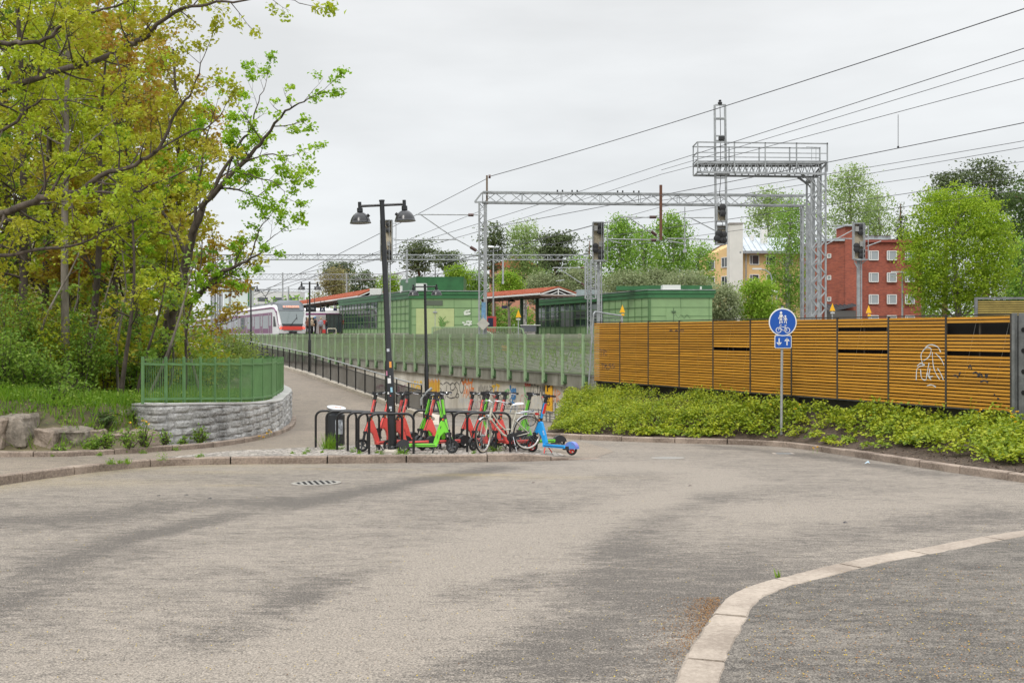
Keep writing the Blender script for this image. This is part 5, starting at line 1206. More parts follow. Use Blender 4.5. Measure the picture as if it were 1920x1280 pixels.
wb_ = thing('bench_box', 'dark box with a pale top on the right platform before the hall', 'grit box', P(991, 622, 88)); g = MB(); g.box((0,0,.28), (1.3,.8,.5)); g.build('body', mat('dark grey box', (.07, .075, .085), .6), wb_); g = MB(); g.box((.15,0,.57), (1.75,.9,.06)); g.build('lid', mat('pale lid', (.5, .5, .47), .6), wb_)
bk = thing('red_box', 'red vending cabinet under the right canopy beside the mast', 'vending machine', P(916, 622, 99)); g = MB(); g.box((0,0,.75), (1.5,.5,1.5)); g.build('cabinet', mat('cabinet red', (.42, .05, .04), .5), bk); g = MB(); g.box((.2,-.27,.9), (.5,.05,.9)); g.build('front_panel', M_NAVY, bk)
# mesh fenced arched stair roof between the tracks
ar = thing('stair_shelter', 'low green mesh enclosure around a translucent arched stair roof', 'shelter', P(895, 640, 62)); q0 = ar.location; Dq = 62
g = MB(); n_ = 16; vs = []
for yy_ in (0, 6):
    for i in range(n_+1): a = pi*i/n_; vs.append((-1.0+2.3*cos(a)*1.0, yy_, -.2+1.12*sin(a)))
g.add(vs, [(i, i+1, n_+2+i, n_+1+i) for i in range(n_)]+[tuple(range(n_+1))]); g.build('arched_roof', mat('milky arch', (.27, .30, .22), .35, var=.15), ar)
g = MB(); xa, xb = X(812, Dq)-q0.x, X(982, Dq)-q0.x
for i in range(60): x_ = xa+(xb-xa)*i/59; g.bar((x_,-.6,-.3), (x_,-.6,.82), .045)
g.build('mesh_panel', M_GREENM, ar); g = MB(); g.bar((xa,-.6,.85), (xb-.3,-.6,.85), .06); g.tube([(xb-.4,-.6,.85),(xb-.1,-.6,.75),(xb,-.6,.5),(xb,-.6,-.4)], .04, 6); g.bar((xa,-.6,-.3), (xa,-.6,.85), .08); g.build('frame', M_GREENP, ar)
# small white control cabinet, orange box in ballast
ob = thing('point_box', 'small faded orange box low on the ballast behind the mesh fence', 'box', P(947, 655, 46)); g = MB(); g.box((0,0,.12), (.32,.3,.12)); g.box((0,0,.0), (.25,.2,.1)); g.build('body', mat('faded orange', (.45, .26, .10), .8), ob)

# ================================================================ commuter train
def train():
    D = 110; cx = X(548, D); t = thing('commuter_train', 'white commuter train with purple stripes, red lit tail lamps and dark windscreen', 'train', (cx, D, .95)); t.rotation_euler = (0, 0, math.atan2(.5, 1)*.88)
    # local: x across, +y away along the train, z up; front end at y=0
    M_TW = mat('train white', (.66, .66, .655), .3); M_TP = mat('train purple', (.17, .045, .125), .4); M_TG = mat('train grey cap', (.11, .125, .14), .35)
    M_WS = mat('windscreen', (.12, .15, .15), .08, spec=1.0); M_DK = mat('train dark', (.03, .033, .037), .5); M_RD = mat('train red band', (.62, .06, .04), .4)
    W_ = 1.6; zt = 3.95
    def ring(y, w_, z0, z1, rt):
        pts = [(-w_, y, z0), (w_, y, z0)]
        for k in range(7): a = pi/2*k/6; pts.append((w_-rt+rt*cos(a), y, z1-rt+rt*sin(a)))
        for k in range(7): a = pi/2+pi/2*k/6; pts.append((-w_+rt+rt*cos(a), y, z1-rt+rt*sin(a)))
        return pts
    st = [(0, 1.30, .55, 1.5, .18), (.05, 1.42, .45, 1.75, .25), (.35, 1.50, .40, 2.45, .35), (.75, 1.55, .36, 3.15, .5), (1.2, 1.58, .34, 3.62, .6), (2.0, 1.6, .32, 3.82, .65), (3.2, 1.6, .32, 3.86, .6), (20, 1.6, .32, 3.86, .6), (95, 1.6, .32, 3.86, .6)]
    g = MB(); vs = []; 
    for s in st: vs += ring(*s)
    n_ = 16; fs = [(i*n_+j, (i+1)*n_+j, (i+1)*n_+(j+1) % n_, i*n_+(j+1) % n_) for i in range(len(st)-1) for j in range(n_)]+[tuple(range(n_))]
    g.add(vs, fs); autosmooth(recalc(g.build('body', M_TW, t)), 50)
    g = MB(); g.add([(-.98,-.0,1.42),(.98,-.0,1.42),(1.12,.02,1.62),(1.36,.62,3.10),(-1.36,.62,3.10),(-1.12,.02,1.62)], [(0,1,2,5),(5,2,3,4)])
    for i, v in enumerate(g.v): g.v[i] = (v[0], v[1]-.06, v[2])
    g.build('windscreen', M_WS, t)
    g = MB(); g.add([(-1.02,-.075,1.38),(1.02,-.075,1.38),(1.15,-.05,1.64),(-1.15,-.05,1.64)], [(0,1,2,3)]); g.build('wiper_panel', M_DK, t)
    g = MB(); g.bar((-.2,-.12,1.5), (.55,.18,2.35), .04); g.bar((.55,.12,2.1), (.5,.36,2.7), .03); g.build('wiper', M_DK, t)
    g = MB(); g.add([(-1.40,.50,3.08),(1.40,.50,3.08),(1.34,1.0,3.85),(1.0,1.6,4.22),(-1.0,1.6,4.22),(-1.34,1.0,3.85)]+[(-1.4,3.4,3.3),(1.4,3.4,3.3),(1.3,3.5,3.9),(.95,3.6,4.2),(-.95,3.6,4.2),(-1.3,3.5,3.9)], [(0,1,2,3,4,5),(0,5,11,6),(5,4,10,11),(4,3,9,10),(3,2,8,9),(2,1,7,8)]); recalc(g.build('front_cap', M_TG, t))
    g = MB(); g.prism([(-.92,-.19),(.92,-.19),(.92,.19),(-.92,.19)], (0,.68,3.48), (1,0,0), (0,.58,.8), (0,.03,-.02)); ds = recalc(g.build('display', mat('display glass', (.20, .19, .18), .2), t))
    me = bpy.data.materials.new('led orange'); me.use_nodes = True; b = me.node_tree.nodes['Principled BSDF']; b.inputs['Base Color'].default_value = (.8, .3, .2, 1); b.inputs['Emission Color'].default_value = (1, .35, .2, 1); b.inputs['Emission Strength'].default_value = .8
    text_mesh('U HELSINKI', .34, frameM((0,.64,3.50), (1,0,0), (0,.58,.8)), 'led_text', me, ds, bold=.006)
    g = MB(); g.add([(-1.02,-.09,.98),(1.02,-.09,.98),(1.02,-.08,1.38),(-1.02,-.08,1.38)], [(0,1,2,3)]); g.build('red_band', M_RD, t)
    ml = bpy.data.materials.new('tail lamp'); ml.use_nodes = True; b = ml.node_tree.nodes['Principled BSDF']; b.inputs['Base Color'].default_value = (.9, .05, .03, 1); b.inputs['Emission Color'].default_value = (1, .06, .04, 1); b.inputs['Emission Strength'].default_value = 3
    for s in (-1, 1):
        g = MB(); g.add([(s*1.02,-.09,1.06),(s*1.42,-.02,1.12),(s*1.52,.14,1.32),(s*1.05,-.07,1.36)], [(0,1,2,3)]); lc = g.build('lamp_cluster', M_DK, t)
        g = MB(); g.lathe([(.13,0),(.11,.03),(0,.04)], 14, Matrix.Rotation(pi/2, 3, 'X'), (s*1.22,-.06,1.21)); g.build('tail_lamp', ml, lc)
        g = MB(); g.add([(s*1.20,.0,1.50),(s*1.42,.12,1.50),(s*1.54,.60,3.0),(s*1.50,.75,3.15),(s*1.40,.62,3.1)], [(0,1,2,3,4)]); 
        for i, v in enumerate(g.v): g.v[i] = (v[0]+s*.02, v[1]-.08, v[2])
        g.build('pillar_trim', M_TW, t)
        g = MB(); g.bar((s*1.48,.02,1.48), (s*1.57,.75,2.9), .05, .09); g.tube([(s*1.57,.75,2.9),(s*1.60,1.9,3.32),(s*1.60,3,3.42),(s*1.61,94,3.42)], .09, 6); g.build('purple_stripe', M_TP, t)
        g = MB(); g.add([(s*1.612,.75,1.35),(s*1.612,2.3,1.35),(s*1.612,2.3,2.45),(s*1.612,1.55,2.45)], [(0,1,2,3)])
        for i, v in enumerate(g.v): g.v[i] = (v[0], v[1], v[2])
        g.build('cab_window', M_DK, t)
        g = MB(); g.add([(s*1.606,2.9,.62),(s*1.606,93,.62),(s*1.606,93,2.92),(s*1.606,2.9,2.92)], [(0,1,2,3)]); g.build('purple_panel', M_TP, t)
        for i in range(16):
            y0 = 3.6+i*5.6
            g = MB()
            for dy in (0, 1.9):
                if dy == 0: g.add([(s*1.614,y0+.15,1.45),(s*1.614,y0+1.15,1.45),(s*1.614,y0+1.15,2.62),(s*1.614,y0+.15,2.62)], [(0,1,2,3)])
                else: g.add([(s*1.614,y0+1.75,1.15),(s*1.614,y0+5.2,1.15),(s*1.614,y0+5.2,2.62),(s*1.614,y0+1.75,2.62)], [(0,1,2,3)])
            g.build('window', M_GLASS, t)
            g = MB(); g.bar((s*1.62,y0+.02,.62), (s*1.62,y0+.02,2.85), .16, .02, (1,0,0)); g.build('door', mat('door grey', (.42, .42, .42), .4), t); g = MB(); g.bar((s*1.62,y0+1.35,.62), (s*1.62,y0+1.35,2.85), .14, .02, (1,0,0)); g.build('door', mat('door grey', (.42, .42, .42), .4), t)
    g = MB(); g.add([(-1.5,-.02,.2),(1.5,-.02,.2),(1.42,-.03,.62),(-1.42,-.03,.62)]+[(-1.55,.8,.15),(1.55,.8,.15),(1.55,.9,.6),(-1.55,.9,.6)], [(0,1,2,3),(1,5,6,2),(4,0,3,7)]); g.build('skirt', M_DK, t)
    g = MB(); g.box((0,-.35,.62), (.75,.6,.5)); g.lathe([(.26,0),(.22,.18),(.1,.2)], 14, Matrix.Rotation(pi/2, 3, 'X'), (0,-.62,.58)); g.box((.45,-.2,.5), (.3,.3,.3)); g.box((-.45,-.2,.5), (.3,.3,.3)); g.build('coupler', M_SBLK, t)
    g = MB()
    for y, l_, h_ in ((5,2.4,.35),(9.5,3,.3),(16,4,.4),(24,3,.3),(33,5,.4),(45,4,.35),(60,5,.4)): g.box((0,y,3.95), (2.3,l_,h_))
    g.box((-.9,4.8,3.8), (.9,1.0,.6)); g.build('roof_equipment', mat('roof grey', (.23, .245, .25), .6, var=.2), t)
    g = MB(); g.bar((-.3,12,4.0), (-.9,11.2,4.9), .07); g.bar((-.9,11.2,4.9), (-.2,12.6,5.75), .07); g.bar((-.9,11.2,4.9), (-1.3,12.2,5.7), .05); g.bar((-1.4,12.4,5.75), (.6,12.4,5.75), .06); g.build('pantograph', M_SBLK, t)
    return t
train()
# second train at the far side of the left platform (seen between the posts)
t2 = thing('far_train', 'second white and purple train glimpsed between the left canopy posts', 'train', P(612, 630, 128)); g = MB(); g.box((0,1.5,2.0), (9.5,3,3.0)); o = g.build('body', mat('train white', (.6,.6,.6)), t2, bevel=.25); g = MB(); g.box((0,-.02,2.75), (9.4,.03,.22)); g.build('purple_stripe', mat('train purple', (.2,.06,.15)), t2); g = MB(); g.box((0,-.02,1.9), (9.2,.03,.9)); g.build('window', M_GLASS, t2)

# ================================================================ houses beyond the tracks
M_YST = mat('yellow render', (.62, .42, .20), .9, var=.06, vscale=.6, bump=.1)
M_BRICK = bpy.data.materials.new('red brick'); M_BRICK.use_nodes = True; t = M_BRICK.node_tree; n = t.nodes.new; l = t.links.new; b = t.nodes['Principled BSDF']; b.inputs['Roughness'].default_value = .9
tcn = n('ShaderNodeTexCoord'); mp = n('ShaderNodeMapping'); mp.inputs['Rotation'].default_value = (pi/2, 0, 0); l(tcn.outputs['Object'], mp.inputs[0]); br = n('ShaderNodeTexBrick'); l(mp.outputs[0], br.inputs['Vector']); br.inputs['Scale'].default_value = 1.0; br.inputs['Brick Width'].default_value = .30; br.inputs['Row Height'].default_value = .11; br.inputs['Mortar Size'].default_value = .008
br.inputs['Color1'].default_value = (.36, .092, .052, 1); br.inputs['Color2'].default_value = (.24, .062, .04, 1); br.inputs['Mortar'].default_value = (.18, .10, .08, 1)
nz2 = n('ShaderNodeTexNoise'); nz2.inputs['Scale'].default_value = .9; nz2.inputs['Detail'].default_value = 6; l(tcn.outputs['Object'], nz2.inputs['Vector']); mr2 = n('ShaderNodeMapRange'); l(nz2.outputs[0], mr2.inputs[0]); mr2.inputs[3].default_value = .7; mr2.inputs[4].default_value = 1.35
vm = n('ShaderNodeVectorMath'); vm.operation = 'SCALE'; l(br.outputs[0], vm.inputs[0]); l(mr2.outputs[0], vm.inputs['Scale']); l(vm.outputs[0], b.inputs['Base Color'])
M_ROOFM = mat('sheet metal roof', (.42, .46, .49), .5, .2, var=.12, vscale=1)
M_WFR = mat('window frame white', (.66, .65, .62), .5); M_WGL = mat('window pane', (.05, .06, .065), .07, spec=.9); M_CURT = mat('curtained pane', (.30, .33, .34), .2, spec=.8)
def window(par, O, U, nrm, w_, h_, glass=M_WGL, mull=.3, rec=.0):
    """white framed window on a facade; O centre"""
    O, U = Vector(O), Vector(U).normalized(); N_ = Vector(nrm); Zv = Vector((0,0,1)); g = MB(); t_ = .10
    for s in (-1, 1): g.bar(O+U*s*(w_/2)+Zv*(-h_/2)+N_*.03, O+U*s*(w_/2)+Zv*(h_/2)+N_*.03, t_, .10, N_); g.bar(O-U*w_/2+Zv*s*h_/2+N_*.032, O+U*w_/2+Zv*s*h_/2+N_*.032, .10, t_)
    if mull: g.bar(O+U*(mull-.5)*w_-Zv*h_/2+N_*.03, O+U*(mull-.5)*w_+Zv*h_/2+N_*.03, t_*.8, .08, N_)
    f = g.build('window', M_WFR, par); g = MB(); g.bar(O-U*w_/2+N_*.01, O+U*w_/2+N_*.01, .02, h_); g.build('pane', glass, f); return f
# yellow house
D = 150; yb = thing('yellow_house', 'yellow rendered apartment house with pale metal roof and white chimney wall', 'building', P(1400, 626, D)); q0 = yb.location; k = lambda px, py, dy=0: Vector((X(px, D+dy), D+dy, Z(py, D+dy)))-q0
z_ = lambda py: Z(py, D)-q0.z; x_ = lambda px: X(px, D)-q0.x
def block(g, pts, z0, z1s):
    n_ = len(pts); z1s = z1s if hasattr(z1s, '__len__') else [z1s]*n_
    g.add([(a, b_, z0) for a, b_ in pts]+[(a, b_, z) for (a, b_), z in zip(pts, z1s)], [tuple(range(n_))[::-1], tuple(range(n_, 2*n_))]+[(i, (i+1) % n_, n_+(i+1) % n_, n_+i) for i in range(n_)])
g = MB(); block(g, [(x_(1388),0),(x_(1560),1.5),(x_(1560),11),(x_(1388),11)], -3, z_(469)); 
# gable side: left wall turns away
xl, xm = x_(1332), x_(1388); g.add([(xl,9,-3),(xm-.01,0,-3),(xm-.01,0,z_(469)),(xm-.6,1.6,z_(456)),(xl+3.2,6.0,z_(452)),(xl,9,z_(478))], [(0,1,2,3,4,5)])
recalc(g.build('wall', M_YST, yb))
g = MB(); g.add([(x_(1385)-.3,-.7,z_(471)),(x_(1562),-.1,z_(471)),(x_(1560),6,z_(440)),(x_(1391),6,z_(438))]+[(x_(1562),12,z_(471)),(x_(1385),12,z_(471))], [(0,1,2,3),(3,2,4,5),(0,3,5)])
for i in range(16):
    a = Vector((x_(1385),-.7,z_(471))).lerp(Vector((x_(1562),-.1,z_(471))), i/16); b_ = Vector((x_(1391),6,z_(438))).lerp(Vector((x_(1560),6,z_(440))), i/16); g.bar(a+Vector((0,0,.06)), b_+Vector((0,0,.06)), .07, .12)
rf = g.build('roof', M_ROOFM, yb); g = MB(); g.bar((x_(1384),-.85,z_(474)), (x_(1563),-.2,z_(474)), .3, .3); g.build('eaves', mat('grey eaves', (.26, .27, .28), .6), rf)
g = MB(); g.bar((xl-.2,9.2,z_(477)), (xl+3.2,6.0,z_(451)), .15, .2); g.build('verge', mat('brown verge', (.2,.13,.08), .7), rf)
g = MB(); block(g, [(x_(1366),-.9),(x_(1390),-1.0),(x_(1390),1.2),(x_(1366),1.2)], -3, z_(421)); w_ = recalc(g.build('chimney_wall', mat('white render', (.60, .585, .54), .9, var=.06, vscale=.7), yb)); g = MB(); g.box(((x_(1366)+x_(1390))/2,.1,z_(420)), (2.1,2.4,.2)); g.build('cap', mat('grey cap', (.3,.28,.26), .7), w_)
g = MB(); g.box((x_(1443),3.5,z_(440)), (.9,.8,2.2)); g.tube([(x_(1424),4.6,z_(446)),(x_(1424),4.6,z_(436))], .3, 8); g.build('chimney', M_WFR, yb)
g = MB(); g.tube([(x_(1398),-.25,-3),(x_(1398),-.25,z_(476)),(x_(1400),-.7,z_(473))], .10, 6); g.build('drainpipe', M_STEEL, yb)
for (px, py, w__, h__) in [(1415,487,1.35,1.35),(1447,487,1.35,1.35),(1415,523,1.35,1.3),(1447,523,1.35,1.3),(1415,560,1.35,1.3),(1480,488,1.35,1.35),(1480,523,1.35,1.35),(1512,488,1.35,1.35),(1512,524,1.35,1.35)]:
    window(yb, ((x_(px)), (x_(px)-x_(1388))/(x_(1560)-x_(1388))*1.5-.02, z_(py)), (1,.1,0), (0,-1,0), w__, h__, M_WGL, .25)
gn = Vector((-9, -(xm-xl), 0)).normalized(); gn = Vector((-.93, -.0, 0))
ug = (Vector((xm,0,0))-Vector((xl,9,0))).normalized(); ng = Vector((ug.y, -ug.x, 0)); ng = -ng if ng.y > 0 else ng
for fx, py in ((.30,492),(.66,489),(.30,524),(.66,525)):
    p = Vector((xl,9,0)).lerp(Vector((xm,0,0)), fx); window(yb, (p.x, p.y, z_(py)+ (p.y*.0)), ug, ng, 1.9, 1.45, M_WGL, .4)
# red brick house
D = 132; bb = thing('brick_house', 'red brick apartment house with white windows and flat roof', 'building', P(1600, 626, D)); q0 = bb.location; z_ = lambda py: Z(py, D)-q0.z; x_ = lambda px: X(px, D)-q0.x
g = MB(); block(g, [(x_(1612),0),(x_(1730),.5),(x_(1730),12),(x_(1612),12)], -2, z_(455)); block(g, [(x_(1582),-.6),(x_(1613),-.9),(x_(1613),3),(x_(1582),3)], -2, z_(425)); block(g, [(x_(1538),4),(x_(1583),-.2),(x_(1583),6),(x_(1538),9)], -2, [z_(448),z_(452),z_(452),z_(448)])
recalc(g.build('wall', M_BRICK, bb))
g = MB(); g.bar((x_(1611),-.15,z_(452)), (x_(1732),.37,z_(452)), .5, .34); g.add([(x_(1611),-.3,z_(449)),(x_(1732),.2,z_(449)),(x_(1732),11,z_(446)),(x_(1611),11,z_(446))], [(0,1,2,3)]); rf = g.build('roof', mat('red roof trim', (.25, .06, .04), .6), bb)
g = MB(); g.bar((x_(1537),3.9,z_(446)), (x_(1584),-.4,z_(450)), .5, .3); g.box(((x_(1582)+x_(1613))/2,1,z_(424)), (2.5,4.2,.25)); g.build('flashing', M_ROOFM, rf)
g = MB()
for px, r_ in ((1655,1.25),(1676,1.35)): g.lathe([(r_,z_(449)),(r_,z_(437)),(r_*1.1,z_(436.5)),(0,z_(436))], 18, None, (x_(px),5,0))
g.build('roof_drum', mat('zinc drum', (.34, .42, .44), .4, .4), bb)
for py in (479, 520, 561, 600):
    for px in (1638, 1672, 1706): window(bb, (x_(px), (x_(px)-x_(1612))/10*.6/1.0*.1-.04+.02, z_(py)), (1,.04,0), (0,-1,0), 1.2, 1.15, M_CURT, .22)
ug = (Vector((x_(1583),-.2,0))-Vector((x_(1538),4,0))).normalized(); ng = Vector((ug.y, -ug.x, 0)); ng = -ng if ng.y > 0 else ng
for py in (478, 519, 560): p = Vector((x_(1538),4,0)).lerp(Vector((x_(1583),-.2,0)), .55); window(bb, (p.x, p.y, z_(py)), ug, ng, .5, .5, M_CURT, 0)
g = MB(); g.add([(x_(1545),-1.8,z_(583)),(x_(1593),-2.4,z_(572)),(x_(1593),1.5,z_(566)),(x_(1550),2.4,z_(569))], [(0,1,2,3)]); g.bar((x_(1545),-1.8,z_(584)), (x_(1593),-2.4,z_(573)), .12, .3)
for i in range(9): a = Vector((x_(1545),-1.8,z_(583))).lerp(Vector((x_(1593),-2.4,z_(572))), i/8); b_ = Vector((x_(1550),2.4,z_(569))).lerp(Vector((x_(1593),1.5,z_(566))), i/8); g.bar(a, b_, .07, .12)
g.build('porch_roof', mat('black porch roof', (.06, .062, .07), .5), bb); g = MB(); g.box((x_(1572),-.9,z_(600)), (3.2,2.2,z_(580)-z_(600)+1.0)); g.build('porch', mat('dark porch', (.09, .085, .08), .7), bb)
# faint red-roofed house among far trees, pale building and hoarding far left
fh = thing('far_house', 'far reddish house barely visible among the pines behind the right canopy', 'building', P(965, 560, 205)); q0 = fh.location; g = MB(); g.box((0,0,.5), (10,6,11)); g.build('wall', mat('pinkish render', (.42, .20, .13), .9), fh); g = MB(); g.prism([(-5.6,6),(5.6,6),(0,8.4)], (0,-3.4,0), (1,0,0), (0,0,1), (0,7,0)); recalc(g.build('roof', M_TILE, fh))
wbk = thing('pale_building', 'long pale flat roofed building far behind the train', 'building', P(500, 626, 330)); g = MB(); g.box((2,0,7.2), (19,8,12.6)); g.build('wall', mat('pale facade', (.55, .55, .53), .8), wbk); 
for i in range(4):
    for z in (11, 7.5): g = MB(); g.box((-5.2+i*4.9,-4.05,z), (3.2,.1,1.2)); g.build('window', M_WGL, wbk)
hb = thing('pale_shed', 'pale green edged white shed far left behind the branches', 'building', P(448, 600, 150)); g = MB(); g.box((0,0,2.1), (3.6,3,5.2)); g.build('wall', mat('pale wall', (.50, .56, .53), .6), hb); g = MB(); g.box((0,0,4.75), (3.9,3.3,.3)); g.bar((1.85,-1.6,-.5), (1.85,-1.6,4.6), .2); g.bar((-1.85,-1.56,1.9), (1.85,-1.56,1.9), .14); g.build('green_edge', M_GROOF, hb)
# grey street lamps by the houses
def tlamp(px, pyt, D, lb, arms, h=None):
    o = thing('parking_lamp', lb, 'street lamp', P(px, 604, D), 0, 'tall grey lamps by the houses'); H = Z(pyt, D)-o.location.z; s = D/1920; g = MB()
    if arms == 'curve': g.tube([(0,0,0),(0,0,H-.9),(-.15,0,H-.4),(-.6,0,H-.05),(-1.2,0,H+.03)], [.09,.07,.06,.05,.05], 8)
    else: g.tube([(0,0,0),(0,0,H)], [.09,.06], 8)
    g.build('pole', M_GALV, o); g = MB()
    if arms == 'curve': g.box((-1.45,0,H+.05), (.85,.3,.14))
    elif arms == 'two': g.box((-.5,0,H+.05), (.9,.3,.12)); g.box((.45,0,H+.02), (.7,.3,.06))
    else: g.lathe([(.34,0),(.25,.14),(.0,.18)], 14, None, (-.2,0,H)); g.bar((-.2,0,H),(0,0,H),.08)
    g.build('lamp_head', mat('pale lamp head', (.6, .62, .62), .4), o)
tlamp(1447, 505, 100, 'curved arm grey street lamp in front of the yellow house', 'curve'); tlamp(1456, 548, 110, 'short grey lamp beside the curved one before yellow house', 'ball'); tlamp(1692, 511, 90, 'grey street lamp with two flat heads before the bright maple', 'two'); tlamp(925, 464, 100, 'white headed lamp behind the nearest mast', 'ball')
# ================================================================ electric scooters, bicycle, people
M_CORAL = mat('coral paint', (.74, .10, .085), .38); M_LIME = mat('lime paint', (.16, .56, .03), .38); M_SKY = mat('sky blue paint', (.015, .30, .70), .38)
M_TYRE = mat('tyre', (.014, .014, .015), .75); M_PLAS = mat('black plastic', (.02, .02, .022), .5); M_RIM = mat('grey rim', (.10, .105, .11), .4, .4); M_RIMR = mat('red rim', (.62, .03, .02), .4)
M_CHR = mat('chrome', (.55, .56, .57), .22, .9); M_GRIP = mat('rubber grip', (.012, .012, .012), .8); M_REF = mat('orange reflector', (.75, .18, .02), .3); M_PURP = mat('violet fender', (.03, .30, .62), .4, col2=(.20, .12, .45), vscale=5); M_TXT = mat('white print', (.75, .76, .78), .5)
def make_scooter(M, kind):
    t = thing('electric_scooter', '', 'scooter'); r = .125; WB = .93
    ST = Vector((.0, 0, .125)); # front axle at origin, rear at -WB ; x forward
    def wheel(nm, x, w_, rim):
        g = MB(); g.torus((x,0,r), r-.024, .024, (0,1,0), 26, 8); ty = autosmooth(g.build('tyre', M_TYRE, None), 60)
        g = MB(); 
        for s in (-1, 1): g.lathe([(.0,.0),(.03,.0),(.03,.018)], 12, Matrix.Rotation(-s*pi/2, 3, 'X'), (x,s*.012,r))
        g.torus((x,0,r), r-.042, .010, (0,1,0), 22, 6)
        for k in range(5): a = 2*pi*k/5; g.bar((x,0,r), (x+cos(a)*(r-.04),0,r+sin(a)*(r-.04)), .030, .026, (0,1,0))
        w_ = g.build(nm, rim, t); ty.parent = w_; return w_
    rim = M_RIMR if kind == 'blue' else M_RIM
    wheel('front_wheel', 0, .05, rim); wheel('rear_wheel', -WB, .05, rim)
    # fork and suspension
    g = MB()
    for s in (-1, 1): g.tube([(0,s*.042,r),(-.035,s*.042,.28),(-.06,s*.03,.36)], [.014,.014,.018], 8)
    g.box((-.065,0,.375), (.07,.11,.05)); g.build('fork', M_PLAS, t)
    g = MB(); vs = []
    for k in range(8):
        a = radians(20+k*20); vs += [(-.01+(r+.015)*cos(a),-.032,r+.0+(r+.015)*sin(a)), (-.01+(r+.015)*cos(a),.032,r+(r+.015)*sin(a))]
    g.add(vs, [(2*i,2*i+1,2*i+3,2*i+2) for i in range(7)]); g.build('front_fender', M_PLAS, t)
    # neck: solid wedge from the head joint to fork and deck
    g = MB(); prof = [(-.045,.375),(-.075,.44),(-.15,.62),(-.205,.63),(-.235,.60),(-.30,.42),(-.365,.20),(-.33,.155),(-.275,.165),(-.225,.33),(-.15,.40),(-.10,.365)]
    g.prism([(a, b_) for a, b_ in prof], (0,.034,0), (1,0,0), (0,0,1), (0,-.068,0)); o = recalc(g.build('frame', M, t)); bm = o.modifiers.new('bevel', 'BEVEL'); bm.width = .010; bm.segments = 2
    # deck
    g = MB(); g.prism([(-.29,-.075),(-.80,-.075),(-.84,-.05),(-.84,.05),(-.80,.075),(-.29,.075)], (0,0,.125), (1,0,0), (0,1,0), (0,0,.062)); o = recalc(g.build('deck', M, t)); bm = o.modifiers.new('bevel', 'BEVEL'); bm.width = .010; bm.segments = 2
    g = MB(); g.box((-.56,0,.191), (.44,.12,.006)); g.build('footmat', M_PLAS, o)
    g = MB(); g.box((-.56,-.0765,.152), (.46,.003,.012)); g.box((-.56,.0765,.152), (.46,.003,.012)); g.build('side_groove', M_PLAS, o)
    g = MB(); vs = []
    for k in range(11):
        a = radians(-8+k*18.5); vs += [(-WB+(r+.018)*cos(a),-.055,r+(r+.018)*sin(a)), (-WB+(r+.018)*cos(a),.055,r+(r+.018)*sin(a))]
    g.add(vs, [(2*i,2*i+1,2*i+3,2*i+2) for i in range(10)])
    n_ = 11
    for s, dd in ((-.055, 0), (.055, 1)): g.add([(-WB,s,r)]+[(-WB+(r+.018)*cos(radians(-8+k*18.5)),s,r+(r+.018)*sin(radians(-8+k*18.5))) for k in range(n_)], [tuple(range(n_+1))])
    if True: o = g.build('rear_fender', M_PURP if kind == 'blue' else M_PLAS, t)
    g = MB(); g.box((-WB+.10,0,r+.01), (.14,.125,.075)); g.build('motor_bracket', M_PLAS, t)
    # steering column
    a0, a1, a2, a3 = Vector((-.175,0,.60)), Vector((-.20,0,.69)), Vector((-.285,0,1.00)), Vector((-.315,0,1.10))
    g = MB(); g.tube([a0,a1], .036, 12); g.build('joint', M_PLAS, t); g = MB(); g.tube([a1,a2], .0285, 12); o = autosmooth(g.build('stem', M, t))
    g = MB()
    for s in (-1, 1): g.box((-.182,s*.037,.645), (.028,.006,.03))
    g.build('reflector', M_REF, t)
    g = MB(); g.bar((-.245,0,.78), (-.30,0,.98), .05, .045) ; g.build('battery_lock', M_RIMR if kind == 'blue' else M_PLAS, t)
    g = MB(); g.tube([a2,a3], .036, 12); g.box(a3+Vector((-.005,0,.025)), (.12,.09,.06)); g.box(a3+Vector((.04,0,.04)), (.06,.07,.05)); g.build('head_unit', M_PLAS, t)
    g = MB(); g.tube([a3+Vector((-.07,-.26,.015)), a3+Vector((-.03,-.12,.03)), a3+Vector((0,0,.035)), a3+Vector((-.03,.12,.03)), a3+Vector((-.07,.26,.015))], .014, 8); hb_ = g.build('handlebar', M_PLAS, t)
    for s in (-1, 1):
        g = MB(); g.tube([a3+Vector((-.045,s*.165,.025)), a3+Vector((-.072,s*.27,.015))], .021, 10); g.build('grip', M_GRIP, hb_)
        g = MB(); g.tube([a3+Vector((-.02,s*.12,.03)), a3+Vector((.015,s*.15,.012)), a3+Vector((-.015,s*.25,.0))], .007, 6); g.build('brake_lever', M_CHR if kind != 'blue' else M_RIMR, hb_)
        g = MB(); g.tube([a3+Vector((-.01,s*.10,.03)), a3+Vector((.07,s*.08,.0)), a3+Vector((.05,s*.04,-.12)), (-.19,s*.03,.70), (-.07,s*.05,.42), (-.02,s*.05,.22)], .0045, 5); g.build('brake_cable', M_PLAS, t)
    g = MB(); g.tube([(-.34,-.05,.13),(-.38,-.14,.01)], .010, 6); g.tube([(-.34,.05,.13),(-.38,.14,.01)], .010, 6); g.build('kickstand', M_RIMR if kind == 'blue' else M_PLAS, t)
    if kind == 'blue':
        g_ = text_mesh('dott', .055, frameM((-.285,.036,.40), (-.35,0,-.93), (.93,0,-.35)), 'lettering', M_TXT, t, ext=.001); 
    elif kind == 'coral':
        g_ = text_mesh('voi', .05, frameM((-.243,.0295,.86), (.28,0,-1.0), (-1.0,0,-.28)), 'lettering', M_TXT, t, ext=.0015)
    else:
        g = MB()
        for s in (-1, 1): g.bar((-.215,s*.0355,.52), (-.23,s*.0355,.47), .004, .014); g.bar((-.275,s*.0355,.36), (-.29,s*.0355,.28), .004, .02)
        g.build('dark_mark', M_PLAS, t)
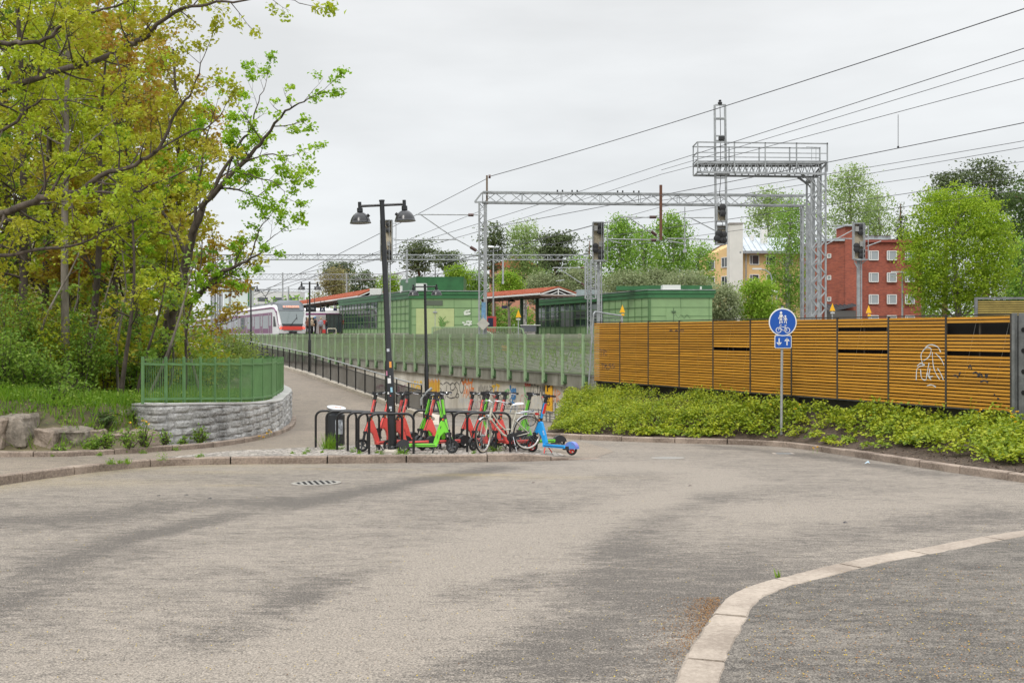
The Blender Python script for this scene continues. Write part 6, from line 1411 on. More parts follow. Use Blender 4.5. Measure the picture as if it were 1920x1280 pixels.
    return t
protos = {}
def place_scooter(kind, px, D, fwd, label, lean=0):
    """front wheel at px/D, fwd = angle of travel in degrees (0 right, 90 away, 180 left)"""
    M = {'coral': M_CORAL, 'green': M_LIME, 'blue': M_SKY}[kind]
    if kind not in protos: protos[kind] = o = make_scooter(M, kind)
    else: o = dup(protos[kind])
    sa = radians({0: 28, 1: -18, 2: 10, 3: -30, 4: 20, 5: -8, 6: 35}[int(px) % 7]*(.5 if kind == 'blue' else 1))
    for ch in o.children:
        nm = ch.name.split('.')[0]; px_ = -.315 if nm in ('handlebar', 'head_unit') else (-.06 if nm in ('fork', 'front_wheel', 'front_fender') else None)
        if px_ is not None: ch.matrix_basis = Matrix.Translation((px_,0,0)) @ Matrix.Rotation(sa, 4, 'Z') @ Matrix.Translation((-px_,0,0))
    x = X(px, D); z = zp(x, D)+.004; o.location = (x, D, z); o.rotation_euler = (radians(lean), 0, radians(fwd)); o['label'] = label; o['group'] = 'electric scooters parked at the bike racks'
    return o
for a in [('coral', 680, 20.05, 214, 'leftmost coral scooter, nearest one left of the tall lamp', 3), ('coral', 706, 21.4, 222, 'coral scooter parked just behind the leftmost one', -2),
          ('coral', 731, 19.95, 212, 'coral scooter with its front wheel right behind the tall lamp pole', 3), ('coral', 742, 21.3, 216, 'coral scooter just right of the lamp pole, the farther of two', 2),
          ('green', 783, 21.2, 204, 'lime green scooter behind the left row, facing left, left of the other lime ones', 3), ('coral', 790, 20.5, 205, 'coral scooter between the lime green scooters', 2),
          ('green', 848, 19.62, 2, 'lime green scooter in front of the hoops, facing right, deck fully seen', -8), ('green', 842, 20.6, 292, 'lime green scooter behind the front lime one, its front wheel towards the camera', 3),
          ('coral', 862, 21.2, 205, 'coral scooter farthest back in the right row, beside wall', 2), ('coral', 886, 20.35, 214, 'coral scooter behind the front wheel of the white bicycle', 3),
          ('green', 893, 21.5, 212, 'lime green scooter mostly hidden behind the coral one near the bicycle', 2), ('coral', 911, 20.9, 212, 'coral scooter behind the bicycle handlebar, left of a pair', 2),
          ('coral', 924, 20.3, 210, 'coral scooter behind the bicycle frame, right of a pair', 3), ('green', 968, 20.9, 196, 'rightmost lime green scooter, behind the white bicycle saddle', 3),
          ('blue', 998, 20.45, 144, 'bright blue scooter with red wheels at the right end of the racks', 2)]:
    place_scooter(*a)
# white step-through bicycle
def bicycle():
    M_FR = mat('cream frame paint', (.50, .48, .40), .35); M_WT = mat('white saddle', (.68, .67, .64), .6); M_SPK = mat('spoke', (.30, .31, .32), .3, .7); M_WW = mat('tyre wall', (.46, .40, .32), .7)
    fx, D = X(905.6, 19.7), 19.7; ang = radians(180+33)
    t = thing('bicycle', 'white step-through city bicycle with silver mudguards leaning by the racks', 'bicycle', (fx, D, zp(fx, D)+.004)); t.rotation_euler = (radians(0), 0, ang); R = .335; WB = 1.03
    st = Matrix.Rotation(radians(32), 3, 'Z')
    def S_(v): v = Vector(v); return st @ v     # steered parts turn about the front axle line
    def wheel(nm, c, M3):
        w_ = MB(); w_.m = 0
        for s in range(28):
            a = 2*pi*s/28; w_.bar(c+M3 @ Vector((0, .03 if s % 2 else -.03, 0)), c+M3 @ Vector((cos(a)*(R-.03), 0, sin(a)*(R-.03))), .0032)
        w_.lathe([(.022,-.04),(.022,.04)], 10, M3 @ Matrix.Rotation(pi/2, 3, 'X'), c); o = w_.build(nm, M_SPK, t)
        def ring(nm2, R_, r_, m):
            g = MB(); vs = []; n_, k = 40, 7
            for i in range(n_):
                a = 2*pi*i/n_
                for j in range(k): b_ = 2*pi*j/k; vs.append(c+M3 @ Vector(((R_+r_*cos(b_))*cos(a), r_*sin(b_), (R_+r_*cos(b_))*sin(a))))
            g.add(vs, [(i*k+j, ((i+1) % n_)*k+j, ((i+1) % n_)*k+(j+1) % k, i*k+(j+1) % k) for i in range(n_) for j in range(k)]); autosmooth(g.build(nm2, m, o), 60)
        ring('tyre', R-.015, .019, M_TYRE); ring('rim', R-.040, .012, M_CHR); ring('tyre_wall', R-.028, .0195, M_WW)
        return o
    I3 = Matrix.Identity(3); fw = wheel('front_wheel', Vector((0,0,R)), st); wheel('rear_wheel', Vector((-WB,0,R)), I3)
    g = MB(); g.box(S_((.17,.015,.18))+Vector((0,0,0)), (.01,.01,.045)); g.build('reflector', M_REF, fw)
    def fender(c, M3, a0, a1, nm):
        g = MB(); vs = []; n_ = 16; rr_ = R+.018
        for i in range(n_+1):
            a = radians(a0+(a1-a0)*i/n_)
            for y_ in (-.028, -.012, .012, .028): q_ = rr_+(.008 if abs(y_) < .02 else 0); vs.append(c+M3 @ Vector((q_*cos(a), y_, q_*sin(a))))
        g.add(vs, [(i*4+j, i*4+4+j, i*4+5+j, i*4+1+j) for i in range(n_) for j in range(3)]); autosmooth(g.build(nm, M_CHR, t), 60)
    fender(Vector((0,0,R)), st, 62, 172, 'front_mudguard'); fender(Vector((-WB,0,R)), I3, 20, 200, 'rear_mudguard')
    hd0, hd1 = Vector((-.145,0,.66)), Vector((-.20,0,.86)); bb_ = Vector((-.60,0,.27)); seat = Vector((-.77,0,.83)); ra = Vector((-WB,0,R))
    g = MB()
    g.tube([Vector((-.155,0,.68)), Vector((-.30,0,.50)), Vector((-.46,0,.33)), bb_], .019, 10); g.tube([Vector((-.18,0,.78)), Vector((-.36,0,.55)), Vector((-.50,0,.42)), Vector((-.655,0,.43))], .014, 10); g.tube([bb_, seat-Vector((0,0,.06))], .016, 10)
    for s in (-1, 1): g.tube([bb_+Vector((0,s*.04,0)), ra+Vector((0,s*.06,0))], .009, 8); g.tube([Vector((-.70,s*.02,.62)), ra+Vector((0,s*.06,0))], .008, 8)
    g.tube([hd0,hd1], .020, 10); autosmooth(g.build('frame', M_FR, t), 60)
    g = MB()
    for s in (-1, 1): g.tube([S_((0,s*.055,R)), S_((-.07,s*.055,.50)), S_((-.10,s*.04,.64))+Vector((-.03,.06,0))*0], .011, 8)
    g.box(Vector((-.125,.05,.655)), (.05,.12,.03)); g.build('fork', M_FR, t)
    g = MB(); h = Vector((-.22,.0,.95)); g.tube([hd1,h], .014, 8)
    sw = lambda x, y, z: h+st @ Vector((x, y, z))
    g.tube([sw(-.22,-.28,-.02), sw(-.10,-.27,.0), sw(.03,-.16,.04), sw(.04,-.05,.05), sw(.0,0,.0)], .012, 8); g.tube([sw(-.22,.28,-.02), sw(-.10,.27,.0), sw(.03,.16,.04), sw(.04,.05,.05), sw(.0,0,.0)], .012, 8); hb_ = autosmooth(g.build('handlebar', M_CHR, t), 60)
    for s in (-1, 1): g = MB(); g.tube([sw(-.13,s*.275,-.005), sw(-.24,s*.282,-.02)], .019, 8); g.build('grip', M_GRIP, hb_); g = MB(); g.tube([sw(-.03,s*.2,.0), sw(-.04,s*.24,-.03), sw(-.15,s*.27,-.05)], .007, 6); g.build('brake_lever', M_CHR, hb_)
    g = MB(); g.tube([sw(0,-.1,.02), sw(.16,-.02,-.06), (-.02,.02,.80), (-.10,.03,.62)], .004, 5); g.tube([sw(0,.1,.02), sw(.14,.03,-.03), (-.06,.03,.70), (-.3,.02,.5)], .004, 5); g.build('brake_cable', M_PLAS, t)
    g = MB(); g.lathe([(0,.0),(.03,.005),(.036,.02),(.03,.035),(0,.04)], 12, Matrix.Rotation(pi/2, 3, 'Y'), (-.13,0,.70)); g.build('headlamp', M_CHR, t)
    g = MB(); g.tube([seat-Vector((0,0,.1)), seat+Vector((-.02,0,.04))], .0125, 8); g.build('seat_post', M_CHR, t)
    bm = bmesh.new(); bmesh.ops.create_uvsphere(bm, u_segments=16, v_segments=10, radius=1)
    for v in bm.verts: x_ = v.co.x; wd = .035+.075*sm(.5, -.9, x_) if x_ > -1 else .1; v.co = Vector((x_*.135-.03, v.co.y*wd, max(v.co.z, -.35)*.035+.012*(-x_)))
    for v in bm.verts: v.co += seat+Vector((0,0,.075))
    me = bpy.data.meshes.new('saddle'); bm.to_mesh(me); bm.free(); me.materials.append(M_WT); me.polygons.foreach_set('use_smooth', [True]*len(me.polygons)); o = bpy.data.objects.new('saddle', me); C.objects.link(o); o.parent = t
    g = MB(); z = .735
    for y_ in (-.06, -.02, .02, .06): g.tube([(-.80,y_,z),(-1.22,y_,z+.01)], .005, 6)
    g.tube([(-.80,-.06,z),(-.80,.06,z)], .006, 6); g.tube([(-1.22,-.06,z+.01),(-1.22,.06,z+.01)], .006, 6)
    for s in (-1, 1): g.tube([(-1.10,s*.06,z),(-WB,s*.07,R)], .005, 6); g.tube([(-1.00,s*.06,z),(-WB,s*.07,R)], .005, 6); g.tube([(-.80,s*.06,z),(-.745,s*.02,.74)], .005, 6)
    g.tube([(-.86,0,z+.02),(-1.18,0,z+.03)], .018, 6); g.build('luggage_rack', M_CHR, t)
    g = MB(); g.torus((-1.05,.09,.60), .12, .008, (0,1,0), 20, 6); g.build('cable_lock', M_PLAS, t)
    g = MB(); g.box((-1.255,0,.70), (.03,.09,.045)); g.build('rear_reflector', M_RIMR, t)
    g = MB(); g.prism([(-.52,.31),(-.55,.34),(-.66,.345),(-1.0,.385),(-1.05,.36),(-1.0,.30),(-.62,.20),(-.54,.22)], (0,.055,0), (1,0,0), (0,0,1), (0,-.012,0)); g.torus((-.60,.045,.27), .075, .008, (0,1,0), 20, 5); g.build('chain_guard', M_PLAS, t)
    g = MB(); g.bar((-.60,.07,.27), (-.66,.07,.12), .02); g.bar((-.60,-.07,.27), (-.54,-.07,.42), .02); g.box((-.66,.11,.115), (.08,.08,.02)); g.box((-.54,-.11,.425), (.08,.08,.02)); g.bar((-.60,-.075,.27), (-.60,.075,.27), .025); g.build('crank', M_PLAS, t)
    g = MB(); g.tube([(-.66,.05,.28),(-.67,.16,.01)], .009, 6); g.build('kickstand', M_CHR, t)
bicycle()

# ---------------------------------------------------------------- people waiting on the left platform
M_SKIN = mat('skin', (.50, .29, .20), .6)
def person(px, D, rz, hgt, top, trousers, hair, label, bag=None, hood=None):
    o = thing('person', label, 'person', P(px, 626, D)); o.location.z = 1.48; o.rotation_euler = (0, 0, rz); s = hgt/1.75
    J = [(0,0,.95),(0,0,1.18),(0,.01,1.42),(0,.0,1.50),(0,-.01,1.60),(0,-.01,1.69),(.17,0,1.40),(.22,.02,1.13),(.17,-.16,1.02),(.16,-.22,1.0),(-.17,0,1.40),(-.22,.02,1.13),(-.17,-.16,1.02),(-.16,-.22,1.0),(.09,0,.88),(.10,-.02,.49),(.10,.02,.08),(.10,-.10,.03),(-.09,0,.88),(-.10,.0,.49),(-.10,.03,.08),(-.10,-.09,.03)]
    E = [(0,1),(1,2),(2,3),(3,4),(4,5),(2,6),(6,7),(7,8),(8,9),(2,10),(10,11),(11,12),(12,13),(0,14),(14,15),(15,16),(16,17),(0,18),(18,19),(19,20),(20,21)]
    RR = [.15,.14,.13,.055,.095,.07,.06,.045,.035,.03,.06,.045,.035,.03,.085,.06,.042,.035,.085,.06,.042,.035]
    me = bpy.data.meshes.new('body'); me.from_pydata([(a*s, b_*s, c*s) for a, b_, c in J], E, []); b = bpy.data.objects.new('body', me); C.objects.link(b); b.parent = o
    sk = b.modifiers.new('skin', 'SKIN'); 
    if not me.skin_vertices: pass
    for v, r in zip(me.skin_vertices[0].data if me.skin_vertices else [], RR): v.radius = (r*s, r*s*.8)
    sub = b.modifiers.new('sub', 'SUBSURF'); sub.levels = sub.render_levels = 1; me.materials.append(M_SKIN)
    g = MB(); g.lathe([(.115,.80),(.19,.82),(.20,1.05),(.195,1.25),(.19,1.38),(.14,1.47),(.06,1.51)], 14, Matrix.Diagonal((s, s*.72, s)))
    for k in (-1, 1): g.tube([(k*.17*s,0,1.41*s),(k*.235*s,.02*s,1.14*s),(k*.18*s,-.16*s,1.03*s)], [.075*s,.062*s,.05*s], 8)
    autosmooth(g.build('jacket', top, o), 70)
    g = MB()
    for k in (-1, 1): g.tube([(k*.09*s,0,.90*s),(k*.10*s,-.01*s,.49*s),(k*.10*s,.02*s,.08*s)], [.11*s,.082*s,.065*s], 8)
    autosmooth(g.build('trousers', trousers, o), 70)
    g = MB()
    for k in (-1, 1): g.box((k*.10*s,-.04*s,.045*s), (.10*s,.26*s,.09*s))
    g.build('shoe', M_PLAS, o)
    g = MB(); g.lathe([(.0,1.775),(.06,1.765),(.10,1.72),(.112,1.66),(.10,1.60),(.085,1.56)], 12, Matrix.Diagonal((s, s*1.05, s)), (0,.012*s,0)); autosmooth(g.build('hair' if not hood else 'hat', hood or hair, o), 70)
    if bag: g = MB(); g.box((0 if bag[1] else .22*s,.17*s if bag[1] else -.05*s,1.2*s if bag[1] else .95*s), (.28*s,.16*s,.42*s if bag[1] else .28*s)); g.build('bag', bag[0], o, bevel=.03)
M_BLKC = mat('black cloth', (.012, .012, .014), .9); M_GRYC = mat('grey cloth', (.26, .27, .31), .9); M_BEIC = mat('beige cloth', (.42, .33, .23), .9); M_BRNC = mat('brown leather', (.22, .10, .05), .6); M_HAIR = mat('light hair', (.36, .27, .17), .8); M_DJ = mat('dark denim', (.03, .04, .07), .9); M_HAT = mat('blue knit', (.10, .20, .36), .9); M_BRW = mat('russet cloth', (.16, .07, .05), .9)
person(585, 104, 1.2, 1.72, M_BEIC, M_BLKC, M_HAIR, 'person in a beige coat with brown shoulder bag, leftmost in the waiting group', (M_BRNC, 0)); person(591, 105, 1.6, 1.78, M_BLKC, M_BLKC, M_HAIR, 'person in black coat and blue knitted hat on the platform', None, M_HAT)
person(601.5, 106, .2, 1.70, M_GRYC, M_BRW, M_HAIR, 'person in grey jacket with black backpack facing the ticket machine', (M_BLKC, 1)); person(612, 107, -1.2, 1.60, M_BLKC, M_DJ, mat('dark hair', (.02, .015, .012), .8), 'person in dark clothes bending slightly, rightmost of the waiting group'); person(577, 103, .5, 1.65, M_BRW, M_BLKC, M_HAIR, 'person in brown clothes partly hidden behind the train nose')
# ================================================================ vegetation
R = np.random.RandomState(21)
def leafmat(name, cols, transl=.42, rough=.55, pos=None):
    m = bpy.data.materials.new(name); m.use_nodes = True; t = m.node_tree; n = t.nodes.new; l = t.links.new; b = t.nodes['Principled BSDF']; out = t.nodes['Material Output']
    b.inputs['Roughness'].default_value = rough; b.inputs['Specular IOR Level'].default_value = .35
    at = n('ShaderNodeAttribute'); at.attribute_name = 'tint'; r = n('ShaderNodeValToRGB'); l(at.outputs['Fac'], r.inputs[0]); cr = r.color_ramp
    k = len(cols); cr.elements[0].color = (*cols[0], 1); cr.elements[1].color = (*cols[-1], 1)
    for i in range(1, k-1): e = cr.elements.new(i/(k-1)); e.color = (*cols[i], 1)
    l(r.outputs[0], b.inputs['Base Color']); tr = n('ShaderNodeBsdfTranslucent'); l(r.outputs[0], tr.inputs[0]); mx_ = n('ShaderNodeMixShader'); mx_.inputs[0].default_value = transl
    l(b.outputs[0], mx_.inputs[1]); l(tr.outputs[0], mx_.inputs[2]); l(mx_.outputs[0], out.inputs[0]); return m
LM = {
 'olive': leafmat('olive spring leaves', [(.34,.26,.03),(.41,.41,.028),(.40,.47,.025),(.30,.46,.024)]),
 'ochre': leafmat('ochre spring leaves', [(.32,.15,.03),(.42,.28,.035),(.44,.41,.035),(.38,.44,.035)]),
 'fresh': leafmat('fresh maple leaves', [(.18,.34,.015),(.28,.48,.02),(.40,.55,.035)]),
 'under': leafmat('undergrowth leaves', [(.10,.20,.025),(.19,.32,.035),(.30,.40,.06)]),
 'dusk': leafmat('understory leaves', [(.24,.15,.025),(.28,.25,.03),(.22,.29,.03),(.32,.33,.03)]),
 'elder': leafmat('pale shrub leaves', [(.19,.30,.05),(.29,.38,.07),(.40,.46,.13)]),
 'bed': leafmat('groundcover leaves', [(.09,.17,.014),(.25,.33,.02),(.40,.44,.026),(.38,.35,.05)], .36),
 'birch': leafmat('birch leaves', [(.18,.27,.07),(.28,.39,.12),(.40,.49,.19)]),
 'birchg': leafmat('green birch leaves', [(.13,.26,.03),(.22,.38,.05),(.33,.47,.09)]),
 'willow': leafmat('willow leaves', [(.19,.24,.11),(.29,.34,.17),(.38,.41,.23)]),
 'maple': leafmat('bright maple leaves', [(.13,.23,.010),(.26,.39,.016),(.42,.52,.045)]),
 'lime': leafmat('lime tree leaves', [(.15,.29,.02),(.25,.40,.03),(.37,.50,.06)]),
 'pine': leafmat('pine needles', [(.06,.085,.035),(.105,.14,.055),(.16,.20,.08)], .3),
 'tan': leafmat('bare budding twigs', [(.22,.18,.07),(.30,.26,.11),(.30,.32,.13)]),
 'dark': leafmat('dark green leaves', [(.05,.09,.025),(.09,.15,.035),(.14,.20,.06)]),
 'grass': leafmat('grass blades', [(.10,.22,.01),(.17,.33,.015),(.25,.36,.04)]),
 'yellow': leafmat('dandelion petals', [(.75,.42,.01),(.85,.55,.02)], .1),
}
M_BARK = mat('dark bark', (.035, .027, .02), .95, col2=(.12, .095, .075), vscale=7, bump=.9, bscale=22, stretch=(1, 1, .3))
M_BARKG = mat('grey bark', (.10, .085, .065), .95, col2=(.26, .23, .19), vscale=5, bump=.8, bscale=18, stretch=(1, 1, .25))
M_BARKP = mat('pine bark', (.10, .05, .03), .95, col2=(.22, .12, .07), vscale=5)
M_BIRCHB = mat('birch bark', (.10, .09, .08), .8, col2=(.50, .48, .44), vscale=3)
def leaves(name, cen, size, tint, m, parent, up=.5, asp=.62, droop=0.0, loc=None):
    """diamond leaves, folded along the midrib: two triangles' worth as a bent quad each"""
    n_ = len(cen); cen = np.asarray(cen, float)
    if loc is not None: cen = cen-np.asarray(loc)
    nr = R.normal(size=(n_, 3)); nr[:, 2] = np.abs(nr[:, 2])+up; nr /= np.linalg.norm(nr, axis=1)[:, None]
    a = R.normal(size=(n_, 3)); a -= nr*(a*nr).sum(1)[:, None]; a /= np.linalg.norm(a, axis=1)[:, None]; a[:, 2] -= droop; b_ = np.cross(nr, a)
    s = np.asarray(size)[:, None]*np.ones((n_, 1)) if hasattr(size, '__len__') else np.full((n_, 1), size); s = s*R.uniform(.7, 1.3, (n_, 1))
    v = np.stack([cen-a*s*.5, cen+b_*s*asp*.5+nr*s*.10-a*s*.05, cen+a*s*.5-nr*s*.06, cen-b_*s*asp*.5+nr*s*.10-a*s*.05], 1).reshape(-1, 3)
    f = np.arange(n_*4).reshape(n_, 4)
    return rawmesh(name, v, f, m, parent, attrs=[('tint', 'FACE', np.clip(tint, 0, 1))])
class Tree:
    def __init__(s, seed): s.r = random.Random(seed); s.g = MB(); s.anc = []; s.tw = MB()
    def limb(s, pts, rad, n=8): s.g.tube(pts, rad, n, False)
    def grow(s, p, d, L_, r, depth, bend=.25, upb=.10, gap=.16, side=3):
        """a wandering branch that carries twigs; anchors gather at thin ends"""
        rr = s.r; k = max(3, int(L_/.22)); pts = [p.copy()]; d = d.normalized(); q_ = p.copy(); dirs = []
        for i in range(k):
            d = (d+Vector((rr.gauss(0, bend), rr.gauss(0, bend), rr.gauss(0, bend)+upb))*.5).normalized(); q_ = q_+d*L_/k; pts.append(q_.copy()); dirs.append(d.copy())
        (s.g if depth > 0 else s.tw).tube(pts, [max(.003, r*(1-.8*i/k)) for i in range(k+1)], 5 if depth > 0 else 3, False)
        if depth == 0:
            m_ = max(1, int(L_/gap))
            for i in range(m_): t_ = .35+.65*(i+1)/m_; j = min(k-1, int(t_*k)); s.anc.append(pts[j].lerp(pts[j+1], rr.random()))
            return
        nb = max(2, int(L_/(.30 if depth == 1 else .5)))
        for i in range(nb):
            t_ = .25+.75*(i+rr.random()*.6)/nb; j = min(k-1, int(t_*k)); base = pts[j]; dd = dirs[j]
            o = dd.orthogonal().normalized(); o.rotate(Matrix.Rotation(rr.uniform(0, 2*pi), 3, dd)); nd = (dd*.75+o*rr.uniform(.6, 1.1)); s.grow(base, nd, L_*rr.uniform(.38, .62)*(1.1-.4*t_), r*.5, depth-1, bend, upb, gap)
    def spray(s, pts, rad, every=.45, L_=1.2, depth=1, start=.2, flat=.5, upb=.08):
        """sub-branches along a guided limb"""
        rr = s.r; tot = 0; rest = 0; total = sum((b-a).length for a, b in zip(pts, pts[1:])); side = 1
        for i, (a, b) in enumerate(zip(pts, pts[1:])):
            d = (b-a); l_ = d.length; d.normalize(); pos = rest
            while pos < l_:
                t_ = (tot+pos)/total
                if t_ > start:
                    p = a+d*pos; o = Vector((rr.gauss(0, 1), rr.gauss(0, flat), rr.gauss(.15, 1))); o = (o-d*o.dot(d)).normalized(); side = -side
                    s.grow(p, d*rr.uniform(.4, 1.0)+o, L_*rr.uniform(.55, 1.2)*(1.15-.55*t_), max(.006, rad[min(i, len(rad)-1)]*.45), depth, .28, upb)
                pos += every*rr.uniform(.6, 1.4)
            rest = pos-l_; tot += l_
        s.grow(pts[-1], d, L_*.6, .008, 0)
    def finish(s, name, label, cat, group, base, bark, lm, lsz, per, spread, tintf=None, foliage='foliage', up=.4):
        o = thing(name, label, cat, base, 0, group)
        for q_ in (s.g, s.tw): q_.v = [(a-base[0], b-base[1], c-base[2]) for a, b, c in q_.v]
        s.g.add(s.tw.v, s.tw.f); w_ = s.g.build('trunk', bark, o, smooth=True)
        pass
        A_ = np.array([tuple(p) for p in s.anc]); 
        if len(A_):
            n_ = len(A_); c = np.repeat(A_, per, 0)+R.normal(scale=spread, size=(n_*per, 3))*np.array([1, 1, .75]); tn = np.repeat(R.uniform(0, 1, n_), per)*.65+R.uniform(0, .35, n_*per)
            # neighbouring tufts share their hue
            h = .5+.5*np.sin(A_[:, 0]*1.1+A_[:, 2]*.9+A_[:, 1]*.7+base[0]); tn = .55*tn+.45*np.repeat(h, per)
            leaves(foliage, c, lsz, tn, lm, o, up, .75, .1, base)
        return o
def PL(lst): return [P(a, b, c) for a, b, c, *_ in lst], [q_[3] for q_ in lst]
def guided(T, lst, **k):
    pts, rad = PL(lst); sp = smoothline(pts, 4); rs = list(np.interp(np.linspace(0, 1, len(sp)), np.linspace(0, 1, len(rad)), rad)); 
    rr = T.r
    for i in range(1, len(sp)-1): sp[i] += Vector((rr.gauss(0, 1), rr.gauss(0, 1), rr.gauss(0, 1)))*.018
    T.limb(sp, rs); 
    if k: T.spray(sp, rs, **k)
# big maple whose limbs sweep in from the left
T = Tree(1); T.limb([Vector(p) for p in ((-12.9,20.5,.0),(-12.7,20.4,2.2),(-12.5,20.3,4.2),(-12.3,20.1,6.5),(-12.1,20,9.5))], [.30,.25,.2,.14,.05], 12)
kw = dict(every=.34, L_=1.15, depth=1, start=.18)
guided(T, [(-270,330,20.1,.10),(-130,230,19.5,.08),(79,143,18.5,.055),(168,119,18,.05),(234,86,17.8,.042),(268,72,17.6,.04),(327,24,17.4,.032),(378,10,17.2,.025),(440,2,17,.018),(520,-6,17,.01),(560,6,17,.005)], **kw)
guided(T, [(-260,180,20,.07),(-130,110,19,.06),(0,81,18.6,.045),(52,82,18.4,.04),(96,65,18.2,.034),(144,27,18,.026),(192,17,17.8,.02),(300,-12,17.6,.012),(380,-30,17.5,.006)], **kw)
guided(T, [(-270,520,20.4,.14),(-140,450,19.5,.10),(0,400,19,.07),(45,385,18.8,.065),(89,371,18.5,.06),(148,357,18.3,.052),(192,330,18.1,.045),(254,309,18,.036),(296,275,17.9,.03),(330,210,17.8,.022),(361,165,17.7,.016),(382,107,17.6,.006)], every=.30, L_=1.25, depth=1, start=.3)
guided(T, [(286,285,17.9,.02),(345,252,18,.016),(395,234,18.1,.012),(423,196,18.2,.005)], every=.26, L_=.8, depth=1, start=.1)
guided(T, [(-265,350,20.2,.06),(-120,290,19,.05),(0,244,18.6,.03),(41,220,18.5,.026),(62,196,18.4,.02),(110,188,18.3,.014),(190,205,18.2,.006)], every=.3, L_=1.0, depth=1, start=.3)
guided(T, [(89,371,18.5,.03),(96,357,18.5,.026),(131,309,18.6,.02),(161,296,18.7,.012),(215,283,18.8,.006)], every=.3, L_=.8, depth=1, start=.1)
guided(T, [(-268,560,20.4,.07),(-100,500,19,.045),(60,470,18.6,.03),(150,455,18.5,.022),(230,420,18.4,.014),(305,395,18.3,.006)], every=.32, L_=1.0, depth=1, start=.3)
guided(T, [(148,357,18.3,.03),(240,360,18.0,.022),(330,330,17.9,.014),(400,300,17.9,.006)], every=.3, L_=.9, depth=1, start=.2)
T.finish('maple_tree', 'big maple reaching in from the left edge with long dark sweeping limbs', 'tree', 'trees on the left bank', (-12.9,20.5,.3), M_BARK, LM['olive'], .076, 26, .072)
# maple behind the green fence, fresh green tufts at the right
T = Tree(2)
tr = [(300,676,27.5,.20),(318,612,27.3,.16),(325,575,27.1,.15),(340,540,27,.13),(352,480,26.8,.12),(365,430,26.6,.10),(378,395,26.5,.09)]; guided(T, tr)
kb = dict(every=.42, L_=1.25, depth=1, start=.15)
guided(T, [(378,395,26.5,.085),(388,378,26.4,.075),(440,320,26,.06),(478,280,25.8,.048),(500,255,25.6,.04),(535,210,25.3,.028),(570,190,25,.016),(608,168,24.8,.006)], **kb)
guided(T, [(374,400,26.5,.06),(425,310,26.6,.045),(450,270,26.6,.036),(470,240,26.6,.026),(485,190,26.6,.014),(500,150,26.5,.006)], **kb)
guided(T, [(325,578,27,.09),(365,560,26.6,.07),(400,520,26.2,.06),(440,500,26,.045),(480,480,25.8,.026),(500,455,25.7,.014),(528,432,25.6,.006)], **kb)
guided(T, [(455,300,25.9,.024),(500,290,25.5,.018),(545,290,25.2,.012),(572,280,25,.005)], every=.28, L_=.95, depth=1, start=.3); guided(T, [(440,322,26,.024),(480,332,25.7,.016),(520,348,25.4,.01),(540,372,25.3,.005)], every=.28, L_=.8, depth=1, start=.3)
guided(T, [(352,480,26.8,.06),(325,430,26.8,.045),(290,375,26.7,.03),(255,330,26.6,.014),(240,290,26.5,.006)], **kb); guided(T, [(365,430,26.6,.05),(372,350,26.5,.034),(385,270,26.4,.02),(405,200,26.3,.008)], **kb)
guided(T, [(340,540,27,.05),(300,510,27,.03),(262,480,26.9,.016),(240,440,26.8,.006)], **kb); guided(T, [(470,480,25.8,.02),(488,430,25.6,.014),(515,395,25.4,.006)], every=.4, L_=.7, depth=1, start=.3)
T.finish('maple_tree', 'leaning maple behind the green fence, bright green tufts against the sky', 'tree', 'trees on the left bank', tuple(P(300, 676, 27.5)), M_BARK, LM['fresh'], .088, 26, .075)
# further bank trees
def banktree(seed, pxb, D, pxt, pyt, r0, lm, label, dens=1, bark=M_BARK, crown0=.25, L_=2.0, lsz=.15, per=7, name='broadleaf_tree', spread=.13):
    T = Tree(seed); rr = T.r; xb = X(pxb, D); b0 = Vector((xb, D, zbank(xb, D)-.1)); tp = P(pxt, pyt, D+rr.uniform(-1, 1)); k = 12; pts = []
    for i in range(k+1): t_ = i/k; q_ = b0.lerp(tp, t_); q_ += Vector((sin(t_*5+seed)*.16*t_, sin(t_*4+seed*2)*.16*t_, 0)); pts.append(q_)
    rad = [r0*(1-.78*i/k) for i in range(k+1)]; T.limb(pts, rad, 9); tot = (tp-b0).length; n_ = int(tot*2.5*dens)
    for i in range(n_):
        t_ = crown0+(1-crown0)*(i+rr.random())/n_; j = min(k-1, int(t_*k)); p = pts[j].lerp(pts[j+1], t_*k-j); a = rr.uniform(0, 2*pi); T.grow(p, Vector((cos(a), sin(a)*.8, rr.uniform(.05, .9))), L_*rr.uniform(.6, 1.2)*(1.25-.7*t_), .012+r0*.28*(1-t_), 1, .22, .10, .20)
    return T.finish(name, label, 'tree', 'trees on the left bank', tuple(b0), bark, lm, lsz, per, spread)
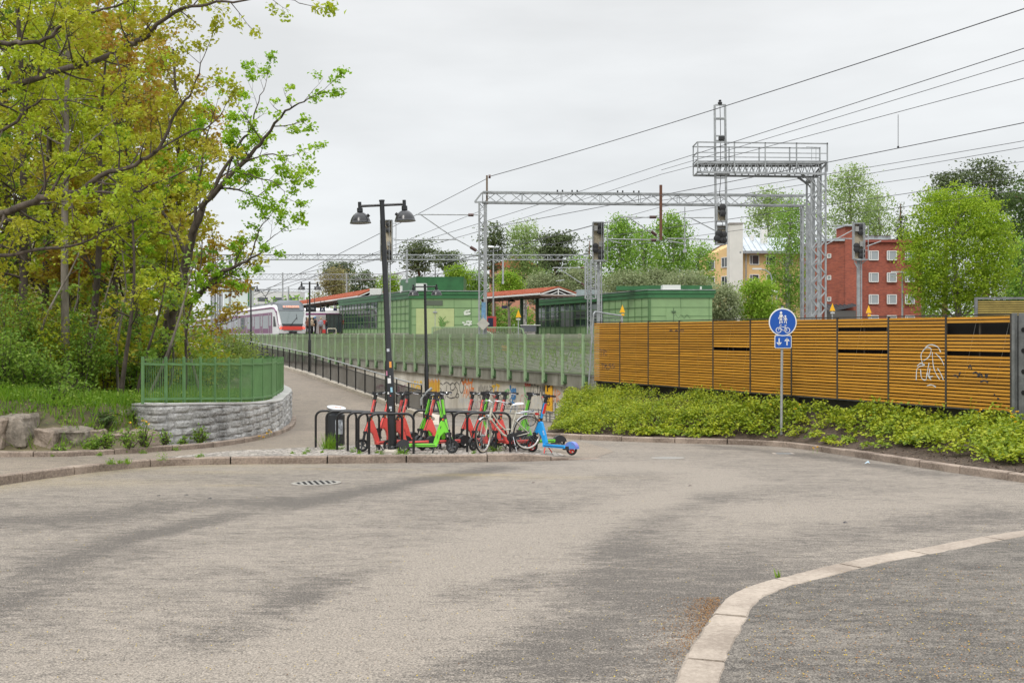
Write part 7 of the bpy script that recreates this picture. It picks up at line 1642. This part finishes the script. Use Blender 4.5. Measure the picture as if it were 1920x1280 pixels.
BT = [(11,125,24.5,118,-260,.105,'olive','straight grey trunked tree standing second from the left behind boulders',.9,M_BARKG,.34,1.9),
 (12,50,25.5,20,-260,.12,'olive','dark trunk at far left among undergrowth, leaning slightly left',1,M_BARK,.2,2.2),(13,158,26,212,120,.11,'olive','slanting dark trunk left of the grass, leaning to the right',.9,M_BARK,.35,1.9),
 (14,205,29,245,60,.10,'ochre','thin dark tree behind the grass patch left of the green fence',1,M_BARK,.25,2.2),(15,262,31,230,-60,.14,'olive','forked dark tree just left of the green fence, farther back',1,M_BARK,.2,2.4),
 (16,-40,27,-30,-300,.18,'under','green tree at the far left edge behind the big maple limbs',1,M_BARK,.12,2.6),(17,85,31,95,-100,.13,'olive','middle distance tree with brownish leaves between the two left trunks',1,M_BARK,.15,2.6),
 (18,330,36,330,90,.15,'ochre','brown budding tree behind the leaning maple, upper right part',.9,M_BARK,.22,2.4),(19,180,36,170,-80,.16,'olive','tall yellowish tree deep in the wood above the grass',1,M_BARK,.15,2.8),
 (20,345,43,352,330,.14,'ochre','low ochre tree behind the leaning maple near the train',.9,M_BARK,.15,2.0),(21,20,37,10,-150,.2,'olive','tall tree deep in the wood at the left',1,M_BARK,.12,3.0),(22,270,42,275,50,.16,'olive','deep wood tree between the slanting trunk and the leaning maple',1,M_BARK,.12,2.8),
 (23,120,45,120,-60,.2,'dusk','deep shaded tree behind the straight trunk',1,M_BARK,.1,3.2),(25,225,24,262,330,.06,'olive','slender sapling bending right beside the fence end',.9,M_BARK,.3,1.2)]
for sd_, pxb, D, pxt, pyt, r0, lm, lb, dn, bk_, c0, L_ in BT: banktree(sd_, pxb, D, pxt, pyt, r0, LM[lm], lb, dn, bk_, c0, L_, .092 if D < 28 else .15, 17 if D < 28 else 12, spread=.09 if D < 28 else .16)
# bare slender stems between them
for i in range(16):
    rr = random.Random(100+i); px = 8+i*24+rr.uniform(-9, 9); D = rr.uniform(22.5, 29); xb = X(px, D)
    if segdist((xb, D), RW) < 1.2: D += 3; xb = X(px, D)
    zb = zbank(xb, D)-.05; T = Tree(200+i); tp = Vector((xb+rr.uniform(-.9, 1.3), D+rr.uniform(-.5, .8), zb+rr.uniform(2.6, 5.0))); k = 8; pts = [Vector((xb, D, zb)).lerp(tp, j/k)+Vector((sin(j*.9+i)*.07, sin(j*1.3)*.07, 0)) for j in range(k+1)]; T.limb(pts, [.036*(1-.8*j/k)+.006 for j in range(k+1)], 6)
    for j in range(10): a = rr.uniform(0, 2*pi); q_ = pts[2+j % 6]; T.grow(q_, Vector((cos(a), sin(a), .5)), rr.uniform(.4, 1.0), .008, 0, .3, .1, .16)
    T.finish('sapling', ['far left', 'second', 'third', 'fourth', 'fifth', 'sixth', 'seventh', 'eighth', 'ninth', 'tenth', 'eleventh', 'twelfth', 'thirteenth', 'fourteenth', 'fifteenth', 'last'][i]+' thin leafy sapling from the left in the undergrowth of the bank', 'tree', 'saplings on the left bank', (xb, D, zb), M_BARKG if i % 2 else M_BARK, LM['under' if i % 3 else 'olive'], .11, 6, .09)
# shrubs: dome shaped, many stems
def shrub(px, D, w_, h, lm, label, n_, lsz, z0=None, grp='shrubs on the left bank', dens=1.0, name='shrub', cat='shrub', loc=None, up=.4):
    x_, y_ = (X(px, D), D) if loc is None else loc; z = (zbank(x_, y_) if z0 is None else z0)-.03; o = thing(name, label, cat, (x_, y_, z), 0, grp); g = MB(); rr = random.Random(int(px*7+D)); c = []
    for i in range(int(14*dens)+5):
        a = rr.uniform(0, 2*pi); q_ = rr.random()**.5; tip = Vector((cos(a)*w_*q_*.5, sin(a)*w_*q_*.5, h*rr.uniform(.55, 1.0)*(1-.35*q_*q_))); mid = tip*.5+Vector((rr.gauss(0, .04), rr.gauss(0, .04), h*.06)); g.tube([(0,0,0), mid, tip], [.011+h*.004, .008, .003], 4, False)
        for t_ in np.linspace(.25, 1, 6): c.append(tuple((mid.lerp(tip, (t_-.5)*2) if t_ > .5 else mid*t_*2)))
    g.build('stem', M_BARK, o); c = np.array(c); k = max(1, n_//len(c)); cc = np.repeat(c, k, 0)+R.normal(scale=.07*max(.6, w_), size=(len(c)*k, 3))*np.array([1, 1, .8]); cc[:, 2] = np.maximum(cc[:, 2], .03)
    h_ = np.repeat(R.uniform(0, 1, len(c)), k); leaves('foliage', cc, lsz, .6*h_+.4*R.uniform(0, 1, len(cc)), lm, o, up, .6); return o
sh_ = [(8,22.2,1.6,1.5,'under','leafy bush at the extreme left behind the tall boulders'),(55,22.4,1.4,1.3,'under','green bush above the tall brown boulder'),(95,23.0,1.3,1.2,'under','leafy green bush left of the straight trunk'),(140,22.6,1.0,.8,'under','low bush right of the straight trunk'),(112,21.3,.9,.5,'under','low bright bush over the pale faced boulder'),
 (30,24.5,2.4,2.6,'dusk','big dark bush at left among the trunks'),(88,26,2.2,2.6,'under','tall leafy bush between the left trunks'),(180,27.5,2.2,2.2,'dusk','dim brown bush behind the grass'),(232,28.5,2.0,1.9,'dusk','brown bush left of the fence end'),(280,30,2.6,2.4,'olive','yellowish bush behind the green fence at left'),
 (345,31,2.4,1.9,'under','green bush behind the green fence right of the leaning trunk'),(150,31,3.2,3.6,'dusk','large dim bush deep in the wood'),(40,32,3.5,4.0,'dusk','large dim bush deep in the wood at far left'),(240,35,3.4,3.6,'olive','large olive bush deep in the wood'),(318,38,3.6,3.6,'ochre','ochre bush deep in the wood behind the maple'),
 (18,23.6,1.8,2.6,'under','tall green bush at the left edge between boulders and trunks'),(70,24.2,1.7,2.3,'olive','yellow green bush just left of the straight trunk'),(155,24.6,1.7,2.2,'under','tall leafy bush right of the straight trunk behind the grass'),(196,26,1.8,2.4,'olive','yellow green bush behind the grass patch'),(250,26.5,1.8,2.2,'under','green bush rising behind the left end of the green fence'),(305,29,2.0,2.4,'olive','yellow green bush at the foot of the leaning maple'),(372,33,2.2,2.4,'olive','yellow green bush between the leaning maple and the pale bush')]
for px, D, w_, h, lm, lb in sh_: shrub(px, D, w_, h, LM[lm], lb, int(520*w_*h) if D < 26 else int(300*w_*h), .085 if D < 26 else .13)
shrub(428, 40, 2.9, 2.3, LM['elder'], 'bright pale green bush spilling over the green fence by the ramp', 5200, .095, RWTOP(40)+.1, dens=2.6); shrub(398, 36, 2.0, 1.8, LM['elder'], 'pale green bush left of the bright one behind the green fence', 2600, .095, dens=1.6); shrub(452, 46, 1.8, 1.2, LM['elder'], 'pale leafy bush farther along the ramp before the train side', 3000, .10, RWTOP(46), dens=2)
# rhododendron, climbers by boulders, dandelion tufts
shrub(199, 20.9, .42, .38, LM['dark'], 'small dark glossy leaved shrub on the bank above boulders', 160, .11, grp=None)
for i, (px, py, D, w_, h, lb) in enumerate([(176,842,19.4,.34,.30,'leftmost climbing green plant against the boulders'),(200,842,19.5,.36,.46,'second climbing green plant against the boulders'),(240,845,19.7,.46,.55,'broad green plant with yellow flowers against the boulder'),(272,843,20.0,.40,.62,'tall green climbing plant at the corner boulder'),(308,836,20.7,.26,.46,'narrow green plant just right of the granite corner'),(376,834,21.7,.34,.50,'bushy green plant growing on the granite wall'),(344,834,21.3,.16,.22,'small sparse plant at the foot of granite wall'),(112,848,19.1,.30,.22,'low green plant in front of the pale boulder')]):
    p = P(px, py, D); shrub(px, D, w_, h, LM['under' if i != 5 else 'under'], lb, 330 if w_ > .3 else 150, .065, p.z, 'climbing plants along the boulders and granite wall', loc=(p.x, p.y), name='wall_plant', cat='plant')
def dandelion(pxs, label, D, z=None, seed=0, cat='flower', zf=None):
    pass
fl_ = MB(); fc_ = []
def flowerpatch(label, spots, grp='yellow dandelions'):
    for i, (x_, y_, z, h) in enumerate(spots):
        o = thing('dandelion', label[i] if isinstance(label, (list, tuple)) else label, 'flower', (x_, y_, z), 0, grp); g = MB(); g.tube([(0,0,0), (.01,.0,h)], .004, 4, False); g.build('stem', M_FST, o)
        c = R.normal(scale=(.012,.012,.006), size=(14,3))+np.array([.01,0,h]); leaves('petals', c, .035, R.uniform(0,1,14), LM['yellow'], o, 1.5, .8)
M_FST = mat('flower stem', (.16, .26, .05), .7)
sp = []; lbs = []
nm_ = ['first', 'second', 'third', 'fourth', 'fifth', 'sixth', 'seventh', 'eighth', 'ninth', 'tenth', 'eleventh', 'twelfth', 'thirteenth', 'fourteenth', 'fifteenth', 'sixteenth', 'seventeenth', 'eighteenth']
for px, py, D in [(75,803,20.3),(184,785,21.2),(198,784,21.2),(205,780,21.3),(216,778,21.3),(221,776,21.3),(236,806,20.2),(243,792,20.6),(256,802,20.3),(268,788,20.5),(274,791,20.5),(276,795,20.5),(270,820,20.1),(503,806,24.6),(507,809,24.5),(500,812,24.2),(486,817,23.9),(493,819,23.9)]: p = P(px, py, D); sp.append((p.x, p.y, p.z-.10, .10)); lbs.append(f'{nm_[len(lbs)]} yellow dandelion from the left, by the boulders and granite wall')
flowerpatch(lbs, sp)
# grass on the bank: one object nobody could count
def grassfield(name, label, pts, h, m, n_per=1, wdt=.010):
    pts = np.asarray(pts); n_ = len(pts); a = R.uniform(0, 2*pi, n_); hh = h*R.uniform(.4, 1.2, n_); ln = R.normal(scale=.35, size=(n_, 2))*hh[:, None]
    d = np.stack([np.cos(a), np.sin(a), np.zeros(n_)], 1)*wdt; tip = pts+np.concatenate([ln, hh[:, None]], 1); mid = pts+np.concatenate([ln*.35, hh[:, None]*.6], 1)
    v = np.stack([pts-d, pts+d, mid+d*.8, mid-d*.8, tip], 1).reshape(-1, 3); b_ = np.arange(n_)*5; f = np.concatenate([np.stack([b_, b_+1, b_+2, b_+3], 1), np.stack([b_+3, b_+2, b_+4, b_+4], 1)])
    me_v = v; f1 = np.stack([b_, b_+1, b_+2, b_+3], 1); tn = R.uniform(0, 1, n_)
    v2 = np.stack([pts-d, pts+d, tip+d*.15, tip-d*.15], 1).reshape(-1, 3); o = rawmesh(name, v2, np.arange(n_*4).reshape(-1, 4), m, None, attrs=[('tint', 'FACE', tn)]); return tag(o, label, 'grass', None, 'stuff')
gp = []
for i in range(26000):
    x_ = random.Random(i).uniform(-15, -5.8); y_ = random.Random(i+9e5).uniform(19.6, 33); 
    if segdist((x_, y_), LK) < .62 or (x_ > -8.0 and y_ < 21.3): continue
    if x_ > np.interp(y_, [21, 23, 25, 27.5, 31, 37], [-7.7, -6.9, -6.5, -6.6, -7.3, -8.4]): continue
    gp.append((x_, y_, zbank(x_, y_)-.02))
grassfield('bank_grass', 'fresh green grass covering the left bank above the boulders', gp, .30, LM['grass'], wdt=.012)
# small leafy ground weeds on the bank
c = np.array(gp)[R.choice(len(gp), 5200)]; c = np.repeat(c, 5, 0)+np.abs(R.normal(scale=(.08,.08,.10), size=(26000,3)))*np.array([1,1,1.3]); o = leaves('bank_weeds', c, .07, np.repeat(R.uniform(0,1,5200),5), LM['under'], None, .8); tag(o, 'low leafy weeds mixed into the grass of the left bank', 'weeds', None, 'stuff')
# weeds in the cobbles and kerb joints
wp = []
for px, py, D, s_ in [(619,842,20.6,.22),(640,838,20.8,.08),(570,851,19.4,.05),(577,846,19.9,.08),(548,850,19.5,.04),(604,848,19.8,.04),(662,846,19.9,.07),(674,851,19.5,.06),(706,848,19.7,.06),(716,852,19.4,.06),(749,843,19.3,.13),(760,850,19.25,.12),(888,851,19.6,.05),(935,838,20.2,.14),(920,841,20.1,.10),(668,838,20.9,.05),(304,869,17.9,.13),(237,875,17.5,.08),(225,879,17.3,.06),(211,882,17.1,.08),(205,884,17.1,.06),(240,882,17.2,.06),(378,862,18.6,.08),(372,866,18.5,.06),(268,846,19.6,.10),(330,842,20.4,.08),(187,851,19.0,.07),(100,853,18.8,.05)]:
    b_ = P(px, py, D); z = max(zp(b_.x, b_.y), pl(b_.y)) if b_.z < 10 else 0
    for k in range(int(60+220*s_)): wp.append((b_.x+rnd.gauss(0, s_*.4), b_.y+rnd.gauss(0, .03), z+abs(rnd.gauss(0, s_*.5))))
o = leaves('joint_weeds', np.array(wp), .035, R.uniform(0, 1, len(wp)), LM['grass'], None, .2, .35); tag(o, 'tufts of green weeds growing between the cobbles and kerbstones', 'weeds', None, 'stuff')
x0, y0 = X(619, 20.9), 20.9; g2p = [(x0+rnd.gauss(0, .07), y0+rnd.gauss(0, .05), zp(x0, y0)) for _ in range(160)]; grassfield('rack_grass', 'tall green grass tuft at the foot of the litter bin', g2p, .30, LM['grass'], wdt=.006)
x0, y0 = onroad(1459, 1082); g2p = [(x0+rnd.gauss(0, .012), y0+rnd.gauss(0, .006), pl(y0)) for _ in range(16)]; grassfield('kerb_weed', 'single dark green weed sprouting at the foreground kerb', g2p, .06, LM['under'], wdt=.005)
# ---------------------------------------------------------------- planting bed ground cover
def bump2(x_, y_): return .5+.5*sin(x_*2.1+1.3*sin(y_*1.7))*sin(y_*1.9+.9*sin(x_*1.3)+1.1)
KBa = [(.9,27.4)]+KB[1:]; BP = []; rr = random.Random(77); tries = 0; cc, ss, tt = [], [], []
WL_ = [(2.66,33),(9.67,19.8),(13,13.5)]
while len(BP) < 4600 and tries < 90000:
    tries += 1; x_ = rr.uniform(.9, 12.5); y_ = rr.uniform(9, 36)
    if x_ > xF(y_)-.3: continue
    dk = segdist((x_, y_), KB); sgn = None
    # inside test: to the right of / beyond the kerb
    xk = float(np.interp(y_, [p[1] for p in KB[::-1]], [p[0] for p in KB[::-1]]))
    if x_ < xk+.24 or (y_ > 27.2 and x_ < 1.0+(y_-27)*.14): continue
    dw = segdist((x_, y_), WL_)
    if (x_-2.66)*13.2+(y_-33)*7.01 > -.12*14: continue
    # bare soil patches near the right kerb, and under the wall
    bare = sm(1.4, .35, dk)*sm(5.2, 7.4, x_); bare = max(bare, .9*math.exp(-((x_-4.1)**2+(y_-29.0)**2*.6)/.9), .85*math.exp(-((x_-8.3)**2+(y_-19.0)**2)/.5), .8*math.exp(-((x_-7.6)**2+(y_-18.2)**2)/.12), .7*math.exp(-((x_-8.9)**2+(y_-20.3)**2)/.3))
    bare = max(bare, .35*sm(.8, .2, dw), sm(.45, .24, dk)*.8)
    if rr.random() < bare: continue
    BP.append((x_, y_)); h = (.24+.40*bump2(x_, y_)*rr.uniform(.6, 1.3))*(1-.45*bare)*(.55+.45*sm(.2, 1.1, dk)); z = zbed(x_, y_); n_ = rr.randint(18, 30); wv = .16; th = rr.random()
    for k in range(n_):
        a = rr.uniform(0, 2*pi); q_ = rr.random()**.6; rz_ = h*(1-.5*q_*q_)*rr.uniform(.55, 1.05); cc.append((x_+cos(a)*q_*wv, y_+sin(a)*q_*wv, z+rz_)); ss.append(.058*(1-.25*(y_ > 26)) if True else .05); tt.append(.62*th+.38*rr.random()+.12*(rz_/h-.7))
o = leaves('ground_cover', np.array(cc), np.array(ss)*1.15, np.array(tt)*.82, LM['bed'], None, .9, .85); tag(o, 'dense light green leafy ground cover filling the bed below the ochre wall', 'ground cover', None, 'stuff')
# taller shoots rising from the mass
cc = []
for i in range(300):
    x_, y_ = BP[rr.randrange(len(BP))]; z = zbed(x_, y_); h = .34+.2*bump2(x_, y_)+rr.uniform(0, .14)
    for k in range(12): t_ = k/12; cc.append((x_+rr.gauss(0, .035), y_+rr.gauss(0, .035), z+h*(.55+.45*t_)))
o = leaves('shoots', np.array(cc), .05, R.uniform(.2, .8, len(cc)), LM['bed'], None, .5, .7); tag(o, 'leafy shoots standing up from the ground cover bed', 'ground cover', None, 'stuff')
sp = []; lbs = []
for px, py, D in [(1175,741,32),(1322,741,28.5),(1326,737,28.5),(1211,779,29),(1444,758,24.6),(1490,766,23.9),(1499,758,24),(1532,837,21.4),(1524,839,21.4),(1633,778,22),(1834,771,19.3),(1838,768,19.3),(1892,771,18.9),(1896,775,18.9),(1897,781,18.8),(1906,771,18.9),(1904,791,18.6)]: p = P(px, py, D); sp.append((p.x, p.y, p.z-.16, .16)); lbs.append(f'{nm_[len(lbs)]} yellow dandelion from the left in the planting bed below the ochre wall')
flowerpatch(lbs, sp, 'yellow dandelions in the planting bed')
# mulch and litter: bark chips, fallen flowers, leaf scraps
def scatter(name, label, pts, size, cols, up=3, asp=.5):
    m = leafmat(name+' bits', cols, .0, .9); pts = np.asarray(pts); o = leaves(name, pts, size, R.uniform(0, 1, len(pts)), m, None, up, asp); return tag(o, label, 'litter', None, 'stuff')
pts = []
while len(pts) < 9000:
    x_ = rr.uniform(1, 12); y_ = rr.uniform(9, 34); xk = float(np.interp(y_, [p[1] for p in KB[::-1]], [p[0] for p in KB[::-1]]))
    if xk+.17 < x_ < xF(y_)-.2 and (y_ < 26 or x_ > 1.2): pts.append((x_, y_, zbed(x_, y_)+rr.uniform(.0, .015)))
scatter('mulch', 'brown bark mulch lying on the soil of the planting bed', pts, .045, [(.035,.022,.015),(.09,.06,.04),(.20,.15,.11)], 1.5, .5)
pts = []
for i in range(2600):
    py = 1120+abs(rr.gauss(28, 44)); px = 1350-(py-1120)*.5-abs(rr.gauss(0, 62))*rr.random()+rr.gauss(0, 6); x_, y_ = onroad(px, py)
    # keep to the left of the kerb
    xk = float(np.interp(y_, [p[1] for p in isl[::-1]], [p[0] for p in isl[::-1]]))
    if x_ > xk-.005: x_ = xk-abs(rr.gauss(0, .10))-.005
    pts.append((x_, y_, pl(y_)+.004))
scatter('fallen_flowers', 'rust brown fallen maple flowers drifted against the foreground kerb', pts, .009, [(.10,.05,.025),(.24,.12,.045),(.30,.19,.08)], 2, .7)
pts = []
for i in range(2600): px = rr.uniform(0, 1920); py = 900+380*rr.random()**.7; x_, y_ = onroad(px, py); pts.append((x_, y_, pl(y_)+.012))
scatter('road_specks', 'tiny yellow and brown specks scattered over the asphalt', pts, .0085, [(.45,.34,.03),(.50,.36,.04),(.15,.08,.04),(.05,.04,.03),(.5,.45,.38)], 2, .8)
pts = []
for i in range(1500): px = rr.uniform(1400, 1920); py = rr.uniform(1060, 1280); x_, y_ = onroad(px, py); pts.append((x_, y_, pl(y_)+.016))
pts = [p for p in pts if p[0] > float(np.interp(p[1], [q_[1] for q_ in isl[::-1]], [q_[0] for q_ in isl[::-1]]))+.28]
scatter('island_specks', 'yellow and rusty flower bits scattered on the dark island asphalt', pts, .010, [(.45,.34,.03),(.35,.18,.06),(.20,.10,.05)], 2, .8)
for i, (px, py, c) in enumerate([(297,930,'k'),(349,929,'k'),(393,935,'k'),(1294,911,'n'),(1000,905,'n'),(1585,980,'k')]):
    x_, y_ = onroad(px, py); o = thing('debris', ['small dark lump on the road left of the drain grate, leftmost', 'small dark lump left of the drain grate, middle one', 'small dark scrap left of the drain grate, rightmost', 'brown dry leaf lying on the middle of the road', 'tiny brown scrap below the blue scooter', 'tiny dark scrap on the right of the road'][i], 'debris', (x_, y_, pl(y_))); g = MB(); rr2 = random.Random(i)
    g.add([(rr2.uniform(-.03,-.015),-.012,.0),(.0,-.02,.012),(.03,rr2.uniform(-.01,.01),.004),(.01,.02,.016),(-.02,.012,.01)], [(0,1,3,4),(1,2,3)]); g.build('scrap', MG[c], o)
x_, y_ = onroad(1626, 869); o = thing('litter', 'crumpled pale blue wrapper by the planting kerb', 'litter', (x_, y_, pl(y_))); g = MB(); g.add([(-.05,-.01,.0),(.0,-.03,.03),(.05,.0,.005),(.03,.03,.05),(-.02,.02,.02)], [(0,1,3,4),(1,2,3)]); g.build('wrapper', mat('pale blue wrapper', (.45,.62,.75), .4), o)

# ================================================================ trees beyond the tracks
def clumpcloud(cx, cy, rx, ry, z0, z1, nclump, per, cs, shape='oval', seed=0):
    """leaf positions in clumps through a crown's volume"""
    q_ = np.random.RandomState(seed); out = []; hue = []; k = 0; cz = (z0+z1)/2; hz_ = (z1-z0)/2
    lob = [(q_.uniform(-.7, .7), q_.uniform(-.7, .7), q_.uniform(-.85, .9), q_.uniform(.25, .5)) for _ in range(26)]; nclump = int(nclump*(1.25 if shape == 'pine' else 1.7)); flat = .26 if shape == 'pine' else .55; cs = cs*(1.35 if shape == 'pine' else 1)
    while k < nclump:
        l_ = lob[q_.randint(len(lob))]; v = q_.normal(size=3); v /= np.linalg.norm(v); r_ = l_[3]*q_.uniform(.5, 1.05); p = np.array(l_[:3])+v*r_
        if q_.rand() < (.78 if shape == 'round' else .3): p = v*q_.uniform(.35, 1.0)**.55
        z = p[2]
        if abs(z) > 1: continue
        if shape == 'oval': w_ = math.sqrt(max(0, 1-z*z))**.8*1.05
        elif shape == 'round': w_ = math.sqrt(max(0, 1-(z*.98)**2))**.5
        elif shape == 'cone': w_ = (1-z)/2*1.05+.06
        elif shape == 'pine': w_ = (.30+.70*max(0, math.sin((z+.35)*1.75)))*(.75+.35*math.sin(z*17+seed))
        else: w_ = 1
        if p[0]**2+p[1]**2 > (w_*1.02)**2: continue
        c = np.array([cx+p[0]*rx, cy+p[1]*ry, cz+z*hz_]); n_ = max(3, int(per*q_.uniform(.6, 1.4))); s3 = cs*q_.uniform(.6, 1.3)
        pt = q_.normal(size=(n_, 3))*s3*np.array([1, 1, flat])+c; out.append(pt); hue.append(np.full(n_, q_.uniform(0, .7))+q_.uniform(0, .3, n_)); k += 1
    return np.concatenate(out), np.concatenate(hue)
def fartree(name, label, px, pyt, pyb, wpx, D, lm, bark, shape='oval', nclump=260, per=9, cs=.45, lsz=.34, seed=0, pybase=626, trunk=True, grp='trees beyond the tracks', droop=0, up=.3, bx=0):
    x_ = X(px, D); zt, zb, z0 = Z(pyt, D), Z(pyb, D), Z(pybase, D)-.6; o = thing(name, label, 'tree', (x_, D, z0), 0, grp); rx = wpx/2/1920*D; T = MB(); q_ = random.Random(seed)
    k = 8; pts = [Vector((sin(i*.8+seed)*.12*i/k*rx+bx*i/k, 0, (zt-z0)*.93*i/k)) for i in range(k+1)]; T.smooth = True; r0 = .05+.016*(zt-z0)*1.1; T.tube(pts, [r0*(1-.85*i/k)+.02 for i in range(k+1)], 7, False)
    for i in range(26):
        t_ = q_.uniform((zb-z0)/(zt-z0)*.8, .92); j = min(k-1, int(t_*k)); p = pts[j]; a = q_.uniform(0, 2*pi); L_ = rx*q_.uniform(.4, .85)*(1.1-.5*t_)
        e_ = p+Vector((cos(a)*L_, sin(a)*L_, (.1 if shape in ('pine', 'cone') else .75)*L_)); T.tube([p, p.lerp(e_, .5)+Vector((0,0,.12*L_)), e_], [r0*.33, r0*.2, .02], 4, False)
    T.build('trunk', bark, o)
    c, h = clumpcloud(x_+bx*.6, D, rx, rx*.8, zb, zt, nclump, per, cs, shape, seed); 
    if droop: c[:, 2] -= np.abs(R.normal(scale=droop, size=len(c)))
    leaves('crown', c, lsz, h, lm, o, up, .6, .3 if droop else 0, (x_, D, z0)); return o
FT = [
 ('pine_tree','dark pine left of the pale mast, top leaning right',785,448,545,58,135,'pine','P','pine',150,16,.55,.34),('pine_tree','dark spreading pine left of the nearest mast',838,472,540,58,150,'pine','P','pine',110,15,.6,.36),
 ('pine_tree','tall narrow pine just right of the nearest mast',925,416,545,50,130,'pine','P','pine',150,15,.5,.33),('pine_tree','broad dark pine between birches and the second signal',1042,432,560,72,125,'pine','P','pine',230,16,.55,.34),
 ('birch_tree','pale upright birch right of the tall narrow pine',983,408,545,74,135,'birch','B','oval',330,12,.5,.26),('birch_tree','green birch with two tops right of the middle signal',1160,402,560,78,115,'birchg','B','oval',340,12,.5,.27),
 ('birch_tree','tall birch behind the rusty hanging post',1262,394,560,74,118,'birchg','B','oval',340,12,.5,.27),('birch_tree','green birch filling between the two tall birches',1208,420,570,84,124,'birchg','B','oval',300,11,.55,.28),('birch_tree','smaller yellowish birch left of the yellow house',1312,445,560,58,130,'birchg','B','oval',200,11,.5,.27),
 ('birch_tree','tall birch behind the yellow house roof',1440,352,500,88,175,'birch','B','oval',330,11,.75,.36),('birch_tree','weeping birch in front of the yellow house, beside the lattice column',1478,352,592,80,128,'birchg','B','oval',520,13,.5,.24),
 ('birch_tree','tall airy birch above the red brick house',1590,306,470,118,170,'birch','B','oval',430,11,.75,.34),('birch_tree','airy birch between brick house and bright maple',1648,342,480,62,165,'birch','B','oval',200,10,.65,.32),
 ('spruce_tree','small dark spruce above the brick house roof',1690,364,470,30,190,'pine','P','cone',70,12,.5,.36),('spruce_tree','tiny dark spruce behind the middle signal',1106,438,520,22,180,'pine','P','cone',60,10,.45,.34),
 ('maple_tree','big rounded bright yellow green maple at the right',1795,344,600,212,88,'maple','K','round',1500,15,.34,.21),
 ('pine_tree','large dark pine behind the bright maple',1850,296,560,150,128,'pine','P','pine',380,18,.65,.36),('pine_tree','dark pine at the right edge above far noise wall',1925,330,600,110,118,'dark','P','oval',360,14,.6,.34),('pine_tree','pine top left of the large pine, behind the maple',1772,325,450,72,132,'pine','P','pine',150,15,.6,.34),
 ('broadleaf_tree','small green tree at the right edge below the dark pines',1912,440,600,60,95,'birchg','K','oval',240,11,.4,.24),
 ('lime_tree','bright lime green tree in front of the yellow house',1420,522,612,88,95,'lime','K','oval',430,12,.36,.20),('willow','greyish bush right of the right green hall',1356,530,612,62,93,'willow','K','round',300,12,.36,.20),
 ('lime_tree','bright green small tree behind the right canopy at left',955,508,560,46,118,'lime','K','round',190,12,.4,.24),('willow','grey green willow behind the right canopy',1015,512,570,74,122,'willow','K','round',280,12,.45,.25),('willow','grey green willow behind the left end of right hall',1090,500,575,88,122,'willow','K','round',330,12,.45,.25),
 ('willow','broad grey green willow above the right hall, middle',1175,506,575,92,112,'willow','K','round',360,12,.45,.24),('willow','grey green willow above the right hall, rightmost',1285,508,580,98,112,'willow','K','round',380,12,.45,.24),('willow','low willow over the hall roof between the birches',1232,500,575,70,116,'willow','K','round',260,12,.45,.24),
 ('lime_tree','bright lime tree behind the left hall plant room',858,497,545,48,140,'lime','K','round',180,11,.45,.27),('lime_tree','lime green tree left of the first signal',728,513,560,44,150,'lime','K','round',160,11,.45,.28),('birch_tree','green tree just left of the nearest mast',890,508,550,46,145,'birchg','K','round',160,11,.45,.27),
 ('tan_tree','pale brown budding tree above the red canopy',628,500,560,50,165,'tan','B','oval',220,11,.55,.30),('pine_tree','dark pine behind the pale brown tree above the canopy',640,492,560,64,185,'pine','P','pine',150,14,.7,.40),('pine_tree','dark low pines right of the pale brown tree',682,508,565,56,180,'pine','P','round',150,13,.6,.38),
 ('birch_tree','thin pale tree just right of the train roof',596,545,590,30,190,'tan','B','oval',60,8,.5,.28),('birch_tree','pale green tree behind middle pines',1010,470,560,60,150,'birchg','B','oval',160,10,.5,.3),('birch_tree','light tree between the broad pine and the middle signal',1080,470,560,50,140,'birchg','B','oval',150,10,.5,.3),
 ('broadleaf_tree','dark tree mass below the nearest mast behind the halls',900,530,600,60,150,'dark','K','round',180,11,.5,.3),('broadleaf_tree','green trees under the right canopy seen between posts',950,575,625,110,150,'birchg','K','round',300,11,.5,.3),('broadleaf_tree','dark green trees behind the brick house at right',1730,420,600,70,160,'birchg','K','round',240,11,.6,.3)]
BK = {'P': M_BARKP, 'B': M_BIRCHB, 'K': M_BARKG}
for i, (nm, lb, px, pt, pb, w_, D, lm, bk_, shp, nc, per, cs, ls) in enumerate(FT):
    dr = .55 if 'weeping' in lb else (.18 if shp == 'oval' else 0)
    fartree(nm, lb, px, pt, pb, w_, D, LM[lm], BK[bk_], shp, nc, per, cs, ls, 300+i, 624, droop=dr)
# far off wood that closes the horizon
cc, hh = [], []
q_ = np.random.RandomState(9)
for i in range(150): a = -70+i*2.7; y_ = 235+18*sin(i*1.3); x_ = X(480, y_)+i*2.0*1.3; c, h = clumpcloud(x_, y_, 6, 6, 0, 6.5+3*sin(i*.9)+2.5*sin(i*.37), 34, 10, .9, 'round', 700+i); cc.append(c); hh.append(h)
c = np.concatenate(cc); o = leaves('far_wood', c, .75, np.concatenate(hh), LM['birchg'], None, .3); tag(o, 'far off line of green woodland closing the horizon behind the station', 'woodland', None, 'stuff')
# grass and weeds along the tracks, seen through the fence
gp = []
for i in range(4500): y_ = rr.uniform(20, 75); d = abs(rr.gauss(3.6, 1.5))+.4; gp.append((xF(y_)+d, y_, .05+.83*sm(.6, 5, d)-.02))
grassfield('track_grass', 'fresh weeds along the tracks seen through the green mesh fence', gp, .32, LM['grass'], wdt=.03)
